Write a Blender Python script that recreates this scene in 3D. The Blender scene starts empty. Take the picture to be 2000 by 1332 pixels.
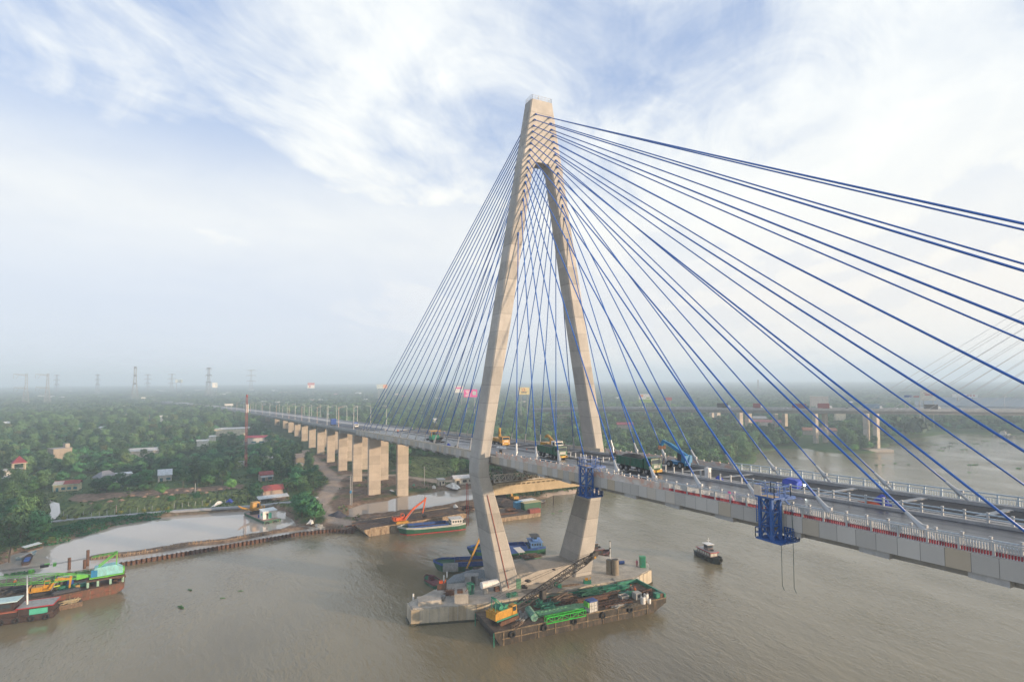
import bpy, bmesh, math, random
import numpy as np
from mathutils import Vector, Matrix, Euler

random.seed(7)
RNG = np.random.default_rng(11)
scene = bpy.context.scene
COL = scene.collection
PI = math.pi
R = math.radians

# ------------------------------------------------------------------ camera
# x runs along the bridge towards mid river, y across it to the far railing, z up, river level 0
FOC, PIT, YAW, ROLL, SHF = 1099.2, R(2.733), R(26.968), -0.0055, 21.07   # for a 2000 px wide frame
CAM = Vector((121.733, -69.273, 51.9))
FW0 = Vector((-math.cos(YAW), math.sin(YAW), 0)); RT0 = Vector((math.sin(YAW), math.cos(YAW), 0)); UP0 = Vector((0, 0, 1))
FW = FW0 * math.cos(PIT) + UP0 * math.sin(PIT)
UPV = -FW0 * math.sin(PIT) + UP0 * math.cos(PIT)

def ray(px, py):
    a, b = px - 1000, py - 666 - SHF
    a, b = a * math.cos(ROLL) + b * math.sin(ROLL), -a * math.sin(ROLL) + b * math.cos(ROLL)
    return FW + RT0 * (a / FOC) - UPV * (b / FOC)

def G(px, py, z=0.0):                       # survey point: where a sight line meets the level z
    d = ray(px, py)
    return CAM + d * ((z - CAM.z) / d.z)

def G2(px, py, z=0.0):
    p = G(px, py, z)
    return (p.x, p.y)

def at_depth(px, py, dep):
    d = ray(px, py)
    return CAM + d * (dep / d.dot(FW))

def depth(p):
    return (Vector(p) - CAM).dot(FW)

cam = bpy.data.cameras.new('camera')
cam.sensor_width = 36.0
cam.lens = FOC / 2000 * 36
cam.shift_y = SHF / 2000
cam.clip_start = 0.5
cam.clip_end = 40000
camo = bpy.data.objects.new('camera', cam)
COL.objects.link(camo)
rx = RT0 * math.cos(ROLL) - UPV * math.sin(ROLL) * -1 * -1
Mrot = Matrix((RT0, UPV, -FW)).transposed()
camo.matrix_world = Matrix.Translation(CAM) @ Mrot.to_4x4() @ Matrix.Rotation(-ROLL * -1, 4, 'Z')
scene.camera = camo

# ------------------------------------------------------------------ tagging
def tag(o, label=None, cat=None, group=None, kind=None):
    if label: o['label'] = label
    if cat: o['category'] = cat
    if group: o['group'] = group
    if kind: o['kind'] = kind
    return o

def thing(name, label, cat, loc=(0, 0, 0), rz=0.0, group=None, rot=None):
    o = bpy.data.objects.new(name, None)
    o.empty_display_size = 0.5
    COL.objects.link(o)
    o.location = loc
    o.rotation_euler = rot if rot else (0, 0, rz)
    return tag(o, label, cat, group)

KIDS = {}
def link_child(o, parent):
    COL.objects.link(o)
    if parent is not None:
        o.parent = parent
        KIDS.setdefault(parent.name, []).append(o)
    return o

def dup(root, loc, rz=None, label=None, group=None, scale=None):
    r = root.copy(); COL.objects.link(r); r.location = loc
    if rz is not None: r.rotation_euler = (0, 0, rz)
    if scale is not None: r.scale = scale if hasattr(scale, '__len__') else (scale,) * 3
    if label: r['label'] = label
    if group: r['group'] = group
    for ch in list(KIDS.get(root.name, ())):
        c = ch.copy(); COL.objects.link(c); c.parent = r
        KIDS.setdefault(r.name, []).append(c)
        for g in list(KIDS.get(ch.name, ())):
            d = g.copy(); COL.objects.link(d); d.parent = c
            KIDS.setdefault(c.name, []).append(d)
    return r

# ------------------------------------------------------------------ mesh builder
class MB:
    def __init__(s): s.v = []; s.f = []; s.m = []; s.T = None
    def add(s, vs, fs, mi=0):
        n = len(s.v)
        if s.T is not None: vs = [tuple(s.T @ Vector(p)) for p in vs]
        s.v += [tuple(p) for p in vs]; s.f += [tuple(i + n for i in f) for f in fs]; s.m += [mi] * len(fs)
        return s
    def box(s, c, d, rz=0.0, mi=0, rot=None, top=1.0):
        hx, hy, hz = d[0] / 2, d[1] / 2, d[2] / 2
        M = Matrix.Translation(c) @ (rot.to_matrix().to_4x4() if rot else Matrix.Rotation(rz, 4, 'Z'))
        vs = [M @ Vector(p) for p in ((-hx, -hy, -hz), (hx, -hy, -hz), (hx, hy, -hz), (-hx, hy, -hz),
              (-hx * top, -hy * top, hz), (hx * top, -hy * top, hz), (hx * top, hy * top, hz), (-hx * top, hy * top, hz))]
        return s.add(vs, [(0, 3, 2, 1), (4, 5, 6, 7), (0, 1, 5, 4), (1, 2, 6, 5), (2, 3, 7, 6), (3, 0, 4, 7)], mi)
    def b2(s, a, b, mi=0):                  # box from corner to corner
        return s.box([(a[i] + b[i]) / 2 for i in range(3)], [abs(b[i] - a[i]) for i in range(3)], mi=mi)
    def _fr(s, a, b):
        a, b = Vector(a), Vector(b); t = (b - a).normalized()
        u = Vector((0, 0, 1)) if abs(t.z) < 0.95 else Vector((1, 0, 0))
        n = t.cross(u).normalized(); return a, b, n, n.cross(t).normalized()
    def bar(s, a, b, w, h=None, mi=0, w2=None, h2=None):
        h = w if h is None else h; w2 = w if w2 is None else w2; h2 = h if h2 is None else h2
        a, b, n, m = s._fr(a, b)
        vs = []
        for p, ww, hh in ((a, w, h), (b, w2, h2)):
            vs += [p - n * ww / 2 - m * hh / 2, p + n * ww / 2 - m * hh / 2, p + n * ww / 2 + m * hh / 2, p - n * ww / 2 + m * hh / 2]
        return s.add(vs, [(0, 1, 2, 3), (7, 6, 5, 4), (0, 4, 5, 1), (1, 5, 6, 2), (2, 6, 7, 3), (3, 7, 4, 0)], mi)
    def tube(s, a, b, r, r2=None, n=8, mi=0, cap=True):
        r2 = r if r2 is None else r2
        a, b, u, w = s._fr(a, b)
        vs = []
        for p, rr in ((a, r), (b, r2)):
            vs += [p + (u * math.cos(2 * PI * i / n) + w * math.sin(2 * PI * i / n)) * rr for i in range(n)]
        fs = [(i, n + i, n + (i + 1) % n, (i + 1) % n) for i in range(n)]
        if cap: fs += [tuple(range(n)), tuple(range(2 * n - 1, n - 1, -1))]
        return s.add(vs, fs, mi)
    def path(s, pts, r, n=6, mi=0):
        for i in range(len(pts) - 1): s.tube(pts[i], pts[i + 1], r, n=n, mi=mi)
        return s
    def ring(s, c, axis, r, t, n=14, k=6, mi=0):   # torus
        c = Vector(c); ax = Vector(axis).normalized()
        u = ax.orthogonal().normalized(); w = ax.cross(u)
        vs = []
        for i in range(n):
            d = u * math.cos(2 * PI * i / n) + w * math.sin(2 * PI * i / n)
            for j in range(k):
                vs.append(c + d * (r + t * math.cos(2 * PI * j / k)) + ax * t * math.sin(2 * PI * j / k))
        fs = [(i * k + j, ((i + 1) % n) * k + j, ((i + 1) % n) * k + (j + 1) % k, i * k + (j + 1) % k) for i in range(n) for j in range(k)]
        return s.add(vs, fs, mi)
    def loft(s, rings, cap=True, mi=0, close=True):
        n = len(rings[0]); vs = [p for r in rings for p in r]; fs = []
        for i in range(len(rings) - 1):
            for j in range(n if close else n - 1):
                k = (j + 1) % n
                fs.append((i * n + j, i * n + k, (i + 1) * n + k, (i + 1) * n + j))
        if cap: fs += [tuple(range(n - 1, -1, -1)), tuple(range((len(rings) - 1) * n, len(rings) * n))]
        return s.add(vs, fs, mi)
    def prism(s, poly, z0, z1, mi=0, poly2=None):
        p2 = poly2 or poly
        return s.loft([[(x, y, z0) for x, y in poly], [(x, y, z1) for x, y in p2]], mi=mi)
    def sphere(s, c, r, n=8, k=6, mi=0, rnd=0.0, seed=0):
        rg = random.Random(seed); c = Vector(c); r = r if hasattr(r, '__len__') else (r, r, r)
        vs = [c + Vector((0, 0, -r[2]))]
        for i in range(1, k):
            th = -PI / 2 + PI * i / k
            for j in range(n):
                q = 1 + rg.uniform(-rnd, rnd); a = 2 * PI * (j + 0.5 * (i % 2)) / n
                vs.append(c + Vector((r[0] * math.cos(th) * math.cos(a) * q, r[1] * math.cos(th) * math.sin(a) * q, r[2] * math.sin(th) * q)))
        vs.append(c + Vector((0, 0, r[2])))
        fs = [(0, 1 + (j + 1) % n, 1 + j) for j in range(n)]
        for i in range(k - 2):
            for j in range(n):
                fs.append((1 + i * n + j, 1 + i * n + (j + 1) % n, 1 + (i + 1) * n + (j + 1) % n, 1 + (i + 1) * n + j))
        t = len(vs) - 1
        fs += [(t, 1 + (k - 2) * n + j, 1 + (k - 2) * n + (j + 1) % n) for j in range(n)]
        return s.add(vs, fs, mi)
    def heap(s, c, rx_, ry_, h, n=20, k=6, mi=0, seed=1, rz=0.0, rough=0.12, top=0.0):
        rg = random.Random(seed); vs = []; c = Vector(c)
        for i in range(k + 1):
            t = i / k; rad = 1 - t * (1 - top); z = h * (1 - (1 - t) ** 1.25)
            for j in range(n):
                a = 2 * PI * j / n; q = 1 + rg.uniform(-rough, rough) * (1 if i else 1.3)
                x, y = rx_ * rad * math.cos(a) * q, ry_ * rad * math.sin(a) * q
                vs.append(c + Vector((x * math.cos(rz) - y * math.sin(rz), x * math.sin(rz) + y * math.cos(rz), (z + (rg.uniform(-.5, .5) * rough * h if 0 < i < k else 0)) if i else -0.05)))
        fs = [(i * n + j, i * n + (j + 1) % n, (i + 1) * n + (j + 1) % n, (i + 1) * n + j) for i in range(k) for j in range(n)]
        fs.append(tuple(range(k * n, k * n + n)))
        return s.add(vs, fs, mi)
    def truss(s, a, b, w, h, n, rc, rb, mi=0, w2=None, h2=None):   # square lattice between two centre points
        a, b, u, m = s._fr(a, b); w2 = w if w2 is None else w2; h2 = h if h2 is None else h2
        def c(t):
            p = a.lerp(b, t); ww = w + (w2 - w) * t; hh = h + (h2 - h) * t
            return [p + u * ww / 2 * i + m * hh / 2 * j for i, j in ((-1, -1), (1, -1), (1, 1), (-1, 1))]
        e0, e1 = c(0), c(1)
        for i in range(4): s.bar(e0[i], e1[i], rc, mi=mi)
        for q in range(n):
            p, r = c(q / n), c((q + 1) / n)
            for i in range(4):
                k = (i + 1) % 4
                s.bar(p[i], p[k], rb, mi=mi)
                if q % 2: s.bar(p[i], r[k], rb, mi=mi)
                else: s.bar(p[k], r[i], rb, mi=mi)
        for i in range(4): s.bar(e1[i], e1[(i + 1) % 4], rb, mi=mi)
        return s
    def mesh(s, name, mats, smooth=False):
        me = bpy.data.meshes.new(name)
        me.from_pydata(s.v, [], s.f)
        for m in (mats if isinstance(mats, (list, tuple)) else [mats]): me.materials.append(m)
        if any(s.m): me.polygons.foreach_set('material_index', s.m)
        if smooth: me.polygons.foreach_set('use_smooth', [True] * len(s.f))
        bm = bmesh.new(); bm.from_mesh(me); bmesh.ops.recalc_face_normals(bm, faces=bm.faces); bm.to_mesh(me); bm.free()
        me.update()
        return me
    def build(s, name, mats, parent=None, smooth=False, loc=None, rz=None, bevel=0.0):
        o = bpy.data.objects.new(name, s.mesh(name, mats, smooth))
        link_child(o, parent)
        if loc is not None: o.location = loc
        if rz is not None: o.rotation_euler = (0, 0, rz)
        if bevel:
            b = o.modifiers.new('bevel', 'BEVEL'); b.width = bevel; b.segments = 2; b.limit_method = 'ANGLE'
        return o

# ------------------------------------------------------------------ materials
def _nt(name):
    m = bpy.data.materials.new(name); m.use_nodes = True
    nt = m.node_tree; b = nt.nodes['Principled BSDF']
    return m, nt, b
def nd(nt, t, **kw):
    n = nt.nodes.new(t)
    for k, v in kw.items():
        if k.startswith('i_'): n.inputs[k[2:].replace('_', ' ')].default_value = v
        else: setattr(n, k, v)
    return n
def ramp(nt, fac, stops):
    r = nt.nodes.new('ShaderNodeValToRGB')
    while len(r.color_ramp.elements) < len(stops): r.color_ramp.elements.new(0.5)
    for e, (p, c) in zip(r.color_ramp.elements, stops):
        e.position = p; e.color = (*c, 1) if len(c) == 3 else c
    nt.links.new(fac, r.inputs['Fac']); return r.outputs['Color']
def mixc(nt, fac, a, b, mode='MIX'):
    n = nt.nodes.new('ShaderNodeMix'); n.data_type = 'RGBA'; n.blend_type = mode
    for s, v in ((0, fac), (6, a), (7, b)):
        if hasattr(v, 'is_output'): nt.links.new(v, n.inputs[s])
        else: n.inputs[s].default_value = v if s == 0 else ((*v, 1) if len(v) == 3 else v)
    return n.outputs[2]
def mth(nt, op, a, b=None, c=None, clamp=False):
    n = nt.nodes.new('ShaderNodeMath'); n.operation = op; n.use_clamp = clamp
    for i, v in enumerate((a, b, c)):
        if v is None: continue
        if hasattr(v, 'is_output'): nt.links.new(v, n.inputs[i])
        else: n.inputs[i].default_value = v
    return n.outputs[0]
def noise(nt, vec, scale, detail=5, rough=0.6, dist=0.0):
    n = nd(nt, 'ShaderNodeTexNoise', i_Scale=scale, i_Detail=detail, i_Roughness=rough, i_Distortion=dist)
    if vec is not None: nt.links.new(vec, n.inputs['Vector'])
    return n.outputs['Fac']
def mapping(nt, vec, scale=(1, 1, 1), rot=(0, 0, 0), loc=(0, 0, 0)):
    n = nd(nt, 'ShaderNodeMapping'); n.inputs['Scale'].default_value = scale; n.inputs['Rotation'].default_value = rot
    n.inputs['Location'].default_value = loc
    nt.links.new(vec, n.inputs['Vector']); return n.outputs[0]
def bump(nt, b, h, strength=0.3, dist=0.1):
    n = nd(nt, 'ShaderNodeBump', i_Strength=strength, i_Distance=dist)
    nt.links.new(h, n.inputs['Height']); nt.links.new(n.outputs[0], b.inputs['Normal']); return n

MATS = {}
def paint(name, col, rough=0.5, var=0.25, scale=0.8, metal=0.0, dirt=None, dirt_amt=0.35, bmp=0.0, spec=0.5):
    """weathered coat: mottled colour plus patches of dirt or rust"""
    if name in MATS: return MATS[name]
    m, nt, b = _nt(name)
    tc = nd(nt, 'ShaderNodeTexCoord').outputs['Object']
    n1 = noise(nt, tc, scale, 6, 0.65)
    lo = tuple(c * (1 - var) for c in col); hi = tuple(min(1, c * (1 + var)) for c in col)
    c = ramp(nt, n1, [(0.3, lo), (0.7, hi)])
    if dirt:
        st = mapping(nt, tc, (1.0, 1.0, 0.35))
        n2 = noise(nt, st, scale * 2.3, 8, 0.7)
        f = ramp(nt, n2, [(0.62 - dirt_amt * 0.5, (0, 0, 0)), (0.74 - dirt_amt * 0.3, (1, 1, 1))])
        c = mixc(nt, mth(nt, 'MULTIPLY', f, min(1, 0.45 + dirt_amt)), c, dirt)
    nt.links.new(c, b.inputs['Base Color'])
    b.inputs['Roughness'].default_value = rough; b.inputs['Metallic'].default_value = metal
    b.inputs['Specular IOR Level'].default_value = spec
    if bmp: bump(nt, b, noise(nt, tc, scale * 6, 6), bmp, 0.05)
    MATS[name] = m; return m

def concrete(name, col, joint=0.0, jaxis='Z', streak=0.3, var=0.16, scale=0.35, jw=0.05, panel=0.0):
    if name in MATS: return MATS[name]
    m, nt, b = _nt(name)
    tc = nd(nt, 'ShaderNodeTexCoord').outputs['Object']
    n1 = noise(nt, tc, scale, 8, 0.62)
    lo = tuple(c * (1 - var) for c in col); hi = tuple(c * (1 + var) for c in col)
    c = ramp(nt, n1, [(0.32, lo), (0.68, hi)])
    st = noise(nt, mapping(nt, tc, (1.1, 1.1, 0.07)), 1.0, 6, 0.6)
    sf = ramp(nt, st, [(0.44, (0, 0, 0)), (0.72, (1, 1, 1))])
    c = mixc(nt, mth(nt, 'MULTIPLY', sf, streak), c, tuple(x * 0.55 for x in col))
    fine = noise(nt, tc, 3.5, 6, 0.7)
    c = mixc(nt, 0.16, c, ramp(nt, fine, [(0.35, (0.1, 0.1, 0.1)), (0.65, (0.75, 0.75, 0.75))]), 'OVERLAY')
    sep = nd(nt, 'ShaderNodeSeparateXYZ'); nt.links.new(tc, sep.inputs[0])
    if joint:
        q = mth(nt, 'FRACT', mth(nt, 'DIVIDE', sep.outputs[jaxis], joint))
        j = mth(nt, 'LESS_THAN', q, jw / joint)
        c = mixc(nt, mth(nt, 'MULTIPLY', j, 0.7), c, tuple(x * 0.4 for x in col))
        fl = mth(nt, 'FLOOR', mth(nt, 'DIVIDE', sep.outputs[jaxis], joint))
        wn = nd(nt, 'ShaderNodeTexWhiteNoise', noise_dimensions='1D'); nt.links.new(fl, wn.inputs['W'])
        c = mixc(nt, 0.32, c, ramp(nt, wn.outputs['Value'], [(0, tuple(x * .62 for x in col)), (1, tuple(min(1, x * 1.3) for x in col))]))
    if panel:
        q = mth(nt, 'FRACT', mth(nt, 'DIVIDE', sep.outputs['X'], panel))
        j = mth(nt, 'LESS_THAN', q, 0.05 / panel)
        fl = mth(nt, 'FLOOR', mth(nt, 'DIVIDE', sep.outputs['X'], panel))
        wn = nd(nt, 'ShaderNodeTexWhiteNoise', noise_dimensions='1D'); nt.links.new(fl, wn.inputs['W'])
        c = mixc(nt, 0.85, c, ramp(nt, wn.outputs['Value'], [(0, tuple(x * .82 for x in col)), (0.6, tuple(min(1, x * 1.15) for x in col)), (0.75, (col[0] * 1.02, col[1] * .86, col[2] * .64)), (1, (col[0] * .9, col[1] * .86, col[2] * .78))]))
        c = mixc(nt, mth(nt, 'MULTIPLY', j, 0.85), c, tuple(x * 0.3 for x in col))
    nt.links.new(c, b.inputs['Base Color']); b.inputs['Roughness'].default_value = 0.85
    b.inputs['Specular IOR Level'].default_value = 0.25
    bump(nt, b, fine, 0.25, 0.04)
    MATS[name] = m; return m

def glass(name='window glass', col=(0.03, 0.045, 0.055)):
    if name in MATS: return MATS[name]
    m, nt, b = _nt(name)
    tc = nd(nt, 'ShaderNodeTexCoord').outputs['Object']
    nt.links.new(ramp(nt, noise(nt, tc, 2.0), [(0.3, tuple(c * .6 for c in col)), (0.7, tuple(c * 1.5 for c in col))]), b.inputs['Base Color'])
    b.inputs['Roughness'].default_value = 0.08; b.inputs['IOR'].default_value = 1.5
    MATS[name] = m; return m

def leaf(name, dark, light, scale=0.9, yellow=None):
    if name in MATS: return MATS[name]
    m, nt, b = _nt(name)
    tc = nd(nt, 'ShaderNodeTexCoord').outputs['Object']
    n1 = noise(nt, tc, scale, 4, 0.7)
    c = ramp(nt, n1, [(0.3, dark), (0.72, light)])
    oi = nd(nt, 'ShaderNodeObjectInfo').outputs['Random']
    c = mixc(nt, 0.62, c, ramp(nt, oi, [(0.0, tuple(x * .5 for x in dark)), (0.35, dark), (0.7, light), (0.90, tuple(x * 1.5 for x in light)), (1.0, yellow or (0.10, 0.10, 0.035))]))
    nt.links.new(c, b.inputs['Base Color']); b.inputs['Roughness'].default_value = 0.65
    b.inputs['Specular IOR Level'].default_value = 0.25
    MATS[name] = m; return m
# ------------------------------------------------------------------ light, sky, air
SUN_EL, SUN_AZ = R(8.5), R(50)
sun = bpy.data.lights.new('sun', 'SUN'); sun.energy = 5.0; sun.angle = R(1.2); sun.color = (1.0, 0.74, 0.50)
suno = bpy.data.objects.new('sun', sun); COL.objects.link(suno)
sdir = Vector((math.sin(SUN_AZ) * math.cos(SUN_EL), math.cos(SUN_AZ) * math.cos(SUN_EL), math.sin(SUN_EL)))
suno.rotation_euler = sdir.to_track_quat('Z', 'Y').to_euler()
suno.location = (300, 300, 200)

w = bpy.data.worlds.new('World'); scene.world = w; w.use_nodes = True
nt = w.node_tree; bg = nt.nodes['Background']
sky = nd(nt, 'ShaderNodeTexSky', sky_type='NISHITA', sun_disc=False, sun_elevation=SUN_EL, sun_rotation=SUN_AZ,
         altitude=50, air_density=1.0, dust_density=1.6, ozone_density=2.2)
dirv = nd(nt, 'ShaderNodeTexCoord').outputs['Generated']
# bring the direction into the frame of the wind: u across, v away
mp = nd(nt, 'ShaderNodeMapping', vector_type='POINT'); mp.inputs['Rotation'].default_value = (0, 0, -(math.atan2(FW0.y, FW0.x)) + PI / 2)
nt.links.new(dirv, mp.inputs['Vector'])
sp = nd(nt, 'ShaderNodeSeparateXYZ'); nt.links.new(mp.outputs[0], sp.inputs[0])
zz = mth(nt, 'MAXIMUM', sp.outputs['Z'], 0.0)
den = mth(nt, 'ADD', zz, 0.16)
cu = mth(nt, 'DIVIDE', sp.outputs['X'], den); cvv = mth(nt, 'DIVIDE', sp.outputs['Y'], den)
cb = nd(nt, 'ShaderNodeCombineXYZ'); nt.links.new(cu, cb.inputs[0]); nt.links.new(cvv, cb.inputs[1])
def cloud_layer(rot, scl, loc, nscale, detail, rough, dist):
    v = mapping(nt, mapping(nt, cb.outputs[0], (1, 1, 1), (0, 0, rot)), scl, (0, 0, 0), loc)
    return noise(nt, v, nscale, detail, rough, dist)
big = cloud_layer(R(14), (1.0, 0.8, 1), (3.1, 0.7, 0), 0.95, 5, 0.5, 0.6)
streak = cloud_layer(R(10), (1.05, 0.7, 1), (1.7, 4.2, 0), 1.7, 9, 0.60, 0.9)
fib = cloud_layer(R(26), (1.7, 0.75, 1), (7.7, 2.2, 0), 3.2, 10, 0.66, 0.6)
f = mth(nt, 'ADD', mth(nt, 'MULTIPLY', big, 0.95), mth(nt, 'ADD', mth(nt, 'MULTIPLY', streak, 0.62), mth(nt, 'MULTIPLY', fib, 0.28)))
# thicker towards the sun side, thinner to the left
f = mth(nt, 'ADD', f, mth(nt, 'MULTIPLY', sp.outputs['X'], 0.24))
cf = nd(nt, 'ShaderNodeMapRange', interpolation_type='SMOOTHSTEP', clamp=True)
for i, v in ((1, 0.71), (2, 1.05), (3, 0.0), (4, 1.0)): cf.inputs[i].default_value = v
nt.links.new(f, cf.inputs[0])
low = nd(nt, 'ShaderNodeMapRange', interpolation_type='SMOOTHSTEP', clamp=True)
for i, v in ((1, 0.24), (2, 0.45), (3, 0.86), (4, 0.0)): low.inputs[i].default_value = v
nt.links.new(sp.outputs['Z'], low.inputs[0])
cfac = mth(nt, 'MAXIMUM', cf.outputs[0], low.outputs[0])
bright = mth(nt, 'ADD', mth(nt, 'MULTIPLY', streak, 1.0), mth(nt, 'MULTIPLY', fib, 0.5))
CL = 4.35
cc = ramp(nt, bright, [(0.45, (0.80 * CL, 0.87 * CL, 0.96 * CL)), (0.95, (1.10 * CL, 1.12 * CL, 1.09 * CL))])
warm = nd(nt, 'ShaderNodeMapRange', interpolation_type='SMOOTHSTEP', clamp=True)
for i, v in ((1, -0.55), (2, 0.65), (3, 0.0), (4, 1.0)): warm.inputs[i].default_value = v
nt.links.new(sp.outputs['X'], warm.inputs[0])
lowcol = mixc(nt, warm.outputs[0], (0.80 * CL, 0.86 * CL, 0.97 * CL), (1.05 * CL, 1.0 * CL, 0.93 * CL))
up = nd(nt, 'ShaderNodeMapRange', interpolation_type='SMOOTHSTEP', clamp=True)
for i, v in ((1, 0.10), (2, 0.30), (3, 0.0), (4, 1.0)): up.inputs[i].default_value = v
nt.links.new(sp.outputs['Z'], up.inputs[0])
lowcol = mixc(nt, up.outputs[0], lowcol, ramp(nt, bright, [(0.45, (0.97 * CL, 0.99 * CL, 0.99 * CL)), (0.85, (1.08 * CL, 1.08 * CL, 1.03 * CL))]))
cc = mixc(nt, low.outputs[0], cc, lowcol)
SKYB = 1.0
skyc = mixc(nt, 1.0, sky.outputs[0], (1.05 * SKYB, 1.0 * SKYB, 1.05 * SKYB), 'MULTIPLY')
skyc = mixc(nt, 0.72, skyc, (2.1, 2.72, 4.05))
nt.links.new(mixc(nt, cfac, skyc, cc), bg.inputs['Color'])
bg.inputs['Strength'].default_value = 0.15

vs = scene.view_settings
scene.display_settings.display_device = 'sRGB'
vs.view_transform = 'Standard'; vs.look = 'None'; vs.exposure = 0.58; vs.gamma = 1.0; vs.use_curve_mapping = False
scene.render.engine = 'CYCLES'
cy = scene.cycles
cy.use_denoising = True
try: cy.denoiser = 'OPENIMAGEDENOISE'
except Exception: pass
cy.max_bounces = 6; cy.diffuse_bounces = 3; cy.glossy_bounces = 3; cy.transmission_bounces = 2; cy.volume_bounces = 3
cy.transparent_max_bounces = 8
cy.use_adaptive_sampling = False
cy.sample_clamp_indirect = 6.0
cy.blur_glossy = 0.5

# ------------------------------------------------------------------ helpers on the plane
def vnoise(x, y, s, seed=0):
    x = np.asarray(x) / s; y = np.asarray(y) / s
    xi = np.floor(x).astype(np.int64); yi = np.floor(y).astype(np.int64)
    fx = x - xi; fy = y - yi; fx = fx * fx * (3 - 2 * fx); fy = fy * fy * (3 - 2 * fy)
    def h(a, b):
        n = (a * 374761393 + b * 668265263 + seed * 2147483647) & 0xffffffff
        n = ((n ^ (n >> 13)) * 1274126177) & 0xffffffff
        return ((n ^ (n >> 16)) & 0xffff) / 65535.0
    return (h(xi, yi) * (1 - fx) + h(xi + 1, yi) * fx) * (1 - fy) + (h(xi, yi + 1) * (1 - fx) + h(xi + 1, yi + 1) * fx) * fy

def sdf(X, Y, poly):
    """signed distance, positive inside"""
    d = np.full(X.shape, 1e9); ins = np.zeros(X.shape, bool); n = len(poly)
    for i in range(n):
        x0, y0 = poly[i]; x1, y1 = poly[(i + 1) % n]
        ex, ey = x1 - x0, y1 - y0; L = ex * ex + ey * ey
        if L < 1e-12: continue
        t = np.clip(((X - x0) * ex + (Y - y0) * ey) / L, 0, 1)
        d = np.minimum(d, (X - x0 - t * ex) ** 2 + (Y - y0 - t * ey) ** 2)
        if y0 != y1:
            c = ((y0 > Y) != (y1 > Y)) & (X < (x1 - x0) * (Y - y0) / (y1 - y0) + x0)
            ins ^= c
    d = np.sqrt(d)
    return np.where(ins, d, -d)

def pdist(X, Y, line):
    d = np.full(X.shape, 1e9)
    for i in range(len(line) - 1):
        x0, y0 = line[i]; x1, y1 = line[i + 1]; ex, ey = x1 - x0, y1 - y0; L = ex * ex + ey * ey
        t = np.clip(((X - x0) * ex + (Y - y0) * ey) / L, 0, 1)
        d = np.minimum(d, np.hypot(X - x0 - t * ex, Y - y0 - t * ey))
    return d

def PX(l, z=0.0): return [G2(a, b, z) for a, b in l]

def far_pt(deg, r=9500):
    a = R(deg); d = FW0 * math.cos(a) + RT0 * math.sin(a)
    return (CAM.x + d.x * r, CAM.y + d.y * r)

L1_px = [(-300, 1190), (-60, 1112), (0, 1100), (35, 1082), (60, 1072), (110, 1062), (170, 1042), (230, 1025), (300, 1012), (400, 1003), (480, 998),
         (520, 992), (557, 998), (572, 1013), (577, 1026), (600, 1031), (655, 1037), (690, 1038), (704, 1022), (704, 1011), (681, 1010), (681, 994), (704, 986),
         (729, 982), (752, 977), (773, 972), (797, 968), (824, 964), (864, 959), (915, 955), (945, 958), (958, 980), (1000, 985), (1044, 979), (1049, 975),
         (1069, 972), (1080, 967), (1125, 963), (1180, 954), (1260, 945), (1350, 932), (1440, 915), (1476, 901), (1474, 890), (1492, 881), (1530, 876),
         (1570, 875), (1600, 881), (1640, 885), (1690, 886), (1722, 881), (1735, 868), (1745, 862), (1775, 857), (1810, 853), (1850, 847), (1865, 845),
         (1900, 848), (2000, 850), (2300, 856)]
L1 = PX(L1_px) + [far_pt(75), far_pt(40), far_pt(0), far_pt(-40), far_pt(-75)]
L2 = PX([(600, 1031), (564, 1026), (552, 1033), (528, 1038), (492, 1044), (440, 1052), (380, 1058), (335, 1065), (300, 1072), (240, 1080), (175, 1086),
         (172, 1094), (240, 1089), (300, 1081), (335, 1074), (380, 1067), (440, 1061), (480, 1054), (528, 1044), (564, 1038), (600, 1034)])
L3 = PX([(690, 1010), (704, 1010), (752, 1005), (784, 1000), (832, 996), (864, 990), (896, 983), (920, 980), (945, 968), (958, 985), (925, 1000), (900, 1000), (830, 1012), (760, 1025), (704, 1032), (690, 1038)])
BARE = PX([(133, 978), (148, 966), (300, 957), (480, 945), (476, 955), (330, 966), (240, 972), (150, 984)], 1)
PLOT = PX([(100, 1000), (150, 982), (330, 966), (480, 956), (545, 950), (560, 990), (490, 990), (300, 1002), (90, 1024)], 1)
ROWS = PX([(10, 1005), (70, 962), (110, 960), (130, 968), (100, 1000), (60, 1012)], 1)
DIRT = PX([(592, 882), (640, 886), (690, 905), (760, 915), (800, 920), (830, 935), (930, 925), (985, 945), (940, 968), (840, 972), (690, 990), (690, 1040), (600, 1036), (640, 1012), (612, 975), (640, 935), (615, 905)], 1)
CROP = PX([(798, 890), (850, 893), (900, 903), (915, 918), (850, 932), (797, 934)], 1)
ROAD = PX([(70, 1026), (90, 1022), (150, 1015), (240, 1008), (330, 1000), (420, 994), (490, 990), (545, 984), (590, 980), (618, 972)], 1)
TRACKS = [PX([(596, 880), (606, 892), (622, 904), (640, 922), (655, 936), (648, 955), (632, 973), (626, 985), (640, 1003), (655, 1016), (690, 1022)], 1),
          PX([(655, 936), (676, 928), (720, 927), (770, 928), (815, 935), (850, 941), (900, 940), (950, 938), (1000, 945)], 1)]
BANK = PX([(96, 1018), (240, 1002), (420, 985), (560, 975), (575, 1002), (520, 994), (420, 1006), (300, 1016), (200, 1036), (105, 1064), (72, 1072), (90, 1040)], 1)
WASHED = PX([(1055, 968), (1070, 962), (1130, 955), (1180, 950), (1180, 956), (1125, 963), (1080, 967)], 1)

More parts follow.
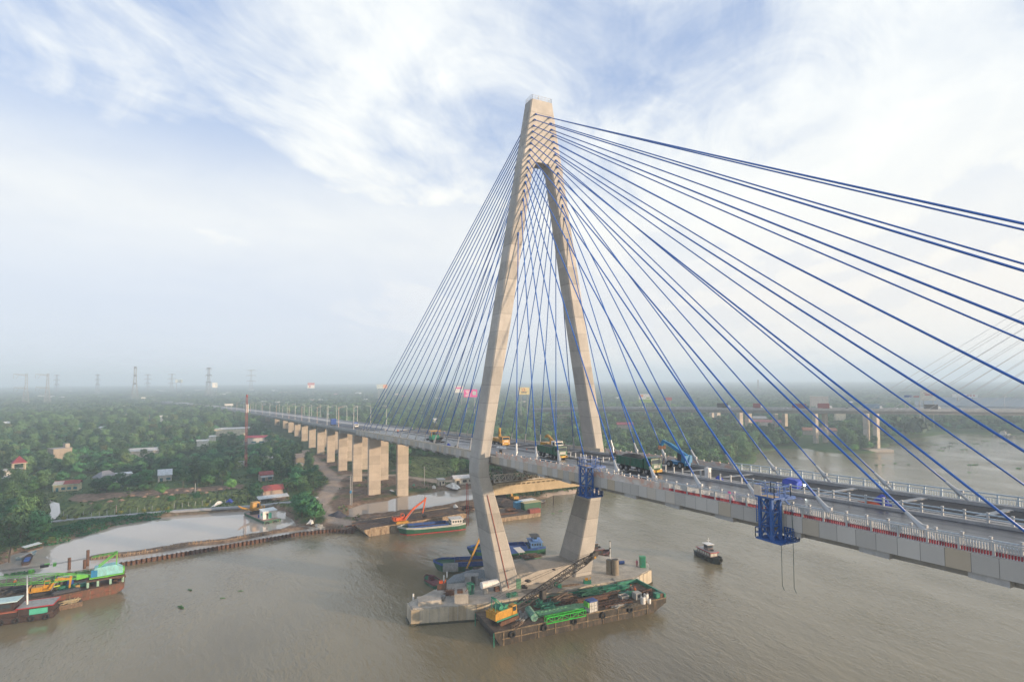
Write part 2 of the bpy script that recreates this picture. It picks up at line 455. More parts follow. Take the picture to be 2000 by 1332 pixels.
# ------------------------------------------------------------------ the ground, one sheet out to the horizon
az = np.concatenate([np.linspace(-180, -52, 24, endpoint=False), np.linspace(-52, 52, 680, endpoint=False), np.linspace(52, 180, 24, endpoint=False)])
rad = np.concatenate([np.linspace(30, 120, 8, endpoint=False), np.arange(120, 330, 1.5), np.arange(330, 560, 2.6), 560 * 1.035 ** np.arange(0, 80)])
rad = rad[rad < 8400]
A, RR = np.meshgrid(np.radians(az), rad)
bx_, by_ = FW0.x * np.cos(A) + RT0.x * np.sin(A), FW0.y * np.cos(A) + RT0.y * np.sin(A)
GX, GY = CAM.x + bx_ * RR, CAM.y + by_ * RR
jx = (vnoise(GX, GY, 7, 1) - .5) * 3.0; jy = (vnoise(GX, GY, 7, 2) - .5) * 3.0

def land_sd(X, Y):
    return np.maximum(sdf(X, Y, L1), np.maximum(sdf(X, Y, L2), sdf(X, Y, L3)))
def ground_h(X, Y, jit=True):
    jx = (vnoise(X, Y, 7, 1) - .5) * 3.0; jy = (vnoise(X, Y, 7, 2) - .5) * 3.0
    s1 = sdf(X + jx, Y + jy, L1); s2 = sdf(X + jx * .5, Y + jy * .5, L2); s3 = sdf(X + jx * .4, Y + jy * .4, L3)
    h = np.maximum(np.minimum(s1 * 0.42, 1.1), np.maximum(np.minimum(s2 * 0.55, 0.75), np.minimum(s3 * 0.7, 1.5)))
    h = np.maximum(h, -1.6)
    land = np.clip(np.maximum(s1, np.maximum(s2, s3)) / 3, 0, 1)
    return h + land * ((vnoise(X, Y, 5, 3) - .5) * .5 + (vnoise(X, Y, 1.7, 4) - .5) * .35)
GH = ground_h(GX, GY)
nr, na = GX.shape
vv = np.stack([GX, GY, GH], -1).reshape(-1, 3)
ii = np.arange(nr - 1)[:, None] * na; jj = np.arange(na)[None, :]; j2 = (jj + 1) % na
quads = np.stack([ii + jj, ii + na + jj, ii + na + j2, ii + j2], -1).reshape(-1, 4)
me = bpy.data.meshes.new('ground')
me.vertices.add(len(vv)); me.vertices.foreach_set('co', vv.ravel().astype(np.float32))
me.loops.add(quads.size); me.loops.foreach_set('vertex_index', quads.ravel().astype(np.int32))
me.polygons.add(len(quads)); me.polygons.foreach_set('loop_start', np.arange(0, quads.size, 4, dtype=np.int32))
me.polygons.foreach_set('loop_total', np.full(len(quads), 4, np.int32))
me.polygons.foreach_set('use_smooth', np.ones(len(quads), bool))
me.update(); me.validate()
def ss(x, a, b): t = np.clip((x - a) / (b - a), 0, 1); return t * t * (3 - 2 * t)
wob = (vnoise(GX, GY, 4, 8) - .5) * 4 + (vnoise(GX, GY, 14, 9) - .5) * 7
s1 = sdf(GX + jx, GY + jy, L1)
dirt = np.maximum(ss(sdf(GX, GY, DIRT) + wob, -1.5, 2.5) * ss(vnoise(GX, GY, 11, 12) + vnoise(GX, GY, 4, 13) * .5, .35, .75),
                  np.maximum(ss(sdf(GX, GY, BARE) + wob * .3, -.6, 1.2), ss(3.2 + wob * .35 - s1, -1, 2) * (s1 > -4) * ss(RR, 300, 240)))
dirt = np.maximum(dirt, np.maximum(ss(np.maximum(sdf(GX, GY, L2), sdf(GX, GY, L3)), -2, 0), 0))
trk = np.zeros_like(GX)
for t in TRACKS: trk = np.maximum(trk, ss(3.4 + wob * .35 - pdist(GX, GY, t), -0.8, 1.6))
trk = np.maximum(trk, ss(sdf(GX, GY, WASHED) + wob * .2, -1, 1))
crop = np.maximum(ss(sdf(GX, GY, CROP) + wob * .3, -1, 2), 0.75 * np.maximum(ss(sdf(GX, GY, PLOT) + wob * .3, -1, 2), ss(sdf(GX, GY, ROWS), -1, 2)))
ca = me.color_attributes.new('zone', 'FLOAT_COLOR', 'POINT')
ca.data.foreach_set('color', np.stack([dirt, trk, crop, np.ones_like(dirt)], -1).reshape(-1).astype(np.float32))
m, gnt, gb = _nt('earth and grass')
tc = nd(gnt, 'ShaderNodeTexCoord').outputs['Object']
at = nd(gnt, 'ShaderNodeVertexColor', layer_name='zone')
sx = nd(gnt, 'ShaderNodeSeparateColor'); gnt.links.new(at.outputs[0], sx.inputs[0])
veg = ramp(gnt, noise(gnt, tc, 0.16, 8, 0.7), [(0.3, (0.025, 0.055, 0.02)), (0.5, (0.055, 0.10, 0.032)), (0.62, (0.095, 0.125, 0.045)), (0.75, (0.15, 0.135, 0.075))])
soil = ramp(gnt, noise(gnt, tc, 0.55, 8, 0.72), [(0.3, (0.075, 0.050, 0.035)), (0.5, (0.18, 0.125, 0.088)), (0.7, (0.30, 0.22, 0.16))])
pale = ramp(gnt, noise(gnt, tc, 0.8, 7, 0.7), [(0.3, (0.32, 0.24, 0.18)), (0.7, (0.52, 0.41, 0.33))])
row = noise(gnt, mapping(gnt, tc, (0.05, 0.8, 1), (0, 0, R(24))), 1.0, 3, 0.5)
cropc = ramp(gnt, row, [(0.38, (0.07, 0.07, 0.03)), (0.5, (0.11, 0.15, 0.045)), (0.66, (0.22, 0.23, 0.085))])
c = mixc(gnt, sx.outputs[2], veg, cropc)
c = mixc(gnt, sx.outputs[0], c, soil)
c = mixc(gnt, sx.outputs[1], c, pale)
gnt.links.new(c, gb.inputs['Base Color']); gb.inputs['Roughness'].default_value = 0.95; gb.inputs['Specular IOR Level'].default_value = 0.1
bump(gnt, gb, noise(gnt, tc, 1.5, 8, 0.7), 0.6, 0.25)
me.materials.append(m)
go = bpy.data.objects.new('ground', me); COL.objects.link(go); tag(go, kind='structure')

# ------------------------------------------------------------------ river and still water
def water_mat(name, col, rough, waves):
    m, nt, b = _nt(name)
    tc = nd(nt, 'ShaderNodeTexCoord').outputs['Object']
    n0 = noise(nt, mapping(nt, tc, (1, 1.6, 1), (0, 0, R(20))), 0.018, 4, 0.55)
    nt.links.new(ramp(nt, n0, [(0.3, tuple(x * .86 for x in col)), (0.7, tuple(x * 1.12 for x in col))]), b.inputs['Base Color'])
    b.inputs['Roughness'].default_value = rough; b.inputs['IOR'].default_value = 1.45 if waves else 1.5
    if waves:
        calm = ramp(nt, noise(nt, mapping(nt, tc, (1, 2.2, 1), (0, 0, R(15))), 0.022, 4, 0.55), [(0.36, (.25, .25, .25)), (0.62, (1, 1, 1))])
        a = noise(nt, mapping(nt, tc, (0.55, 1.3, 1), (0, 0, R(-32))), 0.42, 3, 0.6, 0.6)
        c2 = noise(nt, mapping(nt, tc, (0.7, 1.5, 1), (0, 0, R(-12))), 1.05, 3, 0.62, 0.5)
        d = noise(nt, mapping(nt, tc, (0.8, 1.3, 1), (0, 0, R(-50))), 2.6, 2, 0.5)
        h = mth(nt, 'ADD', mth(nt, 'MULTIPLY', a, 0.46), mth(nt, 'ADD', mth(nt, 'MULTIPLY', c2, 0.26), mth(nt, 'MULTIPLY', d, 0.07)))
        bn = bump(nt, b, mth(nt, 'MULTIPLY', h, calm), 1.0, waves)
    else:
        bump(nt, b, noise(nt, tc, 0.5, 2, 0.5), 0.04, 0.05)
    return m
RIVER = water_mat('river water', (0.20, 0.166, 0.098), 0.04, 0.55)
POND = water_mat('still water', (0.38, 0.34, 0.30), 0.02, 0)
mb = MB(); n = 96
mb.add([(CAM.x + 8400 * math.cos(2 * PI * i / n), CAM.y + 8400 * math.sin(2 * PI * i / n), 0) for i in range(n)], [tuple(range(n))])
tag(mb.build('river', RIVER), kind='structure')
for nm, poly in (('pond', [(-60, 1135), (-60, 1050), (200, 1005), (560, 975), (650, 1010), (672, 1034), (655, 1036.3), (440, 1070), (225, 1103), (60, 1128)]),
                 ('inlet', [(664, 1003), (690, 972), (930, 942), (958, 972), (935, 988), (700, 1020)])):
    mb = MB(); mb.add([(*G2(a, b), 0.035) for a, b in poly], [tuple(range(len(poly)))])
    tag(mb.build(nm, POND), kind='structure')
mb = MB(); mb.add([(*G2(a, b, 1), 1.0) for a, b in ((92, 975), (104, 982), (116, 985), (118, 1004), (108, 1016), (88, 1018), (100, 1000))], [tuple(range(7))])
for i in range(7): mb.v[i] = (mb.v[i][0], mb.v[i][1], 1.5)
tag(mb.build('ditch', POND), kind='structure')

# ------------------------------------------------------------------ haze: one closed box of thin air
mb = MB(); mb.b2((CAM.x - 9000, CAM.y - 9000, -3.0), (CAM.x + 9000, CAM.y + 9000, 130.0))
m = bpy.data.materials.new('haze'); m.use_nodes = True; hn = m.node_tree
hn.nodes.remove(hn.nodes['Principled BSDF'])
pv = nd(hn, 'ShaderNodeVolumePrincipled'); pv.inputs['Color'].default_value = (0.68, 0.84, 1.0, 1)
pv.inputs['Density'].default_value = 0.00046; pv.inputs['Anisotropy'].default_value = 0.05
hn.links.new(pv.outputs[0], hn.nodes['Material Output'].inputs['Volume'])
tag(mb.build('haze', m), kind='stuff')
# ------------------------------------------------------------------ materials of the bridge
M_PYL = concrete('pylon concrete', (0.40, 0.38, 0.35), joint=4.2, jw=.14, streak=0.26)
M_CON = concrete('deck concrete', (0.40, 0.395, 0.385))
M_FAS = concrete('fascia panel concrete', (0.47, 0.45, 0.415), panel=1.9, streak=0.35)
M_PIER = concrete('pier concrete', (0.44, 0.385, 0.32), joint=3.6, jw=.12, streak=0.22)
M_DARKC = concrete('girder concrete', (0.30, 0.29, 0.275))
M_WHITEC = concrete('white kerb', (0.36, 0.355, 0.35), streak=0.2)
M_FOOT = concrete('footing concrete', (0.42, 0.385, 0.335), streak=0.55, var=0.25)
M_CAB = paint('blue cable sheath', (0.006, 0.10, 0.42), 0.38, 0.12, 0.2)
M_SLV = paint('galvanised sleeve', (0.38, 0.40, 0.42), 0.4, 0.12, 1.0, metal=0.3)
M_RAILW = paint('white railing', (0.40, 0.42, 0.43), 0.45, 0.1, 0.7)
M_RAILB = paint('pale steel railing', (0.42, 0.50, 0.56), 0.45, 0.12, 0.7)
M_BLUE = paint('blue steel', (0.012, 0.085, 0.30), 0.45, 0.25, 1.2, dirt=(0.10, 0.07, 0.05), dirt_amt=0.15)
M_REDST = paint('red primer', (0.33, 0.05, 0.035), 0.6, 0.3, 1.2)
M_TARP = paint('blue tarpaulin', (0.02, 0.05, 0.36), 0.5, 0.35, 2.0, bmp=0.4)
M_RUST = paint('rusty steel', (0.16, 0.075, 0.04), 0.85, 0.5, 1.1, dirt=(0.07, 0.04, 0.028), dirt_amt=0.5, bmp=0.3)

def asphalt(name, col, rough, wet):
    m, nt, b = _nt(name)
    tc = nd(nt, 'ShaderNodeTexCoord').outputs['Object']
    n1 = noise(nt, mapping(nt, tc, (0.06, 0.75, 1)), 1.0, 6, 0.6, 0.4)
    c = ramp(nt, n1, [(0.3, tuple(x * .72 for x in col)), (0.7, tuple(x * 1.5 for x in col))])
    c = mixc(nt, 0.18, c, ramp(nt, noise(nt, tc, 6.0, 5, .7), [(.35, (.02, .02, .02)), (.65, (.22, .22, .22))]), 'OVERLAY')
    nt.links.new(c, b.inputs['Base Color'])
    n2 = noise(nt, mapping(nt, tc, (0.09, 0.55, 1)), 1.0, 5, 0.6, 0.8)
    r = ramp(nt, n2, [(0.34, (wet,) * 3), (0.66, (rough,) * 3)])
    nt.links.new(r, b.inputs['Roughness'])
    bump(nt, b, noise(nt, tc, 9.0, 5, .7), 0.12 if wet < .4 else .35, 0.02)
    return m
M_ASPW = asphalt('damp tack coat', (0.038, 0.040, 0.052), 0.45, 0.24)
M_ASPD = asphalt('fresh asphalt', (0.014, 0.014, 0.018), 0.85, 0.7)

# ------------------------------------------------------------------ the cable-stayed bridge
_kx = np.array([-147, -61, -15, 5, 34, 59, 77, 100.]); _kz = np.array([27.8, 31.65, 33.6, 33.8, 35.1, 36.2, 36.9, 37.35])
_pf = np.polyfit(_kx, _kz, 2)
XPK = 150.0
def zt(x, y=-14.5):
    return float(np.polyval(_pf, x)) - 0.026 * (y + 14.5)
XS = [-147 + 3.0 * i for i in range(109)]
bridge = thing('cable_stayed_bridge', 'concrete cable-stayed road bridge with blue stays hung from a diamond pylon in the river', 'bridge')

def strip(poly, x0=None, x1=None, xs=None, dz=0.0, mi=0, mb=None):
    """a profile (y, z above deck edge) swept along the deck"""
    mb = mb or MB()
    xs = xs or [x for x in XS if (x0 is None or x >= x0) and (x1 is None or x <= x1)]
    mb.loft([[(x, y, zt(x, y) + z + dz) for y, z in poly] for x in xs], mi=mi)
    return mb
strip([(-13.9, -0.2), (13.9, -0.2), (13.9, -0.62), (-13.9, -0.62)]).build('deck_slab', M_CON, bridge)
for s in (-1, 1):
    strip([(s * 13.9, 0.06), (s * 14.5, 0.06), (s * 14.5, -1.5), (s * 13.9, -1.5)]).build('edge_beam', M_FAS, bridge)
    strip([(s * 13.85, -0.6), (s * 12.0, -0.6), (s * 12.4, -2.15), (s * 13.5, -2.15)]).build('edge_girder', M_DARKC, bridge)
strip([(-11.7, -0.195), (-0.32, -0.195), (-0.32, -0.12), (-11.7, -0.12)]).build('near_roadway', M_ASPW, bridge)
strip([(2.3, -0.195), (12.4, -0.195), (12.4, -0.11), (2.3, -0.11)]).build('far_roadway', M_ASPD, bridge)
mbm = strip([(-0.3, -0.19), (0.55, -0.19), (0.55, 0.2), (-0.3, 0.2)]); strip([(1.65, -0.19), (2.28, -0.19), (2.28, 0.12), (1.65, 0.12)], mb=mbm)
mbk = strip([(-12.35, -0.19), (-11.75, -0.19), (-11.75, 0.18), (-12.35, 0.18)]); pass
mbn = mbk
mbk = strip([(13.5, -0.19), (12.6, -0.19), (12.6, 0.28), (13.5, 0.28)]); mbk.build('roadside_kerb', M_WHITEC, bridge)

def post(mb, x, y, h, w=0.19, z0=0.15, mi=0):
    z = zt(x, y) + z0
    mb.box((x, y, z + h / 2), (w, w, h), mi=mi)
    mb.box((x, y, z + h + 0.06), (w * 1.2, w * 1.2, 0.10), mi=mi)
    mb.box((x, y - w * .5, z + h * 0.45), (w * .6, w * .5, .12), mi=mi)
# median posts, with two rails only towards the camera
x = 12.0
while x < 172: post(mbm, x, 0.12, 0.95, mi=1); x += 2.05
mbm.build('median_kerb', [M_WHITEC, M_RAILW], bridge)
mb = MB(); xs = [62 + 2.05 * i for i in range(54)]
for dz in (0.45, 0.85):
    mb.loft([[(x, 0.12 + a, zt(x, 0.12) + 0.15 + dz + c) for a, c in ((-.06, -.06), (.06, -.06), (.06, .06), (-.06, .06))] for x in xs])
mb.build('median_rail', M_RAILB, bridge)
# inner barrier on the near side: posts everywhere right of the pylon, rails too
x = 44.0
while x < 172: post(mbn, x, -12.05, 0.95, mi=1); x += 2.05
mbn.build('barrier_kerb', [M_WHITEC, M_RAILW], bridge)
mb = MB(); xs = [20 + 3.0 * i for i in range(51)]
for dz in (0.4, 0.78):
    mb.loft([[(x, -12.05 + a, zt(x, -12.05) + 0.15 + dz + c) for a, c in ((-.05, -.05), (.05, -.05), (.05, .05), (-.05, .05))] for x in xs])
mb.build('barrier_rail', M_RAILB, bridge)
# outer fence on the near side: pale pickets, lower half still wrapped in red film; plastic sheets nearer the pylon
mb = MB(); x = 60.0
while x < 165:
    z = zt(x) + 0.08
    w_ = 0.035
    mb.b2((x - w_, -14.28, z + 0.42), (x + w_, -14.20, z + 1.05), 0)
    mb.b2((x - w_ * 1.25, -14.30, z + 0.05), (x + w_ * 1.25, -14.18, z + 0.40), 1)
    if int(round((x - 60) / 0.2)) % 12 == 0: mb.b2((x - .07, -14.33, z), (x + .07, -14.15, z + 1.15), 0)
    x += 0.2
for dz, t in ((1.1, .05), (0.06, .04)):
    mb.loft([[(x, -14.24 + a, zt(x) + 0.08 + dz + c) for a, c in ((-t, -t), (t, -t), (t, t), (-t, t))] for x in [57 + 3. * i for i in range(37)]], mi=0)
mb.build('outer_fence', [M_RAILW, paint('red film', (0.26, 0.012, 0.03), 0.5, 0.25, 2)], bridge)
m, nt, b = _nt('wrapping film'); tc = nd(nt, 'ShaderNodeTexCoord').outputs['Object']
nt.links.new(ramp(nt, noise(nt, mapping(nt, tc, (0.7, 1, 1)), 0.9, 6, 0.6), [(0.3, (0.66, 0.62, 0.58)), (0.48, (0.58, 0.50, 0.44)), (0.58, (0.62, 0.36, 0.26)), (0.66, (0.60, 0.58, 0.56)), (0.8, (0.55, 0.42, 0.30))]), b.inputs['Base Color'])
b.inputs['Roughness'].default_value = 0.4; bump(nt, b, noise(nt, tc, 3, 5), .5, .1)
M_WRAP = m
for x0, x1, y in ((5.5, 60.5, -14.24), (8.0, 47.0, 14.2)):
    x = x0; mb = MB()
    while x < x1:
        h = 1.0 + 0.12 * math.sin(x * 1.7)
        mb.b2((x + .03, y - .05, zt(x, y) + 0.07), (x + 1.92, y + .05, zt(x, y) + 0.07 + h))
        mb.b2((x - .05, y - .08, zt(x, y) + 0.05), (x + .05, y + .08, zt(x, y) + 1.25))
        x += 2.0
    mb.build('wrapped_fence', M_WRAP, bridge)
M_CREAM = concrete('cream parapet', (0.48, 0.43, 0.35), streak=0.2)
mb = MB()
strip([(-14.5, 0.062), (-14.05, 0.062), (-14.05, 0.55), (-14.5, 0.55)], x0=-147, x1=0, mb=mb); mb.build('parapet', M_CREAM, bridge)
mb = MB(); strip([(14.5, 0.062), (14.05, 0.062), (14.05, 0.95), (14.5, 0.95)], x0=-147, x1=6, mb=mb); mb.build('parapet', M_CREAM, bridge)
# far fence in white steel
mb = MB(); x = 47.0
while x < 170:
    z = zt(x, 14.2) + 0.06
    mb.b2((x - .09, 14.1, z), (x + .09, 14.3, z + 1.25)); q = x + .3
    while q < x + 2.0: mb.b2((q - .03, 14.17, z + .1), (q + .03, 14.23, z + .75)); q += .3
    x += 2.0
for dz, t in ((1.22, .08), (0.8, .05), (0.12, .04)):
    mb.loft([[(x, 14.2 + a, zt(x, 14.2) + 0.06 + dz + c) for a, c in ((-t, -t), (t, -t), (t, t), (-t, t))] for x in [47 + 3. * i for i in range(41)]])
mb.build('far_fence', M_RAILB, bridge)
# cross girders: their ends stand out under the fascia at every stay
main_x = [13 + 9.0 * k for k in range(16)]
side_x = [-4.2, -13.4, -22.5, -31.9, -41.4, -51, -60.4, -69.9, -79.4, -89.5, -99.8, -110, -119.4, -129.6, -137, -142.5]
for x in main_x + side_x:
    mb = MB(); q = x + 4.0
    mb.b2((q - 1.4, -14.35, zt(q) - 2.05), (q + 1.4, 14.35, zt(q) - 1.51)); mb.b2((q - .4, -12, zt(q) - 2.0), (q + .4, 12, zt(q) - .63))
    mb.build('cross_girder', M_CON, bridge)

# pylon ------------------------------------------------------------
PZ = [2.6, 12, 29.0, 30.2, 32.6, 34.5, 50, 68.8, 86, 103.6, 105.2, 121.0]
def pint(z, tab):
    return float(np.interp(z, [t[0] for t in tab], [t[1] for t in tab]))
OUT = [(2.6, 12.3), (29.0, 17.55), (30.2, 17.75), (32.6, 17.65), (34.5, 17.3), (68.8, 11.8), (121, 3.0)]
INN = [(2.6, 7.1), (29.0, 14.6), (30.2, 14.85), (32.6, 14.9), (34.5, 14.6), (68.8, 8.4), (103.6, 2.65), (105.2, 1.6)]
XFR = [(2.6, 4.1), (30, 3.2), (70, 3.0), (121, 3.0)]
XRE = [(2.6, -4.9), (30, -2.55), (70, -1.4), (121, -0.65)]
def leg_ring(z, s, ch=0.28):
    o, i, a, b_ = pint(z, OUT) * s, pint(z, INN) * s, pint(z, XRE), pint(z, XFR)
    e = s * ch
    r = [(a + ch, o, z), (b_ - ch, o, z), (b_, o - e, z), (b_, i + e, z), (b_ - ch, i, z), (a + ch, i, z), (a, i + e, z), (a, o - e, z)]
    return r
pyl = MB()
for s in (-1, 1):
    pyl.loft([leg_ring(z, s) for z in PZ if z <= 103.6], cap=True)
    # recessed strip down the outer face
def head_ring(z, ch=0.28):
    o, a, b_ = pint(z, OUT), pint(z, XRE), pint(z, XFR)
    return [(a + ch, -o, z), (b_ - ch, -o, z), (b_, -o + ch, z), (b_, o - ch, z), (b_ - ch, o, z), (a + ch, o, z), (a, o - ch, z), (a, -o + ch, z)]
pyl.loft([head_ring(z) for z in (105.2, 110, 115, 121)])
# haunched soffit of the portal between 103.6 and 105.2
for s in (-1, 1):
    o0, o1 = pint(103.6, OUT) * s, pint(105.2, OUT) * s
    a0, b0 = pint(104, XRE), pint(104, XFR)
    pyl.loft([[(x, o0, 103.6), (x, 2.65 * s, 103.6), (x, 1.7 * s, 105.2), (x, o1, 105.2)] for x in (a0 + .02, b0 - .02)])
pylon = pyl.build('pylon', M_PYL, bridge)
mb = MB()
for s in (-1, 1):      # shallow groove line of the climbing formwork on each outer face
    mb.loft([[(x_ + dx, pint(z, OUT) * s + s * .03, z) for dx in (-.16, .16)] + [(x_ + dx, pint(z, OUT) * s - s * .15, z) for dx in (.16, -.16)] for z in PZ if z > 34 for x_ in [pint(z, XRE) * .35 + pint(z, XFR) * .65]])
mb.build('face_rib', M_PYL, pylon)
mb = MB()              # guard rail on the top with lightning rod
hw = 2.75
for (x0, y0, x1, y1) in ((2.8, -hw, 2.8, hw), (-.45, -hw, -.45, hw), (-.45, -hw, 2.8, -hw), (-.45, hw, 2.8, hw)):
    for dz in (.55, 1.1): mb.bar((x0, y0, 121 + dz), (x1, y1, 121 + dz), .06)
    L_ = math.hypot(x1 - x0, y1 - y0); k = int(L_ / .85)
    for i in range(k + 1): mb.bar((x0 + (x1 - x0) * i / k, y0 + (y1 - y0) * i / k, 121), (x0 + (x1 - x0) * i / k, y0 + (y1 - y0) * i / k, 122.1), .06)
mb.tube((1, 0, 121), (1, 0, 123.4), .05); mb.box((1, 0, 122.6), (.3, .5, .12)); mb.tube((1.2, .5, 121), (1.2, .5, 122.7), .04)
mb.build('top_railing', M_RAILW, pylon)
# crossbeam under the deck with the bearing trestles and the leftover truss
mb = MB(); mb.b2((-2.0, -15.2, 25.0), (2.6, 15.2, 27.3)); mb.b2((-2.4, -12.9, 27.302), (3.0, 13.2, 27.7))
for y in [-12.4 + 1.35 * i for i in range(19)]: mb.b2((2.6, y, 27.05), (3.25, y + .35, 27.3))
mb.build('crossbeam', concrete('crossbeam concrete', (0.46, 0.385, 0.27), streak=0.25), bridge)
for y in (-8.5, 8.5):
    mb = MB(); mb.loft([[(-1.2, y - .8, 27.71), (1.2, y - .8, 27.71), (1.2, y + .8, 27.71), (-1.2, y + .8, 27.71)], [(-1.2, y - .8, 29.6), (1.2, y - .8, 29.6), (1.2, y + .8, 29.6), (-1.2, y + .8, 29.6)], [(-1.2, y - 1.7, 31.3), (1.2, y - 1.7, 31.3), (1.2, y + 1.7, 31.3), (-1.2, y + 1.7, 31.3)]])
    mb.build('bearing_pedestal', M_CON, bridge)
for x in (2.3, -1.4):
    mb = MB(); mb.truss((x, -13.4, 28.75), (x, 7.5, 28.75), 0.2, 1.7, 14, .2, .13)
    mb.build('service_truss', paint('pale truss steel', (0.60, 0.58, 0.54), .6, .2, 1, dirt=(.25, .16, .1), dirt_amt=.2), bridge)
# footing ------------------------------------------------------------
FPX = [(795, 1176), (802, 1189), (930, 1180), (1240, 1128), (1272, 1112), (1265, 1097), (1135, 1078), (1050, 1085), (955, 1100), (850, 1150)]
FT = 3.5
FP = [G2(a, b, FT) for a, b in FPX]
foot = MB(); rg = random.Random(4)
foot.prism(FP, -1.2, FT - 0.25)
ctr = (sum(p[0] for p in FP) / len(FP), sum(p[1] for p in FP) / len(FP))
foot.prism([(p[0] * .985 + ctr[0] * .015, p[1] * .985 + ctr[1] * .015) for p in FP], FT - .26, FT)
for i in range(len(FP)):       # formwork panels left proud of the wall, uneven
    a, b_ = Vector((*FP[i], 0)), Vector((*FP[(i + 1) % len(FP)], 0)); L_ = (b_ - a).length; k = max(1, int(L_ / 1.9))
    nrm = Vector(((b_ - a).y, -(b_ - a).x, 0)).normalized()
    if nrm.dot(Vector((*ctr, 0)) - a) > 0: nrm = -nrm
    for j in range(k):
        p, q = a.lerp(b_, (j + .05) / k), a.lerp(b_, (j + .95) / k); d = nrm * rg.uniform(.03, .13)
        zt_, zb_ = FT - rg.uniform(0.0, .3), -rg.uniform(.2, .8)
        foot.add([(*(p).xy, zb_), (*(q).xy, zb_), (*(q).xy, zt_), (*(p).xy, zt_)] + [(*(p + d).xy, zb_), (*(q + d).xy, zb_), (*(q + d).xy, zt_), (*(p + d).xy, zt_)], [(4, 5, 6, 7), (0, 1, 5, 4), (2, 3, 7, 6), (1, 2, 6, 5), (3, 0, 4, 7)], rg.choice([0, 1, 1, 2, 3]))
footing = foot.build('footing', [M_FOOT] + [concrete('footing panel %d' % i, c_, streak=s_, var=.2) for i, (c_, s_) in enumerate((((.50, .44, .34), .5), ((.38, .37, .36), .7), ((.42, .35, .25), .8)))], bridge)
mb = MB(); mb.loft([[(x, y, FT - .1) for x, y in ((-4.2, -9), (3.3, -9), (3.3, 9), (-4.2, 9))], [(x, y, 6.4) for x, y in ((-4.2, -9), (3.3, -9), (3.3, 9), (-4.2, 9))]])
mb.build('plinth', concrete('plinth concrete', (0.40, 0.37, 0.33), joint=0, streak=.35), bridge)
mb = MB()
m_stain, nt, b = _nt('wet algae'); b.inputs['Base Color'].default_value = (.03, .034, .016, 1); b.inputs['Roughness'].default_value = .5
tc = nd(nt, 'ShaderNodeTexCoord').outputs['Object']; nt.links.new(ramp(nt, noise(nt, tc, 1.4, 5), [(.3, (.02, .024, .012)), (.7, (.07, .062, .035))]), b.inputs['Base Color'])
def grow(P, d, c=ctr): return [(c[0] + (x - c[0]) * (1 + d / math.hypot(x - c[0], y - c[1])), c[1] + (y - c[1]) * (1 + d / math.hypot(x - c[0], y - c[1]))) for x, y in P]
mb.prism(grow(FP, .34), -1.0, 0.42); mb.build('algae_band', m_stain, footing)

# stays --------------------------------------------------------------
AZ = [117.2, 115.75, 114.2, 112.7, 111.2, 109.7, 108.1, 106.6, 105.1, 103.5, 101.6, 99.8, 97.7, 95.5, 92.3, 87.0]
AY = [1.97, 2.26, 2.55, 2.86, 3.1, 3.34, 3.56, 3.78, 4.09, 4.35, 4.6, 4.93, 5.27, 5.6, 6.08, 6.99]
CR = 0.118
for xs_, side in ((main_x, 1), (side_x, -1)):
    for k in range(16):
        a = 15 - k                     # nearest deck anchor goes to the lowest pylon anchor
        for s in (-1, 1):
            xf = pint(AZ[a], XFR) - 0.05 if side > 0 else pint(AZ[a], XRE) + 0.05
            P0 = Vector((xf, s * AY[a], AZ[a])); P1 = Vector((xs_[k], s * 13.05, zt(xs_[k], s * 13.05) - 0.15))
            d = (P1 - P0).normalized(); L_ = (P1 - P0).length
            mb = MB(); n = 14; pts = []
            for i in range(n + 1):
                t = i / n; p = P0.lerp(P1 - d * 3.6, t); p.z -= 0.0022 * L_ * 4 * t * (1 - t) * abs(d.x); pts.append(p)
            rings = []
            u = d.cross(Vector((0, 0, 1))).normalized() if abs(d.z) < .999 else Vector((1, 0, 0)); v_ = u.cross(d)
            for p in pts: rings.append([p + (u * math.cos(2 * PI * j / 8) + v_ * math.sin(2 * PI * j / 8)) * CR for j in range(8)])
            mb.loft(rings); mb.tube(P0, P0 + d * .75, .24, .2, n=10)
            cab = mb.build('stay_cable', M_CAB, bridge, smooth=True)
            mb = MB(); e = P1 - d * 3.7
            if xs_[k] < -4 and s < 0 or (side < 0 and s > 0):
                mb.tube(P1 - d * 0.1, P1 - d * 1.7, .24, n=8); mb.tube(P1 - d * 1.6, e, .2, .15, n=8)
            else:
                mb.tube(P1 + d * .2, P1 - d * 1.7, .17, n=10); mb.tube(P1 - d * 1.55, P1 - d * 1.95, .36, n=10); mb.box(P1 - d * 1.75 + Vector((.1, 0, .3)), (.5, .3, .25))
                mb.tube(P1 - d * 1.95, P1 - d * 2.6, .33, .24, n=10); mb.tube(P1 - d * 2.6, e, .24, .17, n=10)
            mb.build('sleeve', M_SLV, cab, smooth=False)
for k, s in ((1, -1),) + tuple((j, -1) for j in (9, 10, 11, 13, 14)) + tuple((j, 1) for j in (5, 7, 8, 9, 10, 11, 12, 13, 14)):
    pass

# things temporarily hung on the leg: ladders and hoses
mb = MB()
for x_, y_, z0, z1 in ((3.15, -15.4, 20.5, 4.2),):
    pass
for y_ in (-17.9, -18.3):
    mb.tube((-2.6, y_, 27.5), (-2.5, y_ + .1, 17.5), .07)
for i in range(17): mb.bar((-2.6, -17.9, 27.2 - i * .57), (-2.6, -18.3, 27.2 - i * .57), .05)
tag(mb.build('ladder', M_REDST), 'long dark red ladder hanging down beside the knee of the near pylon leg', 'ladder')
mb = MB(); zl = [25.5, 20, 14, 8, 4.0]
mb.path([(pint(z, XFR) + .12, -(pint(z, OUT) * .62 + pint(z, INN) * .38) , z) for z in zl], .075)
tag(mb.build('hose', M_REDST), 'thin rust red hose running down the lit face of the near pylon leg', 'hose')

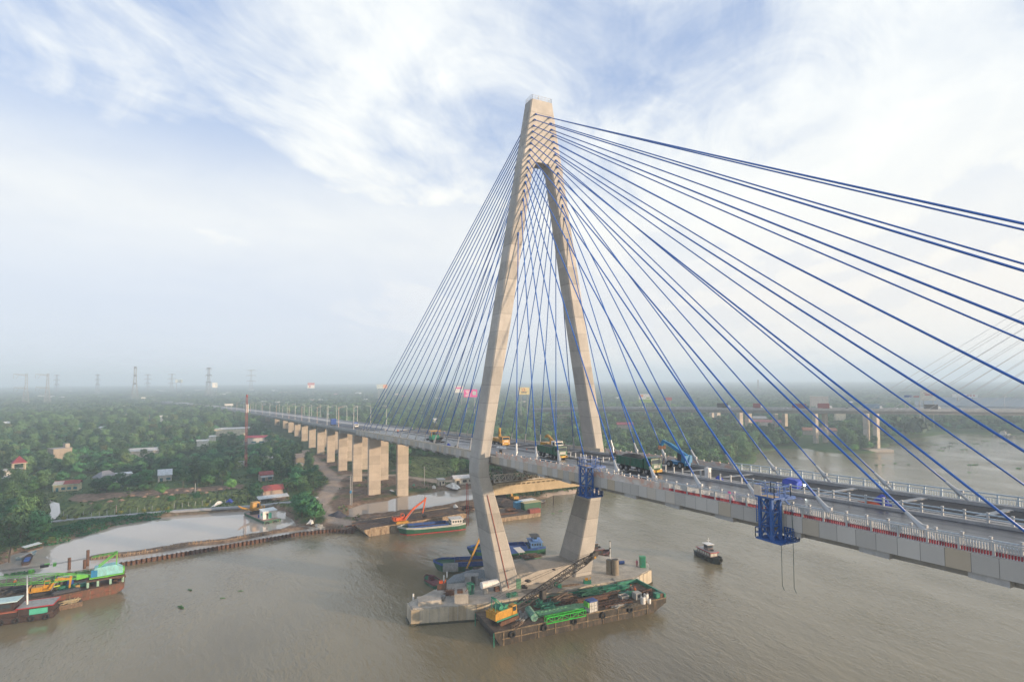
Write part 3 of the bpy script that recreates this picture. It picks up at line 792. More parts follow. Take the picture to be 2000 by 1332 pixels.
# ------------------------------------------------------------------ approach viaduct on the left bank
VE = [(693, 841.8, 27.3), (668, 838, 25.9), (637, 832.6, 24.0), (600, 826, 21.2), (565, 819.3, 18.2), (520, 811.6, 14.4), (474, 804.6, 10.8), (430, 799, 9.4), (380, 793, 8.6), (335, 788, 8.0), (300, 784, 7.6), (268, 781, 7.4)]
VP = [G(a, b, z) for a, b, z in VE]
VP[0] = Vector((-147.2, -14.1, zt(-147) - .3))
via = thing('approach_viaduct', 'long concrete approach viaduct descending on paired piers into the hazy left bank', 'viaduct')
def vframe():
    pts = []
    for i in range(len(VP) - 1):
        n = 6
        for j in range(n):
            p0, p1, p2, p3 = VP[max(0, i - 1)], VP[i], VP[i + 1], VP[min(len(VP) - 1, i + 2)]
            t = j / n
            pts.append(0.5 * ((2 * p1) + (p2 - p0) * t + (2 * p0 - 5 * p1 + 4 * p2 - p3) * t * t + (3 * p1 - p0 - 3 * p2 + p3) * t ** 3))
    pts.append(VP[-1]); out = []
    for i, p in enumerate(pts):
        d = (pts[min(i + 1, len(pts) - 1)] - pts[max(i - 1, 0)]); d.z = 0; d.normalize()
        out.append((p, Vector((d.y, -d.x, 0)).normalized()))
    return out
VF = vframe()
for i, (p, nr_) in enumerate(VF):
    if nr_.dot(Vector((0, 1, 0))) < 0: VF[i] = (p, -nr_)
def vstrip(poly, mb=None):
    mb = mb or MB(); mb.loft([[p + n_ * y + Vector((0, 0, z)) for y, z in poly] for p, n_ in VF]); return mb
vstrip([(0.3, -.12), (26.7, -.12), (26.7, -.5), (.3, -.5)]).build('deck_slab', M_CON, via)
for y in (0, 26.5): vstrip([(y, .75), (y + .4, .75), (y + .4, -.62), (y, -.62)]).build('parapet', M_WHITEC, via)
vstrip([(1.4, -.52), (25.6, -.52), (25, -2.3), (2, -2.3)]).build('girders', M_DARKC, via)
vstrip([(1.2, -.116), (12.4, -.116), (12.4, -.05), (1.2, -.05)]).build('near_roadway', paint('grey asphalt', (.075, .077, .085), .8, .25, .4), via)
vstrip([(14.6, -.116), (25.8, -.116), (25.8, -.05), (14.6, -.05)]).build('far_roadway', paint('pale dusty roadway', (.36, .34, .32), .85, .2, .3), via)
vstrip([(13.1, -.117), (13.9, -.117), (13.8, .75), (13.2, .75)]).build('median_barrier', M_WHITEC, via)

def column(px, py, wpx, name='pier', parent=via, ztop=None, thick=1.9, zg=0.8):
    p = G(px, py, zg); d = depth(p); wy = wpx / FOC * d / 0.96
    mb = MB(); h = ztop if ztop else 20
    mb.loft([[(p.x - thick * .5, p.y - wy / 2 + .25, z), (p.x - thick * .5 + .25, p.y - wy / 2, z), (p.x + thick * .5 - .25, p.y - wy / 2, z), (p.x + thick * .5, p.y - wy / 2 + .25, z),
              (p.x + thick * .5, p.y + wy / 2 - .25, z), (p.x + thick * .5 - .25, p.y + wy / 2, z), (p.x - thick * .5 + .25, p.y + wy / 2, z), (p.x - thick * .5, p.y + wy / 2 - .25, z)] for z in (zg - 1.5, h)])
    return mb.build(name, M_PIER, parent), p
def vz(x):
    b_ = min(VF, key=lambda q: abs(q[0].x - x)); return b_[0]
for px, py, w_ in ((730.5, 967, 23), (697.3, 941, 17.5), (668.7, 919.7, 16.5), (645.6, 903, 14.5), (626, 888, 13.5), (609.4, 875, 12.5), (594.6, 862, 11.5), (580.6, 853.5, 11), (568, 845, 10), (557, 838, 9), (541, 831, 8.5), (523, 823, 8),
                   (785.5, 965, 22), (749, 938, 17), (713, 918, 16), (684, 901, 14), (660, 886, 13), (640, 873, 12)):
    p = G(px, py, .8)
    top = (zt(p.x) - 2.2) if p.x > -147 else vz(p.x).z - 2.28
    column(px, py, w_, ztop=top)
mb_x = [-190, -232, -272, -312, -352, -392, -440, -490, -540, -590]
for x in mb_x:
    p, n_ = min(VF, key=lambda q: abs(q[0].x - x)); mb = MB()
    mb.bar(p + n_ * .05 + Vector((0, 0, -1.65)), p + n_ * 26.9 + Vector((0, 0, -1.65)), 1.5, 1.3)
    mb.build('pier_cap', M_CON, via)
# street lamps along both parapets
M_GALV = paint('lamp post steel', (.55, .55, .53), .5, .12, .6)
M_PINKP = paint('lamp post primer', (.58, .42, .36), .5, .12, .6)
def lamp_proto(mat):
    t = thing('street_lamp', '', 'street lamp')
    MB().tube((0, 0, 0), (0, 0, 11.0), .15, .09, n=8).build('pole', mat, t)
    m_ = MB(); m_.tube((0, 0, 10.2), (0, 1.2, 10.9), .07); m_.tube((0, 1.2, 10.9), (0, 2.6, 11.0), .06); m_.build('arm', mat, t)
    m_ = MB(); m_.box((0, 2.9, 11.0), (.32, .9, .16), top=.7); m_.build('lamp_head', M_RAILW, t)
    return t
lp = {0: lamp_proto(M_GALV), 1: lamp_proto(M_PINKP)}; used_l = {}
LNP = [(1421, 400), (1263, 380)]
lamps_near = [(1497, 865), (1292, 825), (1128, 790), (992, 765), (878, 740), (776, 715), (686, 690), (600, 690), (511, 690), (422, 680), (330, 670), (231, 655), (131, 640), (60, 630), (-40, 612), (-130, 596)]
lamps_far = [(1955, 795), (1741, 765), (1552, 742), (1400, 735), (1263, 720), (1146, 700), (1030, 680), (914, 672), (807, 660), (690, 645), (574, 635), (459, 628), (334, 622), (211, 610), (95, 600)]
lbl = ['tall galvanised street lamp on the near parapet of the approach viaduct', 'tall galvanised street lamp on the far parapet of the approach viaduct']
for side, lst in ((0, lamps_near), (1, lamps_far)):
    for i, (zx, zy) in enumerate(lst):
        px, py = 480 + zx / 7.143, 720 + zy / 7.143
        # nearest station along the viaduct whose foot projects to this column
        best = None
        cand = [(Vector((x, -14.2 if side == 0 else 12.2, zt(x) - .2))) for x in range(-146, -20, 1)] if zx > 1530 else []
        cand += [p + n_ * (0.2 if side == 0 else 26.7) + Vector((0, 0, .7)) for p, n_ in VF]
        cand2 = []
        for a, b_ in zip(cand, cand[1:]): cand2 += [a.lerp(b_, q / 6) for q in range(6)]
        for c_ in cand2:
            dd = c_ - CAM; k = dd.dot(FW); qx = 1000 + FOC * dd.dot(RT0) / k
            if best is None or abs(qx - px) < best[0]: best = (abs(qx - px), c_)
        if best[0] > 4: continue
        mt = 1 if (i % 2 and side == 0) else 0
        rz = 0 if side == 0 else PI
        lab = lbl[side] if mt == 0 else 'pinkish primed street lamp on the near parapet of the approach viaduct'
        if mt not in used_l: o = lp[mt]; o.location = best[1]; o.rotation_euler = (0, 0, rz); o['label'] = lab; used_l[mt] = 1
        else: o = dup(lp[mt], best[1], rz)
        o['label'] = lab; o['group'] = {0: 'galvanised lamps on the near parapet', 1: 'lamps on the far parapet'}[side] if mt == 0 else 'pinkish lamps on the near parapet'

# ------------------------------------------------------------------ the older bridge upstream
old = thing('older_bridge', 'hazy older cable-stayed bridge with pale stays crossing behind at the right', 'bridge')
oz = lambda t: 28.6
OA = at_depth(1180, 797.5, 520); OB = at_depth(1600, 800, 432); OC = at_depth(2000, 803.5, 395); OD = at_depth(2500, 808, 360)
OP = [at_depth(1040, 799, 570), OA, at_depth(1390, 798.5, 470), OB, at_depth(1800, 801.5, 410), OC, at_depth(2250, 805.5, 378), OD]
def oswp(poly, name, mat):
    rings = []
    for i, p in enumerate(OP):
        d = OP[min(i + 1, len(OP) - 1)] - OP[max(i - 1, 0)]; d.z = 0; d.normalize(); n_ = Vector((-d.y, d.x, 0))
        if n_.dot(FW0) < 0: n_ = -n_
        rings.append([p + n_ * y + Vector((0, 0, z)) for y, z in poly])
    return MB().loft(rings).build(name, mat, old)
oswp([(0, 0), (18, 0), (18, -.8), (0, -.8)], 'deck_slab', concrete('old deck concrete', (.38, .37, .36)))
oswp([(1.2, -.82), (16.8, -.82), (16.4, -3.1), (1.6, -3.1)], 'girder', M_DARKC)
for y in (0, 17.7): oswp([(y, .01), (y + .25, .01), (y + .25, .9), (y, .9)], 'parapet', M_CON)
for px, py, dx in ((1347, 822, 9), (1391.5, 832, 9), (1401.5, 834, 9), (1445.6, 847, 9), (1463, 846, 9), (1515, 856, 8), (1534, 857, 8), (1593.7, 867, 8), (1612.6, 866, 8), (1693.5, 876, 9), (1713, 877.5, 9)):
    t = min(1, max(0, (px - 1180) / 820))
    p = G(px, py, .5); h = at_depth(px, 808 if px > 1450 else 806, depth(p)).z
    mb = MB(); wd = dx / FOC * depth(p) / 2
    mb.box((p.x, p.y, h / 2 - .5), (wd * 1.7, wd * 2, h + 1)); mb.build('pier', M_PIER, old)
mb = MB(); a = G(1690, 880, .5); b_ = G(1738, 880, .5)
mb.bar(a + Vector((0, 0, .3)), b_ + Vector((0, 0, .3)), 9, 1.6); mb.build('pile_cap', M_PIER, old)
# its stays rise to a pylon beyond the right edge
ptop = at_depth(2420, 352, 372); pbase = at_depth(2420, 830, 372)
for i in range(11):
    a = at_depth(1703 + i * 36 + (i % 2) * 5, 799.5, 418 - i * 3.2)
    for q, off in ((0, 0), (1, 1)):
        e = ptop.lerp(pbase, 0.02 + i * 0.042)
        n_ = Vector((FW0.x, FW0.y, 0)) * (1.0 + 16 * off)
        MB().tube(a + n_, e + n_ * .6, .14, n=5).build('stay_cable', M_SLV, old)
for off in (2, 15):
    n_ = Vector((FW0.x, FW0.y, 0)) * off
    MB().bar(Vector((ptop.x, ptop.y, ptop.z + 3)) + n_ * .7, Vector((pbase.x, pbase.y, -1)) + n_, 4, 3).build('pylon_leg', M_PYL, old)
# ------------------------------------------------------------------ vegetation
def card_mesh(name, C, N, S, mat, aspect=0.62, rng=None):
    """many small leaf-sized faces: centres, normals, sizes"""
    rng = rng or RNG
    n = len(C); N = N / (np.linalg.norm(N, axis=1, keepdims=True) + 1e-9)
    r = rng.normal(size=(n, 3)); u = np.cross(N, r); u /= (np.linalg.norm(u, axis=1, keepdims=True) + 1e-9); v = np.cross(N, u)
    u = u * S[:, None]; v = v * (S * aspect)[:, None]
    bend = N * (S * 0.25)[:, None]
    V = np.stack([C - u - bend, C - v, C + u - bend, C + v], 1).reshape(-1, 3)
    me = bpy.data.meshes.new(name)
    me.vertices.add(4 * n); me.vertices.foreach_set('co', V.ravel().astype(np.float32))
    me.loops.add(4 * n); me.loops.foreach_set('vertex_index', np.arange(4 * n, dtype=np.int32))
    me.polygons.add(n); me.polygons.foreach_set('loop_start', np.arange(0, 4 * n, 4, dtype=np.int32)); me.polygons.foreach_set('loop_total', np.full(n, 4, np.int32))
    me.update(); me.materials.append(mat); return me

def crown(name, mat, seed, rx_=3.6, h0=2.2, h1=8.0, clumps=26, per=58, leafs=0.40, flat=0.8, cr=1.35):
    rg = np.random.default_rng(seed); C = []; N = []
    cz = (h0 + h1) / 2; hz = (h1 - h0) / 2
    for i in range(clumps):
        d = rg.normal(size=3); d /= np.linalg.norm(d); d[2] = d[2] * .9 + .15
        q = rg.uniform(.45, 1.0) ** .6
        c = np.array([d[0] * rx_ * q * .82, d[1] * rx_ * q * .82, cz + d[2] * hz * q * flat])
        rr = cr * rg.uniform(.65, 1.25)
        k = int(per * rg.uniform(.6, 1.3))
        e = rg.normal(size=(k, 3)); e /= np.linalg.norm(e, axis=1, keepdims=True)
        p = c + e * rr * (rg.uniform(.35, 1.05, (k, 1))) * np.array([1.1, 1.1, .78])
        C.append(p); N.append(e * .9 + d * .35 + rg.normal(size=(k, 3)) * .24 + np.array([0, 0, .25]))
    C = np.concatenate(C); N = np.concatenate(N)
    return card_mesh(name, C, N, rg.uniform(.6, 1.25, len(C)) * leafs, mat, .62, rg)

def trunk_mesh(name, h, r, seed, limbs=5):
    rg = random.Random(seed); mb = MB(); p = Vector((0, 0, -.3)); k = 4
    for i in range(k):
        q = Vector((rg.uniform(-.2, .2) * (i > 0), rg.uniform(-.2, .2) * (i > 0), h * (i + 1) / k)); mb.tube(p, q, r * (1 - .16 * i), r * (1 - .16 * (i + 1)), n=6); p = q
    for i in range(limbs):
        a = rg.uniform(0, 2 * PI); z = h * rg.uniform(.5, 1)
        mb.tube((0, 0, z), (math.cos(a) * h * .32, math.sin(a) * h * .32, z + h * rg.uniform(.2, .45)), r * .5, r * .15, n=5)
    return mb.mesh(name, M_BARK)
M_BARK = paint('bark', (0.10, 0.078, 0.055), .95, .35, 2.5, bmp=.5)
LF = {
    'dark': leaf('dark broad leaves', (0.017, 0.078, 0.034), (0.070, 0.215, 0.078)),
    'dome': leaf('orchard leaves', (0.040, 0.125, 0.040), (0.135, 0.30, 0.085), yellow=(.13, .13, .035)),
    'olive': leaf('olive leaves', (0.038, 0.088, 0.040), (0.125, 0.23, 0.09), yellow=(.12, .095, .04)),
    'palm': leaf('palm fronds', (0.024, 0.055, 0.018), (0.065, 0.11, 0.035), yellow=(.14, .12, .04)),
    'banana': leaf('banana leaves', (0.055, 0.13, 0.032), (0.12, 0.23, 0.055), yellow=(.22, .22, .06)),
}
def palm_mesh(name, seed, h=8.5, n=19, L=3.4):
    rg = random.Random(seed); mb = MB()
    for i in range(n):
        a = 2 * PI * i / n * 2.4 + rg.uniform(-.2, .2); up = rg.uniform(-.35, .95); p = Vector((0, 0, h)); d = Vector((math.cos(a), math.sin(a), up)).normalized()
        s = Vector((-math.sin(a), math.cos(a), 0)); pts = []
        for k in range(6):
            pts.append(p.copy()); p = p + d * (L / 5); d = (d + Vector((0, 0, -.28))).normalized()
        wd = [.12, .5, .62, .55, .38, .04]
        vs = []; fs = []
        for k in range(6): vs += [pts[k] - s * wd[k] - Vector((0, 0, wd[k] * .6)), pts[k], pts[k] + s * wd[k] - Vector((0, 0, wd[k] * .6))]
        for k in range(5): b_ = k * 3; fs += [(b_, b_ + 1, b_ + 4, b_ + 3), (b_ + 1, b_ + 2, b_ + 5, b_ + 4)]
        mb.add(vs, fs)
    return mb.mesh(name, LF['palm'])
def banana_mesh(name, seed, n=15):
    rg = random.Random(seed); mb = MB()
    for st in range(3):
        cx, cy_ = rg.uniform(-1.2, 1.2), rg.uniform(-1.2, 1.2); h = rg.uniform(1.6, 2.6)
        for i in range(n // 2):
            a = rg.uniform(0, 2 * PI); p = Vector((cx, cy_, h)); d = Vector((math.cos(a), math.sin(a), rg.uniform(.6, 2.0))).normalized(); s = Vector((-math.sin(a), math.cos(a), 0))
            pts = []
            for k in range(5): pts.append(p.copy()); p = p + d * .55; d = (d + Vector((0, 0, -.33))).normalized()
            wd = [.08, .34, .40, .32, .05]; vs = []; fs = []
            for k in range(5): vs += [pts[k] - s * wd[k], pts[k] + s * wd[k]]
            for k in range(4): fs.append((2 * k, 2 * k + 1, 2 * k + 3, 2 * k + 2))
            mb.add(vs, fs)
    return mb.mesh(name, LF['banana'])
def simple_trunk(name, h, r, lean=.3):
    return MB().tube((0, 0, -.3), (lean * .4, 0, h * .5), r, r * .8, n=6).tube((lean * .4, 0, h * .5), (0, 0, h), r * .8, r * .6, n=6).mesh(name, M_BARK)

KINDS = {}
def kind(k, name, lab, crowns, trunks): KINDS[k] = (name, lab, crowns, trunks)
kind('dark', 'broadleaf_tree', 'dark green round-topped tree', [crown('crown', LF['dark'], 10 + i, 3.5, 1.6, 7.6 + i * .5) for i in range(3)], [trunk_mesh('trunk', 3.6, .2, i) for i in range(3)])
kind('dome', 'fruit_tree', 'mid green dome-shaped fruit tree', [crown('crown', LF['dome'], 20 + i, 3.5, 1.0, 5.6, 24, 66, .32, .8, 1.25) for i in range(3)], [trunk_mesh('trunk', 2.4, .17, 5 + i) for i in range(3)])
kind('olive', 'willowy_tree', 'tall olive green feathery tree', [crown('crown', LF['olive'], 30 + i, 2.9, 1.8, 11.5 + i, 34, 52, .30, .95, 1.25) for i in range(3)], [trunk_mesh('trunk', 6, .19, 9 + i) for i in range(3)])
kind('palm', 'coconut_palm', 'coconut palm with drooping fronds', [palm_mesh('crown', i, 7.5 + i) for i in range(2)], [simple_trunk('trunk', 7.6 + i, .17) for i in range(2)])
kind('banana', 'banana_plant', 'light green banana plant with torn broad leaves', [banana_mesh('crown', i) for i in range(3)], [simple_trunk('trunk', 2.2, .16, .1) for i in range(3)])

def make_tree(k, loc, sc, rz, label, group, var=0, sq=1.0):
    name, _, crs, trs = KINDS[k]
    t = thing(name, label, 'tree' if k != 'banana' else 'plant', loc, rz, group)
    t.scale = (sc, sc, sc * sq)
    for nm, ms in (('crown', crs), ('trunk', trs)):
        o = bpy.data.objects.new(nm, ms[var % len(ms)]); link_child(o, t)
    return t

# clearings: (point, radius, metres kept open in front, half width of that gap)
CLEAR = []
def clear(px, py, r, front=14, hw=7, z=1.0):
    CLEAR.append((*G2(px, py, z), r, front, hw))
def tree_ok(X, Y, minsd=2.5):
    ok = sdf(X, Y, L1) > minsd
    for pl, mg in ((BARE, 1), (BANK, 0), (PLOT, -1), (ROWS, -1), (DIRT, 0), (CROP, 0)): ok &= sdf(X, Y, pl) < mg
    ok &= pdist(X, Y, ROAD) > 5
    for t in TRACKS: ok &= pdist(X, Y, t) > 6
    ok &= pdist(X, Y, [(p.x + n_.x * 13, p.y + n_.y * 13) for p, n_ in VF][::3]) > 21
    for cx, cy_, r, fr, hw in CLEAR:
        dx, dy = X - cx, Y - cy_; dc = math.hypot(cx - CAM.x, cy_ - CAM.y); ux, uy = (CAM.x - cx) / dc, (CAM.y - cy_) / dc
        al = dx * ux + dy * uy; la = np.abs(dx * uy - dy * ux)
        ok &= ~((np.hypot(dx, dy) < r) | ((al > -1) & (al < fr) & (la < hw)))
    return ok
def polar(X, Y):
    dx, dy = X - CAM.x, Y - CAM.y; f_ = dx * FW0.x + dy * FW0.y; r_ = dx * RT0.x + dy * RT0.y
    return f_, r_
# ------------------------------------------------------------------ machines, vehicles, people
M_TYRE = paint('tyre rubber', (.018, .018, .019), .85, .3, 2)
M_BLK = paint('black steel', (.028, .028, .030), .6, .4, 1.5, dirt=(.09, .06, .04), dirt_amt=.25)
M_GLS = glass()
M_CHROME = paint('bright trim', (.5, .5, .5), .35, .1, 2, metal=.6)
M_YEL = paint('yellow machine paint', (.46, .235, .02), .45, .2, 1.2, dirt=(.16, .09, .035), dirt_amt=.22)
M_ORA = paint('orange machine paint', (.56, .085, .015), .45, .2, 1.2, dirt=(.16, .06, .03), dirt_amt=.2)
M_GRN = paint('truck green', (.010, .105, .062), .45, .25, 1.2, dirt=(.08, .065, .045), dirt_amt=.25)
M_TEAL = paint('sea green paint', (.012, .20, .125), .5, .25, 1.2, dirt=(.07, .06, .04), dirt_amt=.25)
M_LIME = paint('lime green paint', (.10, .40, .045), .5, .2, 1.0, dirt=(.10, .13, .04), dirt_amt=.2)
M_VIVID = paint('vivid green paint', (.012, .40, .03), .5, .15, 1.0)
M_CYAN = paint('pale turquoise paint', (.22, .50, .52), .5, .2, .6, dirt=(.2, .3, .28), dirt_amt=.25)
M_TELE = paint('blue machine paint', (.012, .17, .36), .45, .2, 1)
M_WHT = paint('white paint', (.70, .69, .66), .5, .12, .9, dirt=(.36, .29, .22), dirt_amt=.2)
M_GREYP = paint('grey paint', (.30, .31, .31), .6, .2, 1, dirt=(.14, .1, .07), dirt_amt=.3)
M_RED = paint('red paint', (.42, .025, .03), .5, .25, 1)
M_PINK = paint('pink film', (.62, .13, .30), .5, .2, 2)
M_WOODY = paint('weathered planks', (.22, .155, .105), .9, .4, 1.4, dirt=(.08, .055, .04), dirt_amt=.45, bmp=.3)
M_DKWOOD = paint('dark boat planks', (.042, .024, .020), .75, .4, 1.3, dirt=(.10, .07, .05), dirt_amt=.15)
M_LOAD = paint('crushed rock load', (.05, .046, .042), .95, .45, 3, bmp=.8)
M_LAMPG = paint('lamp glass', (.62, .60, .52), .2, .05, 1)
M_PLATE = paint('number plate', (.66, .50, .03), .5, .05, 1)
M_TARPW = paint('white sheeting', (.68, .67, .65), .6, .2, 1.1, bmp=.6)
def wheel(t, x, y, r=.52, w=.34, z=None, name='wheel'):
    z = r if z is None else z
    mb = MB(); mb.tube((x, y - w / 2, z), (x, y + w / 2, z), r, n=16)
    o = mb.build(name, M_TYRE, t, smooth=False, bevel=.04)
    mb = MB(); s = 1 if y > 0 else -1; mb.tube((x, y + s * (w / 2 - .03), z), (x, y + s * (w / 2 + .025), z), r * .52, n=12); mb.tube((x, y + s * (w / 2), z), (x, y + s * (w / 2 + .09), z), r * .2, n=8)
    mb.build('rim', M_GREYP, o)
def truck_cab(t, x0, mat, h=2.95, w=2.45, l=1.9):
    mb = MB()
    prof = [(x0 - l, .95), (x0, .95), (x0 + .04, 1.9), (x0 - .16, h - .08), (x0 - .4, h), (x0 - l, h)]
    mb.loft([[(x, -w / 2, z) for x, z in prof], [(x, w / 2, z) for x, z in prof]])
    cab = mb.build('cab', mat, t, bevel=.06)
    mb = MB(); mb.loft([[(x0 + .035, -w * .45, 1.98), (x0 + .035, w * .45, 1.98), (x0 - .14, w * .43, h - .28), (x0 - .14, -w * .43, h - .28)], [(x0 + .06, -w * .45, 1.98), (x0 + .06, w * .45, 1.98), (x0 - .11, w * .43, h - .28), (x0 - .11, -w * .43, h - .28)]])
    mb.build('windshield', M_GLS, cab)
    for s in (-1, 1):
        mb = MB(); mb.box((x0 - .75, s * (w / 2 + .005), 2.25), (.85, .03, .72)); mb.build('side_window', M_GLS, cab)
        mb = MB(); mb.box((x0 - .45, s * (w / 2 - .28), .98), (.0, 0, 0)) if 0 else mb.box((x0 + .045, s * (w / 2 - .3), 1.02), (.09, .36, .2)); mb.build('headlight', M_LAMPG, cab)
        mb = MB(); mb.bar((x0 - .1, s * w / 2, h - .3), (x0 + .2, s * (w / 2 + .25), h - .4), .05); mb.box((x0 + .2, s * (w / 2 + .25), h - .75), (.09, .2, .62)); mb.build('mirror', M_BLK, cab)
    mb = MB()
    for i in range(4): mb.box((x0 + .055, 0, 1.3 + i * .14), (.05, w * .62, .07))
    mb.build('grille', M_CHROME, cab)
    mb = MB(); mb.box((x0 + .04, 0, .72), (.24, w * .98, .42)); mb.build('bumper', M_YEL if mat is M_GRN else mat, t)
    mb = MB(); mb.box((x0 + .175, 0, .7), (.03, .62, .2)); mb.build('number_plate', M_PLATE, t)
    mb = MB(); mb.box((x0 - .1, 0, h + .03), (.5, w * .9, .08)); mb.build('sun_visor', M_BLK, cab)
    return cab
def on_deck(x, y): return Vector((x, y, zt(x, y) - .1))
def deck_rot(x, rz): return (0, 0, rz)
def dump_truck(loc, rz, label, loadh=.8):
    t = thing('dump_truck', label, 'truck', loc, rz)
    MB().b2((-4.5, -.45, .62), (4.1, .45, .98)).b2((-1.2, -1.15, .55), (.6, -.5, 1.0)).b2((-1.2, .5, .55), (.6, 1.15, 1.0)).build('chassis', M_BLK, t)
    for x in (3.05, 1.35, -2.2, -3.55):
        for y in (-1.06, 1.06): wheel(t, x, y, .54, .42)
    truck_cab(t, 4.35, M_GRN)
    w_ = 1.24; mb = MB()
    mb.b2((-4.75, -w_, 1.08), (2.15, w_, 1.22))
    for s in (-1, 1):
        mb.b2((-4.75, s * w_, 1.221), (2.15, s * (w_ - .08), 2.5)); mb.b2((-4.8, s * (w_ + .06), 2.42), (2.2, s * (w_ - .1), 2.56))
        for i in range(9): mb.b2((-4.6 + i * .83, s * (w_ + .055), 1.15), (-4.5 + i * .83, s * (w_ + .002), 2.42))
    mb.b2((2.15, -w_, 1.08), (2.25, w_, 2.75)); mb.b2((-4.85, -w_, 1.08), (-4.755, w_, 2.45)); mb.b2((2.255, -w_, 2.68), (2.9, w_, 2.75))
    mb.build('cargo_bed', M_GRN, t)
    mb = MB(); nx, ny = 14, 6; vs = []
    rgl = random.Random(3)
    for i in range(nx + 1):
        for j in range(ny + 1):
            u, v = i / nx, j / ny; e = math.sin(PI * u) ** .6 * math.sin(PI * v) ** .7
            vs.append((-4.7 + 6.8 * u, -(w_ - .09) + 2 * (w_ - .09) * v, 2.3 + loadh * e + rgl.uniform(-.05, .05)))
    mb.add(vs, [(i * (ny + 1) + j, (i + 1) * (ny + 1) + j, (i + 1) * (ny + 1) + j + 1, i * (ny + 1) + j + 1) for i in range(nx) for j in range(ny)])
    mb.build('load', M_LOAD, t)
    mb = MB(); mb.b2((-.8, -1.24, .7), (.3, -1.16, .98)); mb.b2((-.8, 1.16, .7), (.3, 1.24, .98)); mb.build('side_guard', M_WHT, t)
    return t
dump_truck(on_deck(41.0, -2.6), R(3), 'green dump truck heaped with dark rock, nearest the camera on the wet lane', .85)
dump_truck(on_deck(11.2, -2.9), R(0), 'green dump truck with a nearly flat load, just past the near pylon leg', .45)

def crane_truck(loc, rz, label, boom):
    t = thing('crane_truck', label, 'truck', loc, rz)
    MB().b2((-4.2, -.5, .6), (3.7, .5, 1.0)).b2((-4.2, -1.2, 1.0), (1.6, 1.2, 1.16)).build('chassis', M_BLK, t)
    for x in (2.7, -1.9, -3.2):
        for y in (-1.05, 1.05): wheel(t, x, y, .52, .4)
    truck_cab(t, 3.9, M_YEL if not boom else M_WHT, 2.9)
    MB().b2((-.9, -1.0, 1.17), (.9, 1.0, 2.0)).tube((0, 0, 2.0), (0, 0, 2.7), .45, n=10).build('slewing_base', M_YEL, t)
    MB().b2((-3.8, -1.1, 1.17), (-1.2, 1.1, 2.1)).build('counterweight', M_YEL, t)
    mb = MB()
    if boom: mb.bar((.3, 0, 3.0), (-2.2, .2, 3.9), .5, .55); mb.bar((-2.2, .2, 3.9), (-3.6, .3, 3.2), .35, .4); mb.bar((1.2, 0, 2.8), (-.5, 0, 3.3), .3)
    else: mb.bar((-.6, 0, 2.3), (-.3, 0, 5.1), .5, .6); mb.bar((-.3, 0, 5.1), (-.7, 0, 3.1), .3, .4); mb.bar((.6, 0, 2.2), (-.2, 0, 4.3), .22)
    mb.build('boom', M_YEL if boom else M_YEL, t)
    return t
crane_truck(on_deck(-29.5, 3.6), R(0), 'dusty yellow truck crane standing half behind the near pylon leg', False)
crane_truck(on_deck(-4.5, 6.2), R(0), 'white cabbed truck with folded yellow crane behind the second dump truck', True)

def telehandler(loc, rz):
    t = thing('telehandler', 'blue telescopic handler with raised boom on the far lane', 'telehandler', loc, rz)
    for x in (1.5, -1.5):
        for y in (-.95, .95): wheel(t, x, y, .68, .45)
    MB().b2((-2.4, -.75, .7), (2.2, .75, 1.25)).b2((-2.6, -.9, 1.25), (-1.6, .9, 2.6)).build('body', M_TELE, t)
    c = MB().b2((-1.0, -1.1, 1.25), (.7, -.25, 2.75)).build('cab', M_BLK, t, bevel=.06)
    MB().b2((-.85, -1.13, 1.8), (.55, -1.105, 2.6)).b2((.705, -1.0, 1.6), (.73, -.3, 2.6)).build('window', M_GLS, c)
    MB().bar((-2.3, .25, 2.5), (2.2, .25, 4.3), .55, .6).bar((2.0, .25, 4.25), (3.9, .25, 4.75), .42, .46).build('boom', M_TELE, t)
    MB().bar((3.8, .25, 4.8), (4.6, .25, 3.7), .4, .5).build('boom_head', M_TELE, t)
    MB().b2((4.3, -.7, 3.1), (4.5, 1.2, 3.8)).bar((4.5, -.3, 3.15), (5.3, -.3, 3.1), .12).bar((4.5, .8, 3.15), (5.3, .8, 3.1), .12).build('fork_carriage', M_RUST, t)
    return t
telehandler(on_deck(39.3, 8.4), R(180))
def paver():
    t = thing('paver', 'green asphalt paver under a yellow canopy on the near lane', 'paver', on_deck(-55.5, -7.6), R(-5))
    for s in (-1, 1): MB().b2((-1.8, s * 1.1, .1), (1.6, s * 1.45, .75)).build('track', M_TYRE, t)
    MB().b2((-2.2, -1.5, .55), (1.2, 1.5, 1.7)).b2((-1.6, -1.2, 1.7), (.4, 1.2, 2.1)).build('body', M_TEAL, t)
    mb = MB()
    for s in (-1, 1): mb.loft([[(1.2, s * 1.0, .6), (1.2, s * 1.6, 1.5), (1.2, s * 1.7, 1.5), (1.2, s * 1.1, .6)], [(3.2, s * 1.2, .6), (3.2, s * 2.0, 1.5), (3.2, s * 2.1, 1.5), (3.2, s * 1.3, .6)]])
    mb.b2((1.2, -1.2, .5), (3.2, 1.2, .62)); mb.build('hopper', M_BLK, t)
    MB().b2((-3.4, -2.2, .15), (-2.6, 2.2, .8)).build('screed', M_BLK, t)
    mb = MB(); mb.b2((-2.6, -1.7, 3.35), (1.0, 1.7, 3.5))
    for x in (-2.3, .7):
        for y in (-1.4, 1.4): mb.bar((x, y, 1.6), (x, y, 3.36), .1)
    mb.build('canopy', M_YEL, t); MB().b2((-1.4, -.4, 2.1), (-.9, .4, 2.9)).build('seat', M_BLK, t)
paver()
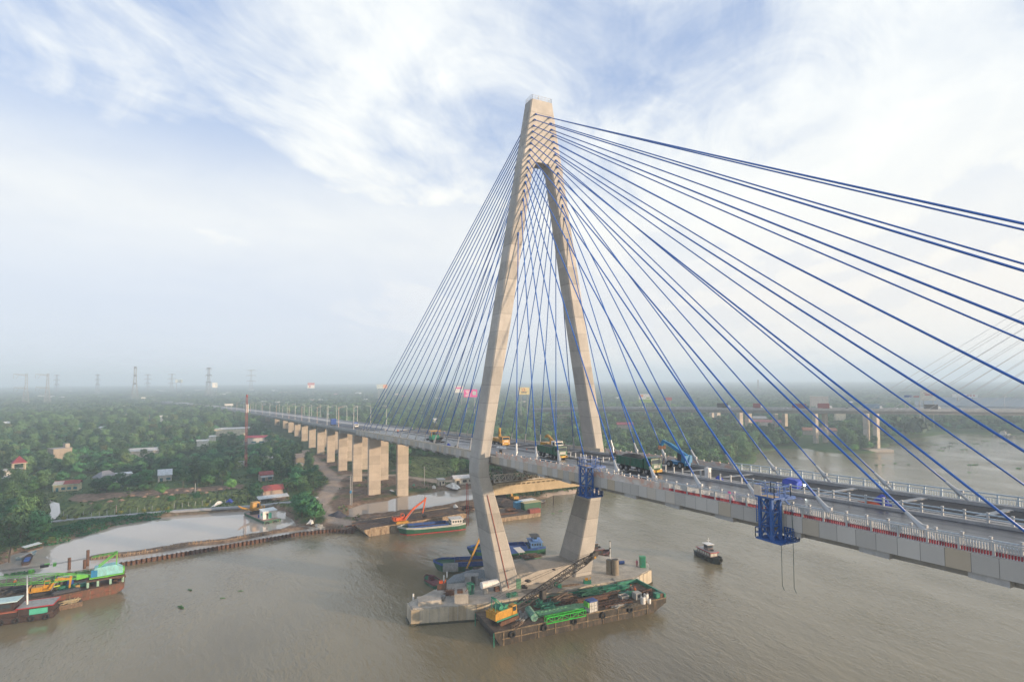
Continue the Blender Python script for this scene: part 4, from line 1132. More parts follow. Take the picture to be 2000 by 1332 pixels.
def covered_trike():
    t = thing('cargo_trike', 'three-wheeler under a blue tarpaulin with its lamp lit beside the median', 'trike', on_deck(68.0, 2.9), R(8))
    MB().b2((-1.3, -.6, .45), (.6, .6, .6)).bar((.6, 0, .55), (1.3, 0, .9), .12).build('frame', M_BLK, t)
    for x, y in ((-.9, -.65), (-.9, .65), (1.25, 0)): wheel(t, x, y, .32, .16)
    mb = MB(); rings = []
    for i, x in enumerate((-1.4, -1.0, -.3, .4, .75)):
        h = (1.45, 1.65, 1.6, 1.62, 1.35)[i]; rings.append([(x, -.78, .35), (x, -.8, 1.0), (x, -.62, h), (x, .62, h + .03), (x, .8, 1.0), (x, .78, .35)])
    mb.loft(rings).build('cover', M_TARP, t, smooth=False, bevel=.05)
    m, nt, b = _nt('lit headlamp'); tc = nd(nt, 'ShaderNodeTexCoord').outputs['Object']
    b.inputs['Emission Color'].default_value = (.9, 1, .95, 1); b.inputs['Emission Strength'].default_value = 28.0
    mb = MB(); mb.tube((1.42, 0, 1.0), (1.5, 0, 1.0), .16, n=12); mb.build('headlamp', m, t)
    MB().bar((1.2, -.35, 1.15), (1.2, .35, 1.15), .05).bar((1.25, 0, .4), (1.2, 0, 1.15), .07).build('handlebar', M_BLK, t)
covered_trike()
def motorbike(loc, rz, label, mat):
    t = thing('motorbike', label, 'motorbike', loc, rz)
    for x in (-.62, .62):
        o = MB().ring((x, 0, .29), (0, 1, 0), .24, .06).build('wheel', M_TYRE, t); MB().tube((x, -.05, .29), (x, .05, .29), .12, n=8).build('rim', M_GREYP, o)
    MB().bar((-.6, 0, .45), (.25, 0, .42), .22, .3).bar((.25, 0, .45), (.5, 0, .85), .22, .2).bar((.6, 0, .3), (.45, 0, .98), .06).build('body', mat, t)
    MB().bar((-.75, 0, .74), (.12, 0, .72), .24, .12).build('seat', M_BLK, t); MB().bar((.45, -.32, 1.0), (.45, .32, 1.0), .04).build('handlebar', M_BLK, t)
motorbike(on_deck(65.6, 2.75), R(30), 'white and green motorbike parked at the median beside the covered three-wheeler', M_WHT)
motorbike(on_deck(-10.5, 11.3), R(100), 'small red motorbike parked at the far kerb behind the dump truck', M_RED)
motorbike(on_deck(14.6, 11.6), R(80), 'dark motorbike at the far kerb just right of the far pylon leg', M_BLK)
def small_truck(loc, rz, label, cabm, boxm, box=(3.6, 2.1, 2.1)):
    t = thing('delivery_truck', label, 'truck', loc, rz)
    MB().b2((-2.8, -.4, .5), (2.6, .4, .75)).build('chassis', M_BLK, t)
    for x in (1.9, -1.8):
        for y in (-.85, .85): wheel(t, x, y, .42, .3)
    mb = MB(); pr_ = [(1.3, .7), (2.9, .7), (2.95, 1.4), (2.6, 2.25), (1.3, 2.3)]; mb.loft([[(x, -1, z) for x, z in pr_], [(x, 1, z) for x, z in pr_]]); c = mb.build('cab', cabm, t, bevel=.05)
    MB().loft([[(2.93, -.85, 1.45), (2.93, .85, 1.45), (2.64, .8, 2.15), (2.64, -.8, 2.15)], [(2.97, -.85, 1.45), (2.97, .85, 1.45), (2.68, .8, 2.15), (2.68, -.8, 2.15)]]).build('windshield', M_GLS, c)
    mb = MB(); mb.b2((1.2 - box[0], -box[1] / 2, .76), (1.2, box[1] / 2, .76 + box[2]))
    for i in range(6): mb.b2((1.1 - box[0] + i * box[0] / 6, -box[1] / 2 - .04, .8), (1.2 - box[0] + i * box[0] / 6, box[1] / 2 + .04, .76 + box[2]))
    mb.build('cargo_box', boxm, t); return t
M_BLUEP = paint('blue box paint', (.02, .07, .28), .5, .2, 1)
def vroad(px, y):      # a point on the viaduct deck in that picture column
    best = None
    for a, b_ in zip(VF, VF[1:]):
        for q in range(8):
            p = a[0].lerp(b_[0], q / 8) + a[1] * y + Vector((0, 0, -.04)); dd = p - CAM; k = dd.dot(FW); e = abs(1000 + FOC * dd.dot(RT0) / k - px)
            if best is None or e < best[0]: best = (e, p)
    return best[1]
p = vroad(650, 6); small_truck(p, R(176), 'blue box truck alone on the near carriageway of the viaduct', M_BLUEP, M_BLUEP, (4.6, 2.4, 2.6)).scale = (1.25, 1.25, 1.25)
p = vroad(694, 9.5); small_truck(p, R(0), 'white truck with a blue load by the far end of the stays', M_WHT, M_BLUEP)
# cloth, boxes and bags left about on the deck
def heap_thing(name, label, cat, loc, rx_, ry_, h, mat, seed=1, rz=0, group=None, rough=.25):
    o = MB().heap((0, 0, 0), rx_, ry_, h, 12, 4, seed=seed, rough=rough).build(name, mat); o.location = loc; o.rotation_euler = (0, 0, rz)
    return tag(o, label, cat, group)
heap_thing('tarpaulin', 'blue tarpaulin draped over the median railing at right', 'tarpaulin', on_deck(81.0, 1.1), 1.3, .65, 1.55, M_TARP, 3)
heap_thing('tarpaulin', 'low blue tarpaulin crumpled beside the white cabinet on the median', 'tarpaulin', on_deck(55.6, 1.4), 1.1, .5, .75, M_TARP, 5)
heap_thing('tarpaulin', 'small blue sheet balled up on the near lane left of the pylon', 'tarpaulin', on_deck(-33.5, -11.2), .95, .8, .8, M_TARP, 6)
heap_thing('red_cloth', 'red and orange cloth on the median below the draped tarpaulin', 'cloth', on_deck(80.2, .45) + Vector((0, 0, .3)), 1.4, .3, .3, paint('orange cloth', (.55, .10, .04), .7, .2, 2), 8)
t = thing('cabinet', 'white steel cabinet standing on the median', 'cabinet', on_deck(54.2, .5) + Vector((0, 0, .35)))
MB().b2((-.4, -.3, 0), (.4, .3, 1.5)).b2((-.45, -.35, 1.5), (.45, .35, 1.58)).build('body', M_WHT, t); MB().b2((.401, -.25, .1), (.43, .25, 1.4)).build('door', M_WHT, t)
heap_thing('wrapped_bundle', 'bright pink plastic bundle on the near railing left of the blue platform', 'bundle', Vector((70.6, -12.9, zt(70.6))), .75, .5, 1.25, M_PINK, 9)
for i, (x, y) in enumerate([(-21.5, -.9), (-20.2, -.7), (-18.9, -.8), (-17.4, -.8)]):
    heap_thing('cement_bag', 'white sack lying on the median behind the near pylon leg', 'sack', on_deck(x, y), .8, .45, .4, M_TARPW, i, 0, 'sacks on the median')
heap_thing('debris_pile', 'brown pile of branches and formwork on the deck edge left of the pylon', 'pile', on_deck(-23.8, -12.4), 1.3, .7, 1.1, paint('brown debris', (.11, .085, .04), .95, .5, 3, bmp=.8), 12)
t = thing('generator', 'pale machine with white panels on the far lane left of the pylon', 'machine', on_deck(-45.0, 4.2), R(10))
MB().b2((-1.6, -.8, .5), (1.2, .8, 1.9)).b2((1.2, -.6, .5), (2.2, .6, 1.3)).build('body', M_WHT, t)
for x in (-1.0, 1.2):
    for y in (-.7, .7): wheel(t, x, y, .4, .25)
MB().tube((-1, 0, 1.9), (-1, 0, 2.7), .1).bar((-.2, -.6, 1.9), (.4, -.6, 2.9), .1).build('exhaust', M_GREYP, t)
t = thing('wheelbarrow', 'dark wheelbarrow left on the near lane behind the stays', 'wheelbarrow', on_deck(-42.8, -9.5), R(60))
MB().loft([[(-.5, -.3, .35), (.4, -.3, .35), (.4, .3, .35), (-.5, .3, .35)], [(-.7, -.45, .8), (.7, -.45, .8), (.7, .45, .8), (-.7, .45, .8)]]).build('tray', M_BLK, t)
MB().ring((.75, 0, .25), (0, 1, 0), .2, .05).build('wheel', M_TYRE, t); MB().bar((-.4, -.3, .4), (-1.3, -.35, .75), .05).bar((-.4, .3, .4), (-1.3, .35, .75), .05).build('handle', M_BLK, t)
for i, (x, y, hc) in enumerate(((-2.5, -9.3, M_YEL), (-7.6, .7, M_ORA))):
    t = thing('bollard' if i == 0 else 'traffic_cone', ('black drum with yellow band on the near lane right of the pylon', 'small orange cone on the median left of the second dump truck')[i], ('drum', 'cone')[i], on_deck(x, y))
    if i == 0: MB().tube((0, 0, 0), (0, 0, 1.0), .32, n=12).build('barrel', M_BLK, t); MB().tube((0, 0, .1), (0, 0, .4), .335, n=12).build('band', M_YEL, t)
    else: MB().tube((0, 0, .05), (0, 0, .75), .22, .04, n=10).build('cone', M_ORA, t); MB().b2((-.28, -.28, 0), (.28, .28, .05)).build('base', M_BLK, t)

def person(loc, rz, label, shirt, trousers, helmet, arms=0, sc=1.0):
    sk = paint('skin', (.30, .17, .11), .6, .1, 2)
    t = thing('person', label, 'person', loc, rz); t.scale = (sc,) * 3
    bm_v = [(0, 0, .93), (0, 0, 1.15), (0, 0, 1.40), (0, 0, 1.5), (.01, 0, 1.60), (.01, 0, 1.72)]
    V = list(bm_v); E = [(0, 1), (1, 2), (2, 3), (3, 4), (4, 5)]; Rr = [.15, .135, .155, .06, .095, .08]
    for s in (-1, 1):
        b0 = len(V); V += [(0, s * .19, 1.40), (.04 + .1 * (arms > 0), s * .25, 1.13 + .1 * (arms > 0)), (.12 + .28 * (arms > 0), s * .22, .90 + .28 * (arms > 0)), (.16 + .34 * (arms > 0), s * .21, .82 + .34 * (arms > 0))]; Rr += [.075, .055, .042, .04]
        E += [(2, b0), (b0, b0 + 1), (b0 + 1, b0 + 2), (b0 + 2, b0 + 3)]
        b0 = len(V); V += [(0, s * .10, .86), (.04, s * .11, .48), (-.02, s * .11, .10), (.10, s * .115, .05)]; Rr += [.105, .07, .05, .045]
        E += [(0, b0), (b0, b0 + 1), (b0 + 1, b0 + 2), (b0 + 2, b0 + 3)]
    me = bpy.data.meshes.new('body'); me.from_pydata(V, E, []); me.materials.append(sk)
    o = bpy.data.objects.new('body', me); link_child(o, t)
    md = o.modifiers.new('skin', 'SKIN')
    for i, r in enumerate(Rr): me.skin_vertices[0].data[i].radius = (r, r); me.skin_vertices[0].data[i].use_root = (i == 0)
    md.use_smooth_shade = True; o.modifiers.new('sub', 'SUBSURF').levels = 1
    def ell(z, a, b_, cx=0, cy_=0, n=10): return [(cx + a * math.cos(2 * PI * i / n), cy_ + b_ * math.sin(2 * PI * i / n), z) for i in range(n)]
    mb = MB(); mb.loft([ell(.90, .17, .20), ell(1.1, .16, .19), ell(1.34, .185, .235), ell(1.47, .1, .15)])
    for s in (-1, 1): mb.tube((0, s * .2, 1.42), (.04 + .1 * (arms > 0), s * .255, 1.12 + .1 * (arms > 0)), .1, .08, n=8); mb.tube((.04 + .1 * (arms > 0), s * .255, 1.12 + .1 * (arms > 0)), (.10 + .24 * (arms > 0), s * .225, .95 + .26 * (arms > 0)), .08, .06, n=8)
    mb.build('shirt', shirt, t, smooth=True)
    mb = MB()
    for s in (-1, 1): mb.tube((0, s * .1, .95), (.04, s * .11, .48), .135, .095, n=8); mb.tube((.04, s * .11, .48), (-.02, s * .11, .08), .095, .075, n=8)
    mb.build('trousers', trousers, t, smooth=True)
    if helmet: MB().sphere((.01, 0, 1.75), (.135, .125, .11), 10, 6).tube((.03, 0, 1.72), (.03, 0, 1.735), .16, n=10).build('helmet', helmet, t, smooth=True)
    else: MB().sphere((-.01, 0, 1.74), (.11, .105, .10), 8, 6).build('hair', M_BLK, t, smooth=True)
    return t
C_NAVY = paint('navy cloth', (.02, .03, .10), .9, .2, 3); C_WHITE = paint('white cloth', (.62, .62, .60), .9, .1, 3); C_GREY = paint('grey cloth', (.14, .14, .15), .9, .2, 3); C_PINKC = paint('pink cloth', (.55, .16, .22), .9, .15, 3); C_OR = paint('orange cloth vest', (.55, .13, .03), .9, .1, 3); C_GRNV = paint('khaki cloth', (.10, .11, .06), .9, .2, 3); C_BLUES = paint('blue cloth', (.03, .08, .30), .9, .2, 3)
ppl = [((17.5, 8.6), C_GRNV, C_NAVY, M_YEL, 'person in khaki work clothes and yellow helmet left of the far pylon leg'),
       ((30.0, 13.0), C_WHITE, C_GREY, None, 'person in a pale shirt at the far railing left of the blue handler'),
       ((-12.2, 11.0), C_OR, C_NAVY, M_YEL, 'person in orange vest beside the red motorbike'),
       ((-13.4, 10.6), C_GREY, C_BLUES, M_WHT, 'person in grey shirt and white helmet left of the red motorbike'),
       ((-42.6, 4.6), C_WHITE, C_GREY, M_YEL, 'person in white shirt beside the pale machine on the far lane'),
       ((-41.2, 4.9), C_GREY, C_NAVY, M_YEL, 'person in dark clothes right of the pale machine'),
       ((-57.5, -6.9), C_BLUES, C_NAVY, M_YEL, 'person in blue driving the green paver'),
       ((-115, -3.5), C_OR, C_NAVY, M_YEL, 'person in orange walking where the far stays meet the deck'),
       ((-122, -6.5), C_NAVY, C_GREY, M_WHT, 'person in navy among the last stays at the deck end'),
       ((-98, 5.5), C_WHITE, C_NAVY, M_YEL, 'person in white on the near lane between the rear stays'),
       ((-88, 7.5), C_BLUES, C_GREY, M_YEL, 'person in blue shirt on the far lane between the rear stays')]
for i, (xy, a, b_, h, lab) in enumerate(ppl):
    loc = on_deck(*xy)
    if 'driving' in lab: loc.z += 1.35
    person(loc, i * 1.3, lab, a, b_, h, i % 2)
# hanging inspection platforms in blue steel
def platform(x0, x1, zt_, zb, y0, y1, label, big):
    t = thing('access_platform', label, 'platform', ((x0 + x1) / 2, (y0 + y1) / 2, zb))
    hx, hy, H = (x1 - x0) / 2, (y1 - y0) / 2, zt_ - zb
    lx, ly = hx * .62, hy * .7
    for sx in (-1, 1):
        for sy in (-1, 1): MB().bar((sx * lx, sy * ly, 0), (sx * lx, sy * ly, H), .30 if big else .24).build('leg', M_BLUE, t)
    mb = MB(); nb = 3
    for i in range(nb):
        z0, z1 = H * i / nb, H * (i + 1) / nb
        for sx in (-1, 1): mb.bar((sx * lx, -ly, z0), (sx * lx, ly, z1), .13); mb.bar((sx * lx, -ly, z1), (sx * lx, ly, z1), .14)
        for sy in (-1, 1): mb.bar((-lx * (1 if i % 2 else -1), sy * ly, z0), (lx * (1 if i % 2 else -1), sy * ly, z1), .13); mb.bar((-lx, sy * ly, z1), (lx, sy * ly, z1), .14)
    mb.build('bracing', M_BLUE, t)
    fl = MB().b2((-hx, -hy, -.18), (hx + (.8 if big else .3), hy + 1.2, 0)).build('lower_floor', M_BLUE, t)
    def rail(mb, xa, ya, xb, yb, z, h):
        L_ = math.hypot(xb - xa, yb - ya); n = max(1, round(L_ / .8))
        for i in range(n + 1): mb.bar((xa + (xb - xa) * i / n, ya + (yb - ya) * i / n, z), (xa + (xb - xa) * i / n, ya + (yb - ya) * i / n, z + h), .07)
        for q in (.5, 1): mb.bar((xa, ya, z + h * q), (xb, yb, z + h * q), .07)
    mb = MB(); ex = hx + (.8 if big else .3); rail(mb, -hx, -hy, -hx, hy + 1.2, 0, 1.05); rail(mb, ex, -hy * .2, ex, hy + 1.2, 0, 1.05); rail(mb, -hx, -hy, -lx, -hy, 0, 1.05); mb.truss((lx + .2, hy + .6, .7), (ex, hy + .6, .7), .9, 1.2, 3, .09, .07)
    mb.build('lower_railing', M_BLUE, t)
    MB().b2((-hx * 1.05, -hy * .9, H), (hx * 1.05, hy + .9, H + .16)).build('upper_floor', M_BLUE, t)
    MB().b2((-hx * .5, -hy * .8, H + .162), (hx * .75, hy * .5, H + .2)).build('plywood', paint('plywood', (.42, .31, .19), .8, .2, 1.5), t)
    mb = MB(); u = hx * 1.05
    for a in ((-u, -hy * .9, u, -hy * .9), (-u, hy + .9, u, hy + .9), (-u, -hy * .9, -u, hy + .9), (u, -hy * .9, u, hy + .9)): rail(mb, *a, H + .16, 1.2)
    mb.build('upper_railing', M_BLUE, t)
    if big: MB().b2((-u - .04, -hy * .9, H + .2), (-u + .9, -hy * .9 - .05, H + 1.35)).build('cover_sheet', paint('cream board', (.58, .50, .42), .7, .15, 1.2), t)
    mb = MB(); mb.b2((-lx, hy, H - .35), (lx, hy + 2.4, H - .05)); mb.bar((lx * .9, hy + .6, H - .2), (lx * .9, hy + 2.2, H - 1.7), .18); mb.bar((-lx * .9, hy + .6, H - .2), (-lx * .9, hy + 2.2, H - 1.7), .18); mb.b2((-lx, hy + 1.9, H - 2.0), (lx, hy + 2.3, H - 1.6)); mb.build('bracket', M_BLUE, t)
    mb = MB(); xl = -hx - .05
    for s in (-.22, .22): mb.bar((xl - .1, -hy * .3 + s, -.0 + 1.5), (xl - .1, -hy * .3 + s, H), .06)
    for i in range(10): mb.bar((xl - .1, -hy * .3 - .22, 1.6 + i * (H - 1.8) / 10), (xl - .1, -hy * .3 + .22, 1.6 + i * (H - 1.8) / 10), .04)
    mb.build('ladder', M_BLUE, t)
platform(77.5, 79.9, 38.7, 34.3, -16.6, -14.75, 'tall blue steel access platform with cream board hooked over the deck edge', True)
platform(42.0, 44.7, 37.3, 32.6, -16.6, -14.75, 'smaller blue steel access platform hooked over the edge nearer the pylon', False)
for i, (px, py0, py1) in enumerate(((1524, 1002, 1140), (1547, 1005, 1145))):
    a = Vector(); d0 = ray(px, py0); k = (-14.62 - CAM.y) / d0.y; P0 = CAM + d0 * k; d1 = ray(px, py1); P1 = CAM + d1 * ((P0 - CAM).dot(FW) / d1.dot(FW)); P1.x, P1.y = P0.x, P0.y
    mb = MB(); mb.path([(P0.x, P0.y + .15, P0.z + .3), tuple(P0), (P0.x + .03, P0.y, (P0.z + P1.z) / 2), (P1.x, P1.y, P1.z), (P1.x + .25, P1.y, P1.z - .5)], .03, n=5)
    tag(mb.build('rope', paint('dark rope', (.04, .075, .055), .9, .3, 2)), ('rope hanging to the water right under the tall blue platform', 'long rope hanging from the deck edge right of the tall blue platform')[i], 'rope')
# a green truck just entering at the right edge
small_truck(on_deck(94.2, 11.0), R(0), 'green truck cut off by the right edge on the far lane', M_GRN, M_GRN, (3.6, 2.2, 1.6))
# ------------------------------------------------------------------ earth-moving machines
def excavator(name, label, loc, rz, mat, pts, slew=0.0, s=1.0, cab=True, tall=0.0, mattr=None, cat='excavator', bucket=True, track_mat=None):
    """pts: boom foot, boom knee, boom end, stick end in the slewing plane (x, z)"""
    t = thing(name, label, cat, loc, rz); t.scale = (s, s, s)
    tm = track_mat or M_BLK
    for sy in (-1, 1):
        mb = MB(); pr_ = [(-1.9, .12), (-2.25, .45), (-1.9, .85), (1.9, .85), (2.25, .45), (1.9, .12)]
        mb.loft([[(x, sy * .85, z) for x, z in pr_], [(x, sy * 1.45, z) for x, z in pr_]])
        for i in range(12): x = -1.85 + i * .335; mb.b2((x, sy * .83, .83), (x + .16, sy * 1.47, .91))
        o = mb.build('track', tm, t)
    MB().tube((0, 0, .5), (0, 0, 1.05 + tall), .75, n=12).build('slew_ring', M_BLK, t)
    up = bpy.data.objects.new('upper_body', None) if 0 else None
    Rz = Matrix.Rotation(slew, 4, 'Z'); z0 = 1.05 + tall
    def B(): m_ = MB(); m_.T = Rz; return m_
    m_ = B(); m_.b2((-2.6, -1.35, z0), (1.1, 1.35, z0 + .25)).b2((-2.3, -1.35, z0 + .251), (-.2, .2, z0 + 1.15)).b2((-2.2, .25, z0 + .251), (.0, 1.35, z0 + 1.05))
    m_.build('upper_body', mat, t, bevel=.05)
    m_ = B(); m_.loft([[(-3.1, -1.3, z0 + .1), (-2.62, -1.38, z0 + .1), (-2.62, 1.38, z0 + .1), (-3.1, 1.3, z0 + .1)], [(-3.05, -1.25, z0 + 1.25), (-2.62, -1.38, z0 + 1.25), (-2.62, 1.38, z0 + 1.25), (-3.05, 1.25, z0 + 1.25)]]); m_.build('counterweight', mat, t, bevel=.06)
    m_ = B(); m_.tube((-1.6, -.6, z0 + 1.15), (-1.6, -.6, z0 + 1.7), .09); m_.build('exhaust', M_BLK, t)
    if cab:
        m_ = B(); m_.loft([[(-.15, .3, z0 + .25), (1.2, .3, z0 + .25), (1.2, 1.32, z0 + .25), (-.15, 1.32, z0 + .25)], [(-.15, .3, z0 + 1.2), (1.35, .3, z0 + 1.2), (1.35, 1.32, z0 + 1.2), (-.15, 1.32, z0 + 1.2)], [(-.1, .38, z0 + 2.0), (.95, .38, z0 + 2.0), (.95, 1.25, z0 + 2.0), (-.1, 1.25, z0 + 2.0)]])
        c = m_.build('cab', mat, t, bevel=.04)
        m_ = B(); m_.b2((.05, 1.30, z0 + 1.05), (.95, 1.345, z0 + 1.85)).b2((.05, .28, z0 + 1.05), (.95, .31, z0 + 1.85)); m_.bar((1.36, .81, z0 + 1.1), (1.1, .81, z0 + 1.9), .03, .8); m_.build('window', M_GLS, c)
    P = [Vector((x, -.15, z + tall)) for x, z in pts]
    m_ = B(); m_.bar(P[0], P[1], .42, .55, w2=.42, h2=.75); m_.bar(P[1], P[2], .40, .72, w2=.32, h2=.4); m_.build('boom', mattr or mat, t)
    m_ = B(); bk = P[2] + (P[2] - P[3]).normalized() * .7; m_.bar(bk, P[3], .3, .55, w2=.26, h2=.3); m_.build('stick', mattr or mat, t)
    m_ = B(); m_.tube(P[0] + Vector((.5, .3, -.2)), P[0].lerp(P[1], .9) + Vector((0, .3, -.15)), .08).tube(P[0] + Vector((.5, -.3, -.2)), P[0].lerp(P[1], .9) + Vector((0, -.3, -.15)), .08).tube(P[1] + Vector((0, 0, .45)), bk + Vector((0, 0, .1)), .07); m_.build('hydraulic_ram', M_CHROME, t)
    if bucket:
        m_ = B(); q = P[3]; m_.loft([[(q.x - .55, -.7, q.z - .1), (q.x + .25, -.7, q.z + .05), (q.x + .3, -.7, q.z - .75), (q.x - .2, -.7, q.z - 1.05), (q.x - .7, -.7, q.z - .7)], [(q.x - .55, .4, q.z - .1), (q.x + .25, .4, q.z + .05), (q.x + .3, .4, q.z - .75), (q.x - .2, .4, q.z - 1.05), (q.x - .7, .4, q.z - .7)]]); m_.build('bucket', M_BLK, t)
    return t

# ------------------------------------------------------------------ hulls
def hull_pts(L, B, zk, zd, bow=.22, stern=.06, sheer=.5, flare=.82, n=9):
    """rings of (x, y, z) down one boat: keel line, chine, gunwale"""
    out = []
    for i in range(n + 1):
        u = i / n; x = -L / 2 + L * u
        if u > 1 - bow: q = (u - (1 - bow)) / bow; w = max(0.0, 1 - min(1, q) ** 1.9) ** .62
        elif u < stern: w = .80 + .2 * (u / stern)
        else: w = 1
        sh = sheer * max(0, (u - .55) / .45) ** 2 + sheer * .35 * max(0, (.2 - u) / .2) ** 2
        w = max(w, .03); kx = x - (0.10 * L * max(0, (u - .8) / .2) ** 2)
        out.append((x, kx, w * B / 2, sh))
    return out
def ship_hull(t, L, B, zd, mat_low, mat_top, strip_mat=None, bow=.22, sheer=.6, zk=-.8, bulw=.55, flare=.86):
    S = hull_pts(L, B, zk, zd, bow, .06, sheer)
    mb = MB(); rings = []
    for x, kx, w, sh in S:
        rings.append([(x, -w, zd + sh), (x * .6 + kx * .4, -w * .95, .35), (kx, -w * flare * .8, zk), (kx, w * flare * .8, zk), (x * .6 + kx * .4, w * .95, .35), (x, w, zd + sh)])
    mb.loft(rings); h = mb.build('hull', mat_low, t)
    # gunwale strake standing above the deck edge
    mb = MB()
    for s in (-1, 1):
        mb.loft([[(x, s * w, zd + sh - .05), (x, s * (w + .06), zd + sh - .05), (x + .0, s * (w + .08), zd + sh + bulw), (x, s * max(0, w - .04), zd + sh + bulw)] for x, kx, w, sh in S])
    mb.build('bulwark', mat_top, t)
    return S
def sandboat(name, label, loc, rz, L, B, zd, low, top, cabm, hold=(-.28, .30), cabin_x=-.39, cab_l=.16, cargo=None, coam=None, wheelh=True, red=True, awning=None, cat='cargo boat', windows=True):
    t = thing(name, label, cat, loc, rz)
    S = ship_hull(t, L, B, zd, low, top)
    if red: 
        mb = MB()
        for s in (-1, 1): mb.loft([[(x * .6 + kx * .4, s * (w * .95 + .02), .22), (x * .6 + kx * .4, s * (w * .95 + .05), .22), (x * .55 + kx * .45, s * (w * .93 + .05), -.3), (x * .55 + kx * .45, s * (w * .9), -.3)] for x, kx, w, sh in S])
        mb.build('boot_stripe', M_RED, t)
    x0, x1 = hold[0] * L, hold[1] * L; b_ = B * .38
    mb = MB()
    for s in (-1, 1):
        mb.b2((x0, s * b_, zd), (x1, s * (b_ + .12), zd + .95)); n = int((x1 - x0) / 1.1)
        for i in range(n): mb.b2((x0 + .3 + i * 1.1, s * (b_ + .121), zd), (x0 + .42 + i * 1.1, s * (b_ + .3), zd + .9))
    mb.b2((x0, -b_, zd), (x0 + .12, b_, zd + .95)); mb.b2((x1 - .12, -b_, zd), (x1, b_, zd + .95)); mb.build('coaming', coam or top, t)
    mb = MB(); mb.add([(x0 + .12, -b_, zd + .1), (x1 - .12, -b_, zd + .1), (x1 - .12, b_, zd + .1), (x0 + .12, b_, zd + .1)], [(0, 1, 2, 3)])
    mb.heap(((x0 + x1) / 2, 0, zd + .12), (x1 - x0) * .44, b_ * .85, .5, 16, 4, seed=int(L)); mb.build('cargo', cargo or M_WOODY, t)
    cx = cabin_x * L; cl = cab_l * L
    mb = MB(); mb.b2((cx - cl / 2, -B * .36, zd), (cx + cl / 2, B * .36, zd + 1.9)); c = mb.build('cabin', cabm, t, bevel=.05)
    mb = MB()
    for s in (-1, 1):
        for i in range(4): mb.b2((cx - cl * .40 + i * cl * .22, s * (B * .36 + .01), zd + .95), (cx - cl * .40 + i * cl * .22 + cl * .14, s * (B * .36 + .04), zd + 1.6))
    for i in range(3): mb.b2((cx + cl / 2 + .01, -B * .28 + i * B * .2, zd + 1.0), (cx + cl / 2 + .04, -B * .28 + i * B * .2 + B * .14, zd + 1.6))
    mb.build('window', M_GLS, c)
    mb = MB(); mb.b2((cx - cl * .58, -B * .42, zd + 1.901), (cx + cl * .58, B * .42, zd + 2.03)); mb.build('roof', awning or cabm, t)
    if not wheelh: return boat_fit(t, L, B, zd)
    mb = MB(); mb.b2((cx - cl * .2, -B * .2, zd + 2.031), (cx + cl * .25, B * .2, zd + 3.3)); w_ = mb.build('wheelhouse', cabm, t, bevel=.04)
    mb = MB(); mb.b2((cx + cl * .25 + .01, -B * .17, zd + 2.55), (cx + cl * .25 + .04, B * .17, zd + 3.1)); mb.b2((cx - cl * .1, -B * .2 - .04, zd + 2.55), (cx + cl * .18, -B * .2 - .01, zd + 3.1)); mb.b2((cx - cl * .1, B * .2 + .01, zd + 2.55), (cx + cl * .18, B * .2 + .04, zd + 3.1)); mb.build('window', M_GLS, w_)
    mb = MB(); mb.b2((cx - cl * .35, -B * .3, zd + 3.301), (cx + cl * .4, B * .3, zd + 3.4)); mb.build('wheelhouse_roof', M_BLK if awning is None else awning, t)
    return boat_fit(t, L, B, zd)
def boat_fit(t, L, B, zd):
    for i in range(4):
        u = (-.3, -.1, .12, .28)[i]; MB().ring((u * L, -B / 2 - .12, zd - .3), (0, 1, 0), .38, .13).build('fender_tyre', M_TYRE, t)
    MB().tube((L * .46, 0, zd + .4), (L * .46, 0, zd + 1.5), .12).bar((L * .46, -.5, zd + 1.2), (L * .46, .5, zd + 1.2), .15).build('bollard', M_BLK, t)
    return t
def barge(name, label, loc, rz, L, B, zd, mat, deckm, rake0=1.2, rake1=4.5, tyres=5, cat='barge', lip=.0, trim=None):
    t = thing(name, label, cat, loc, rz)
    mb = MB(); pr_ = [(-L / 2, zd), (-L / 2, zd - .5), (-L / 2 + rake0, -.7), (L / 2 - rake1, -.7), (L / 2, zd - .9), (L / 2, zd)]
    mb.loft([[(x, -B / 2, z) for x, z in pr_], [(x, B / 2, z) for x, z in pr_]]); n = max(2, int(L / 4.2))
    for i in range(n + 1):
        x = -L / 2 + rake0 + .3 + (L - rake0 - rake1 - .6) * i / n
        for s in (-1, 1): mb.b2((x - .1, s * (B / 2 + .1), -.5), (x + .1, s * B / 2, zd - .1), 1)
    mb.build('hull', [mat, M_RIB], t)
    mb = MB(); mb.b2((-L / 2 + .15, -B / 2 + .15, zd - .02), (L / 2 - .15, B / 2 - .15, zd + .06)); mb.build('deck', deckm, t)
    mb = MB()
    for s in (-1, 1): mb.b2((-L / 2, s * (B / 2 - .14), zd + .005), (L / 2, s * (B / 2 + .1), zd + .22 + lip)); mb.b2((-L / 2 + rake0, s * (B / 2 + .001), zd * .45), (L / 2 - rake1, s * (B / 2 + .12), zd * .45 + .16))
    mb.build('rubbing_rail', trim or mat, t)
    for i in range(tyres):
        x = -L / 2 + rake0 + (L - rake0 - rake1) * (i + .3) / tyres; MB().ring((x, -B / 2 - .24, zd - .75), (0, 1, 0), .52, .2).build('fender_tyre', M_TYRE, t)
    return t
M_RIB = paint('worn hull rib', (.22, .165, .10), .8, .5, 1.2, dirt=(.06, .045, .03), dirt_amt=.4)
def fr(p, q):
    d = q - p; return math.atan2(d.y, d.x)

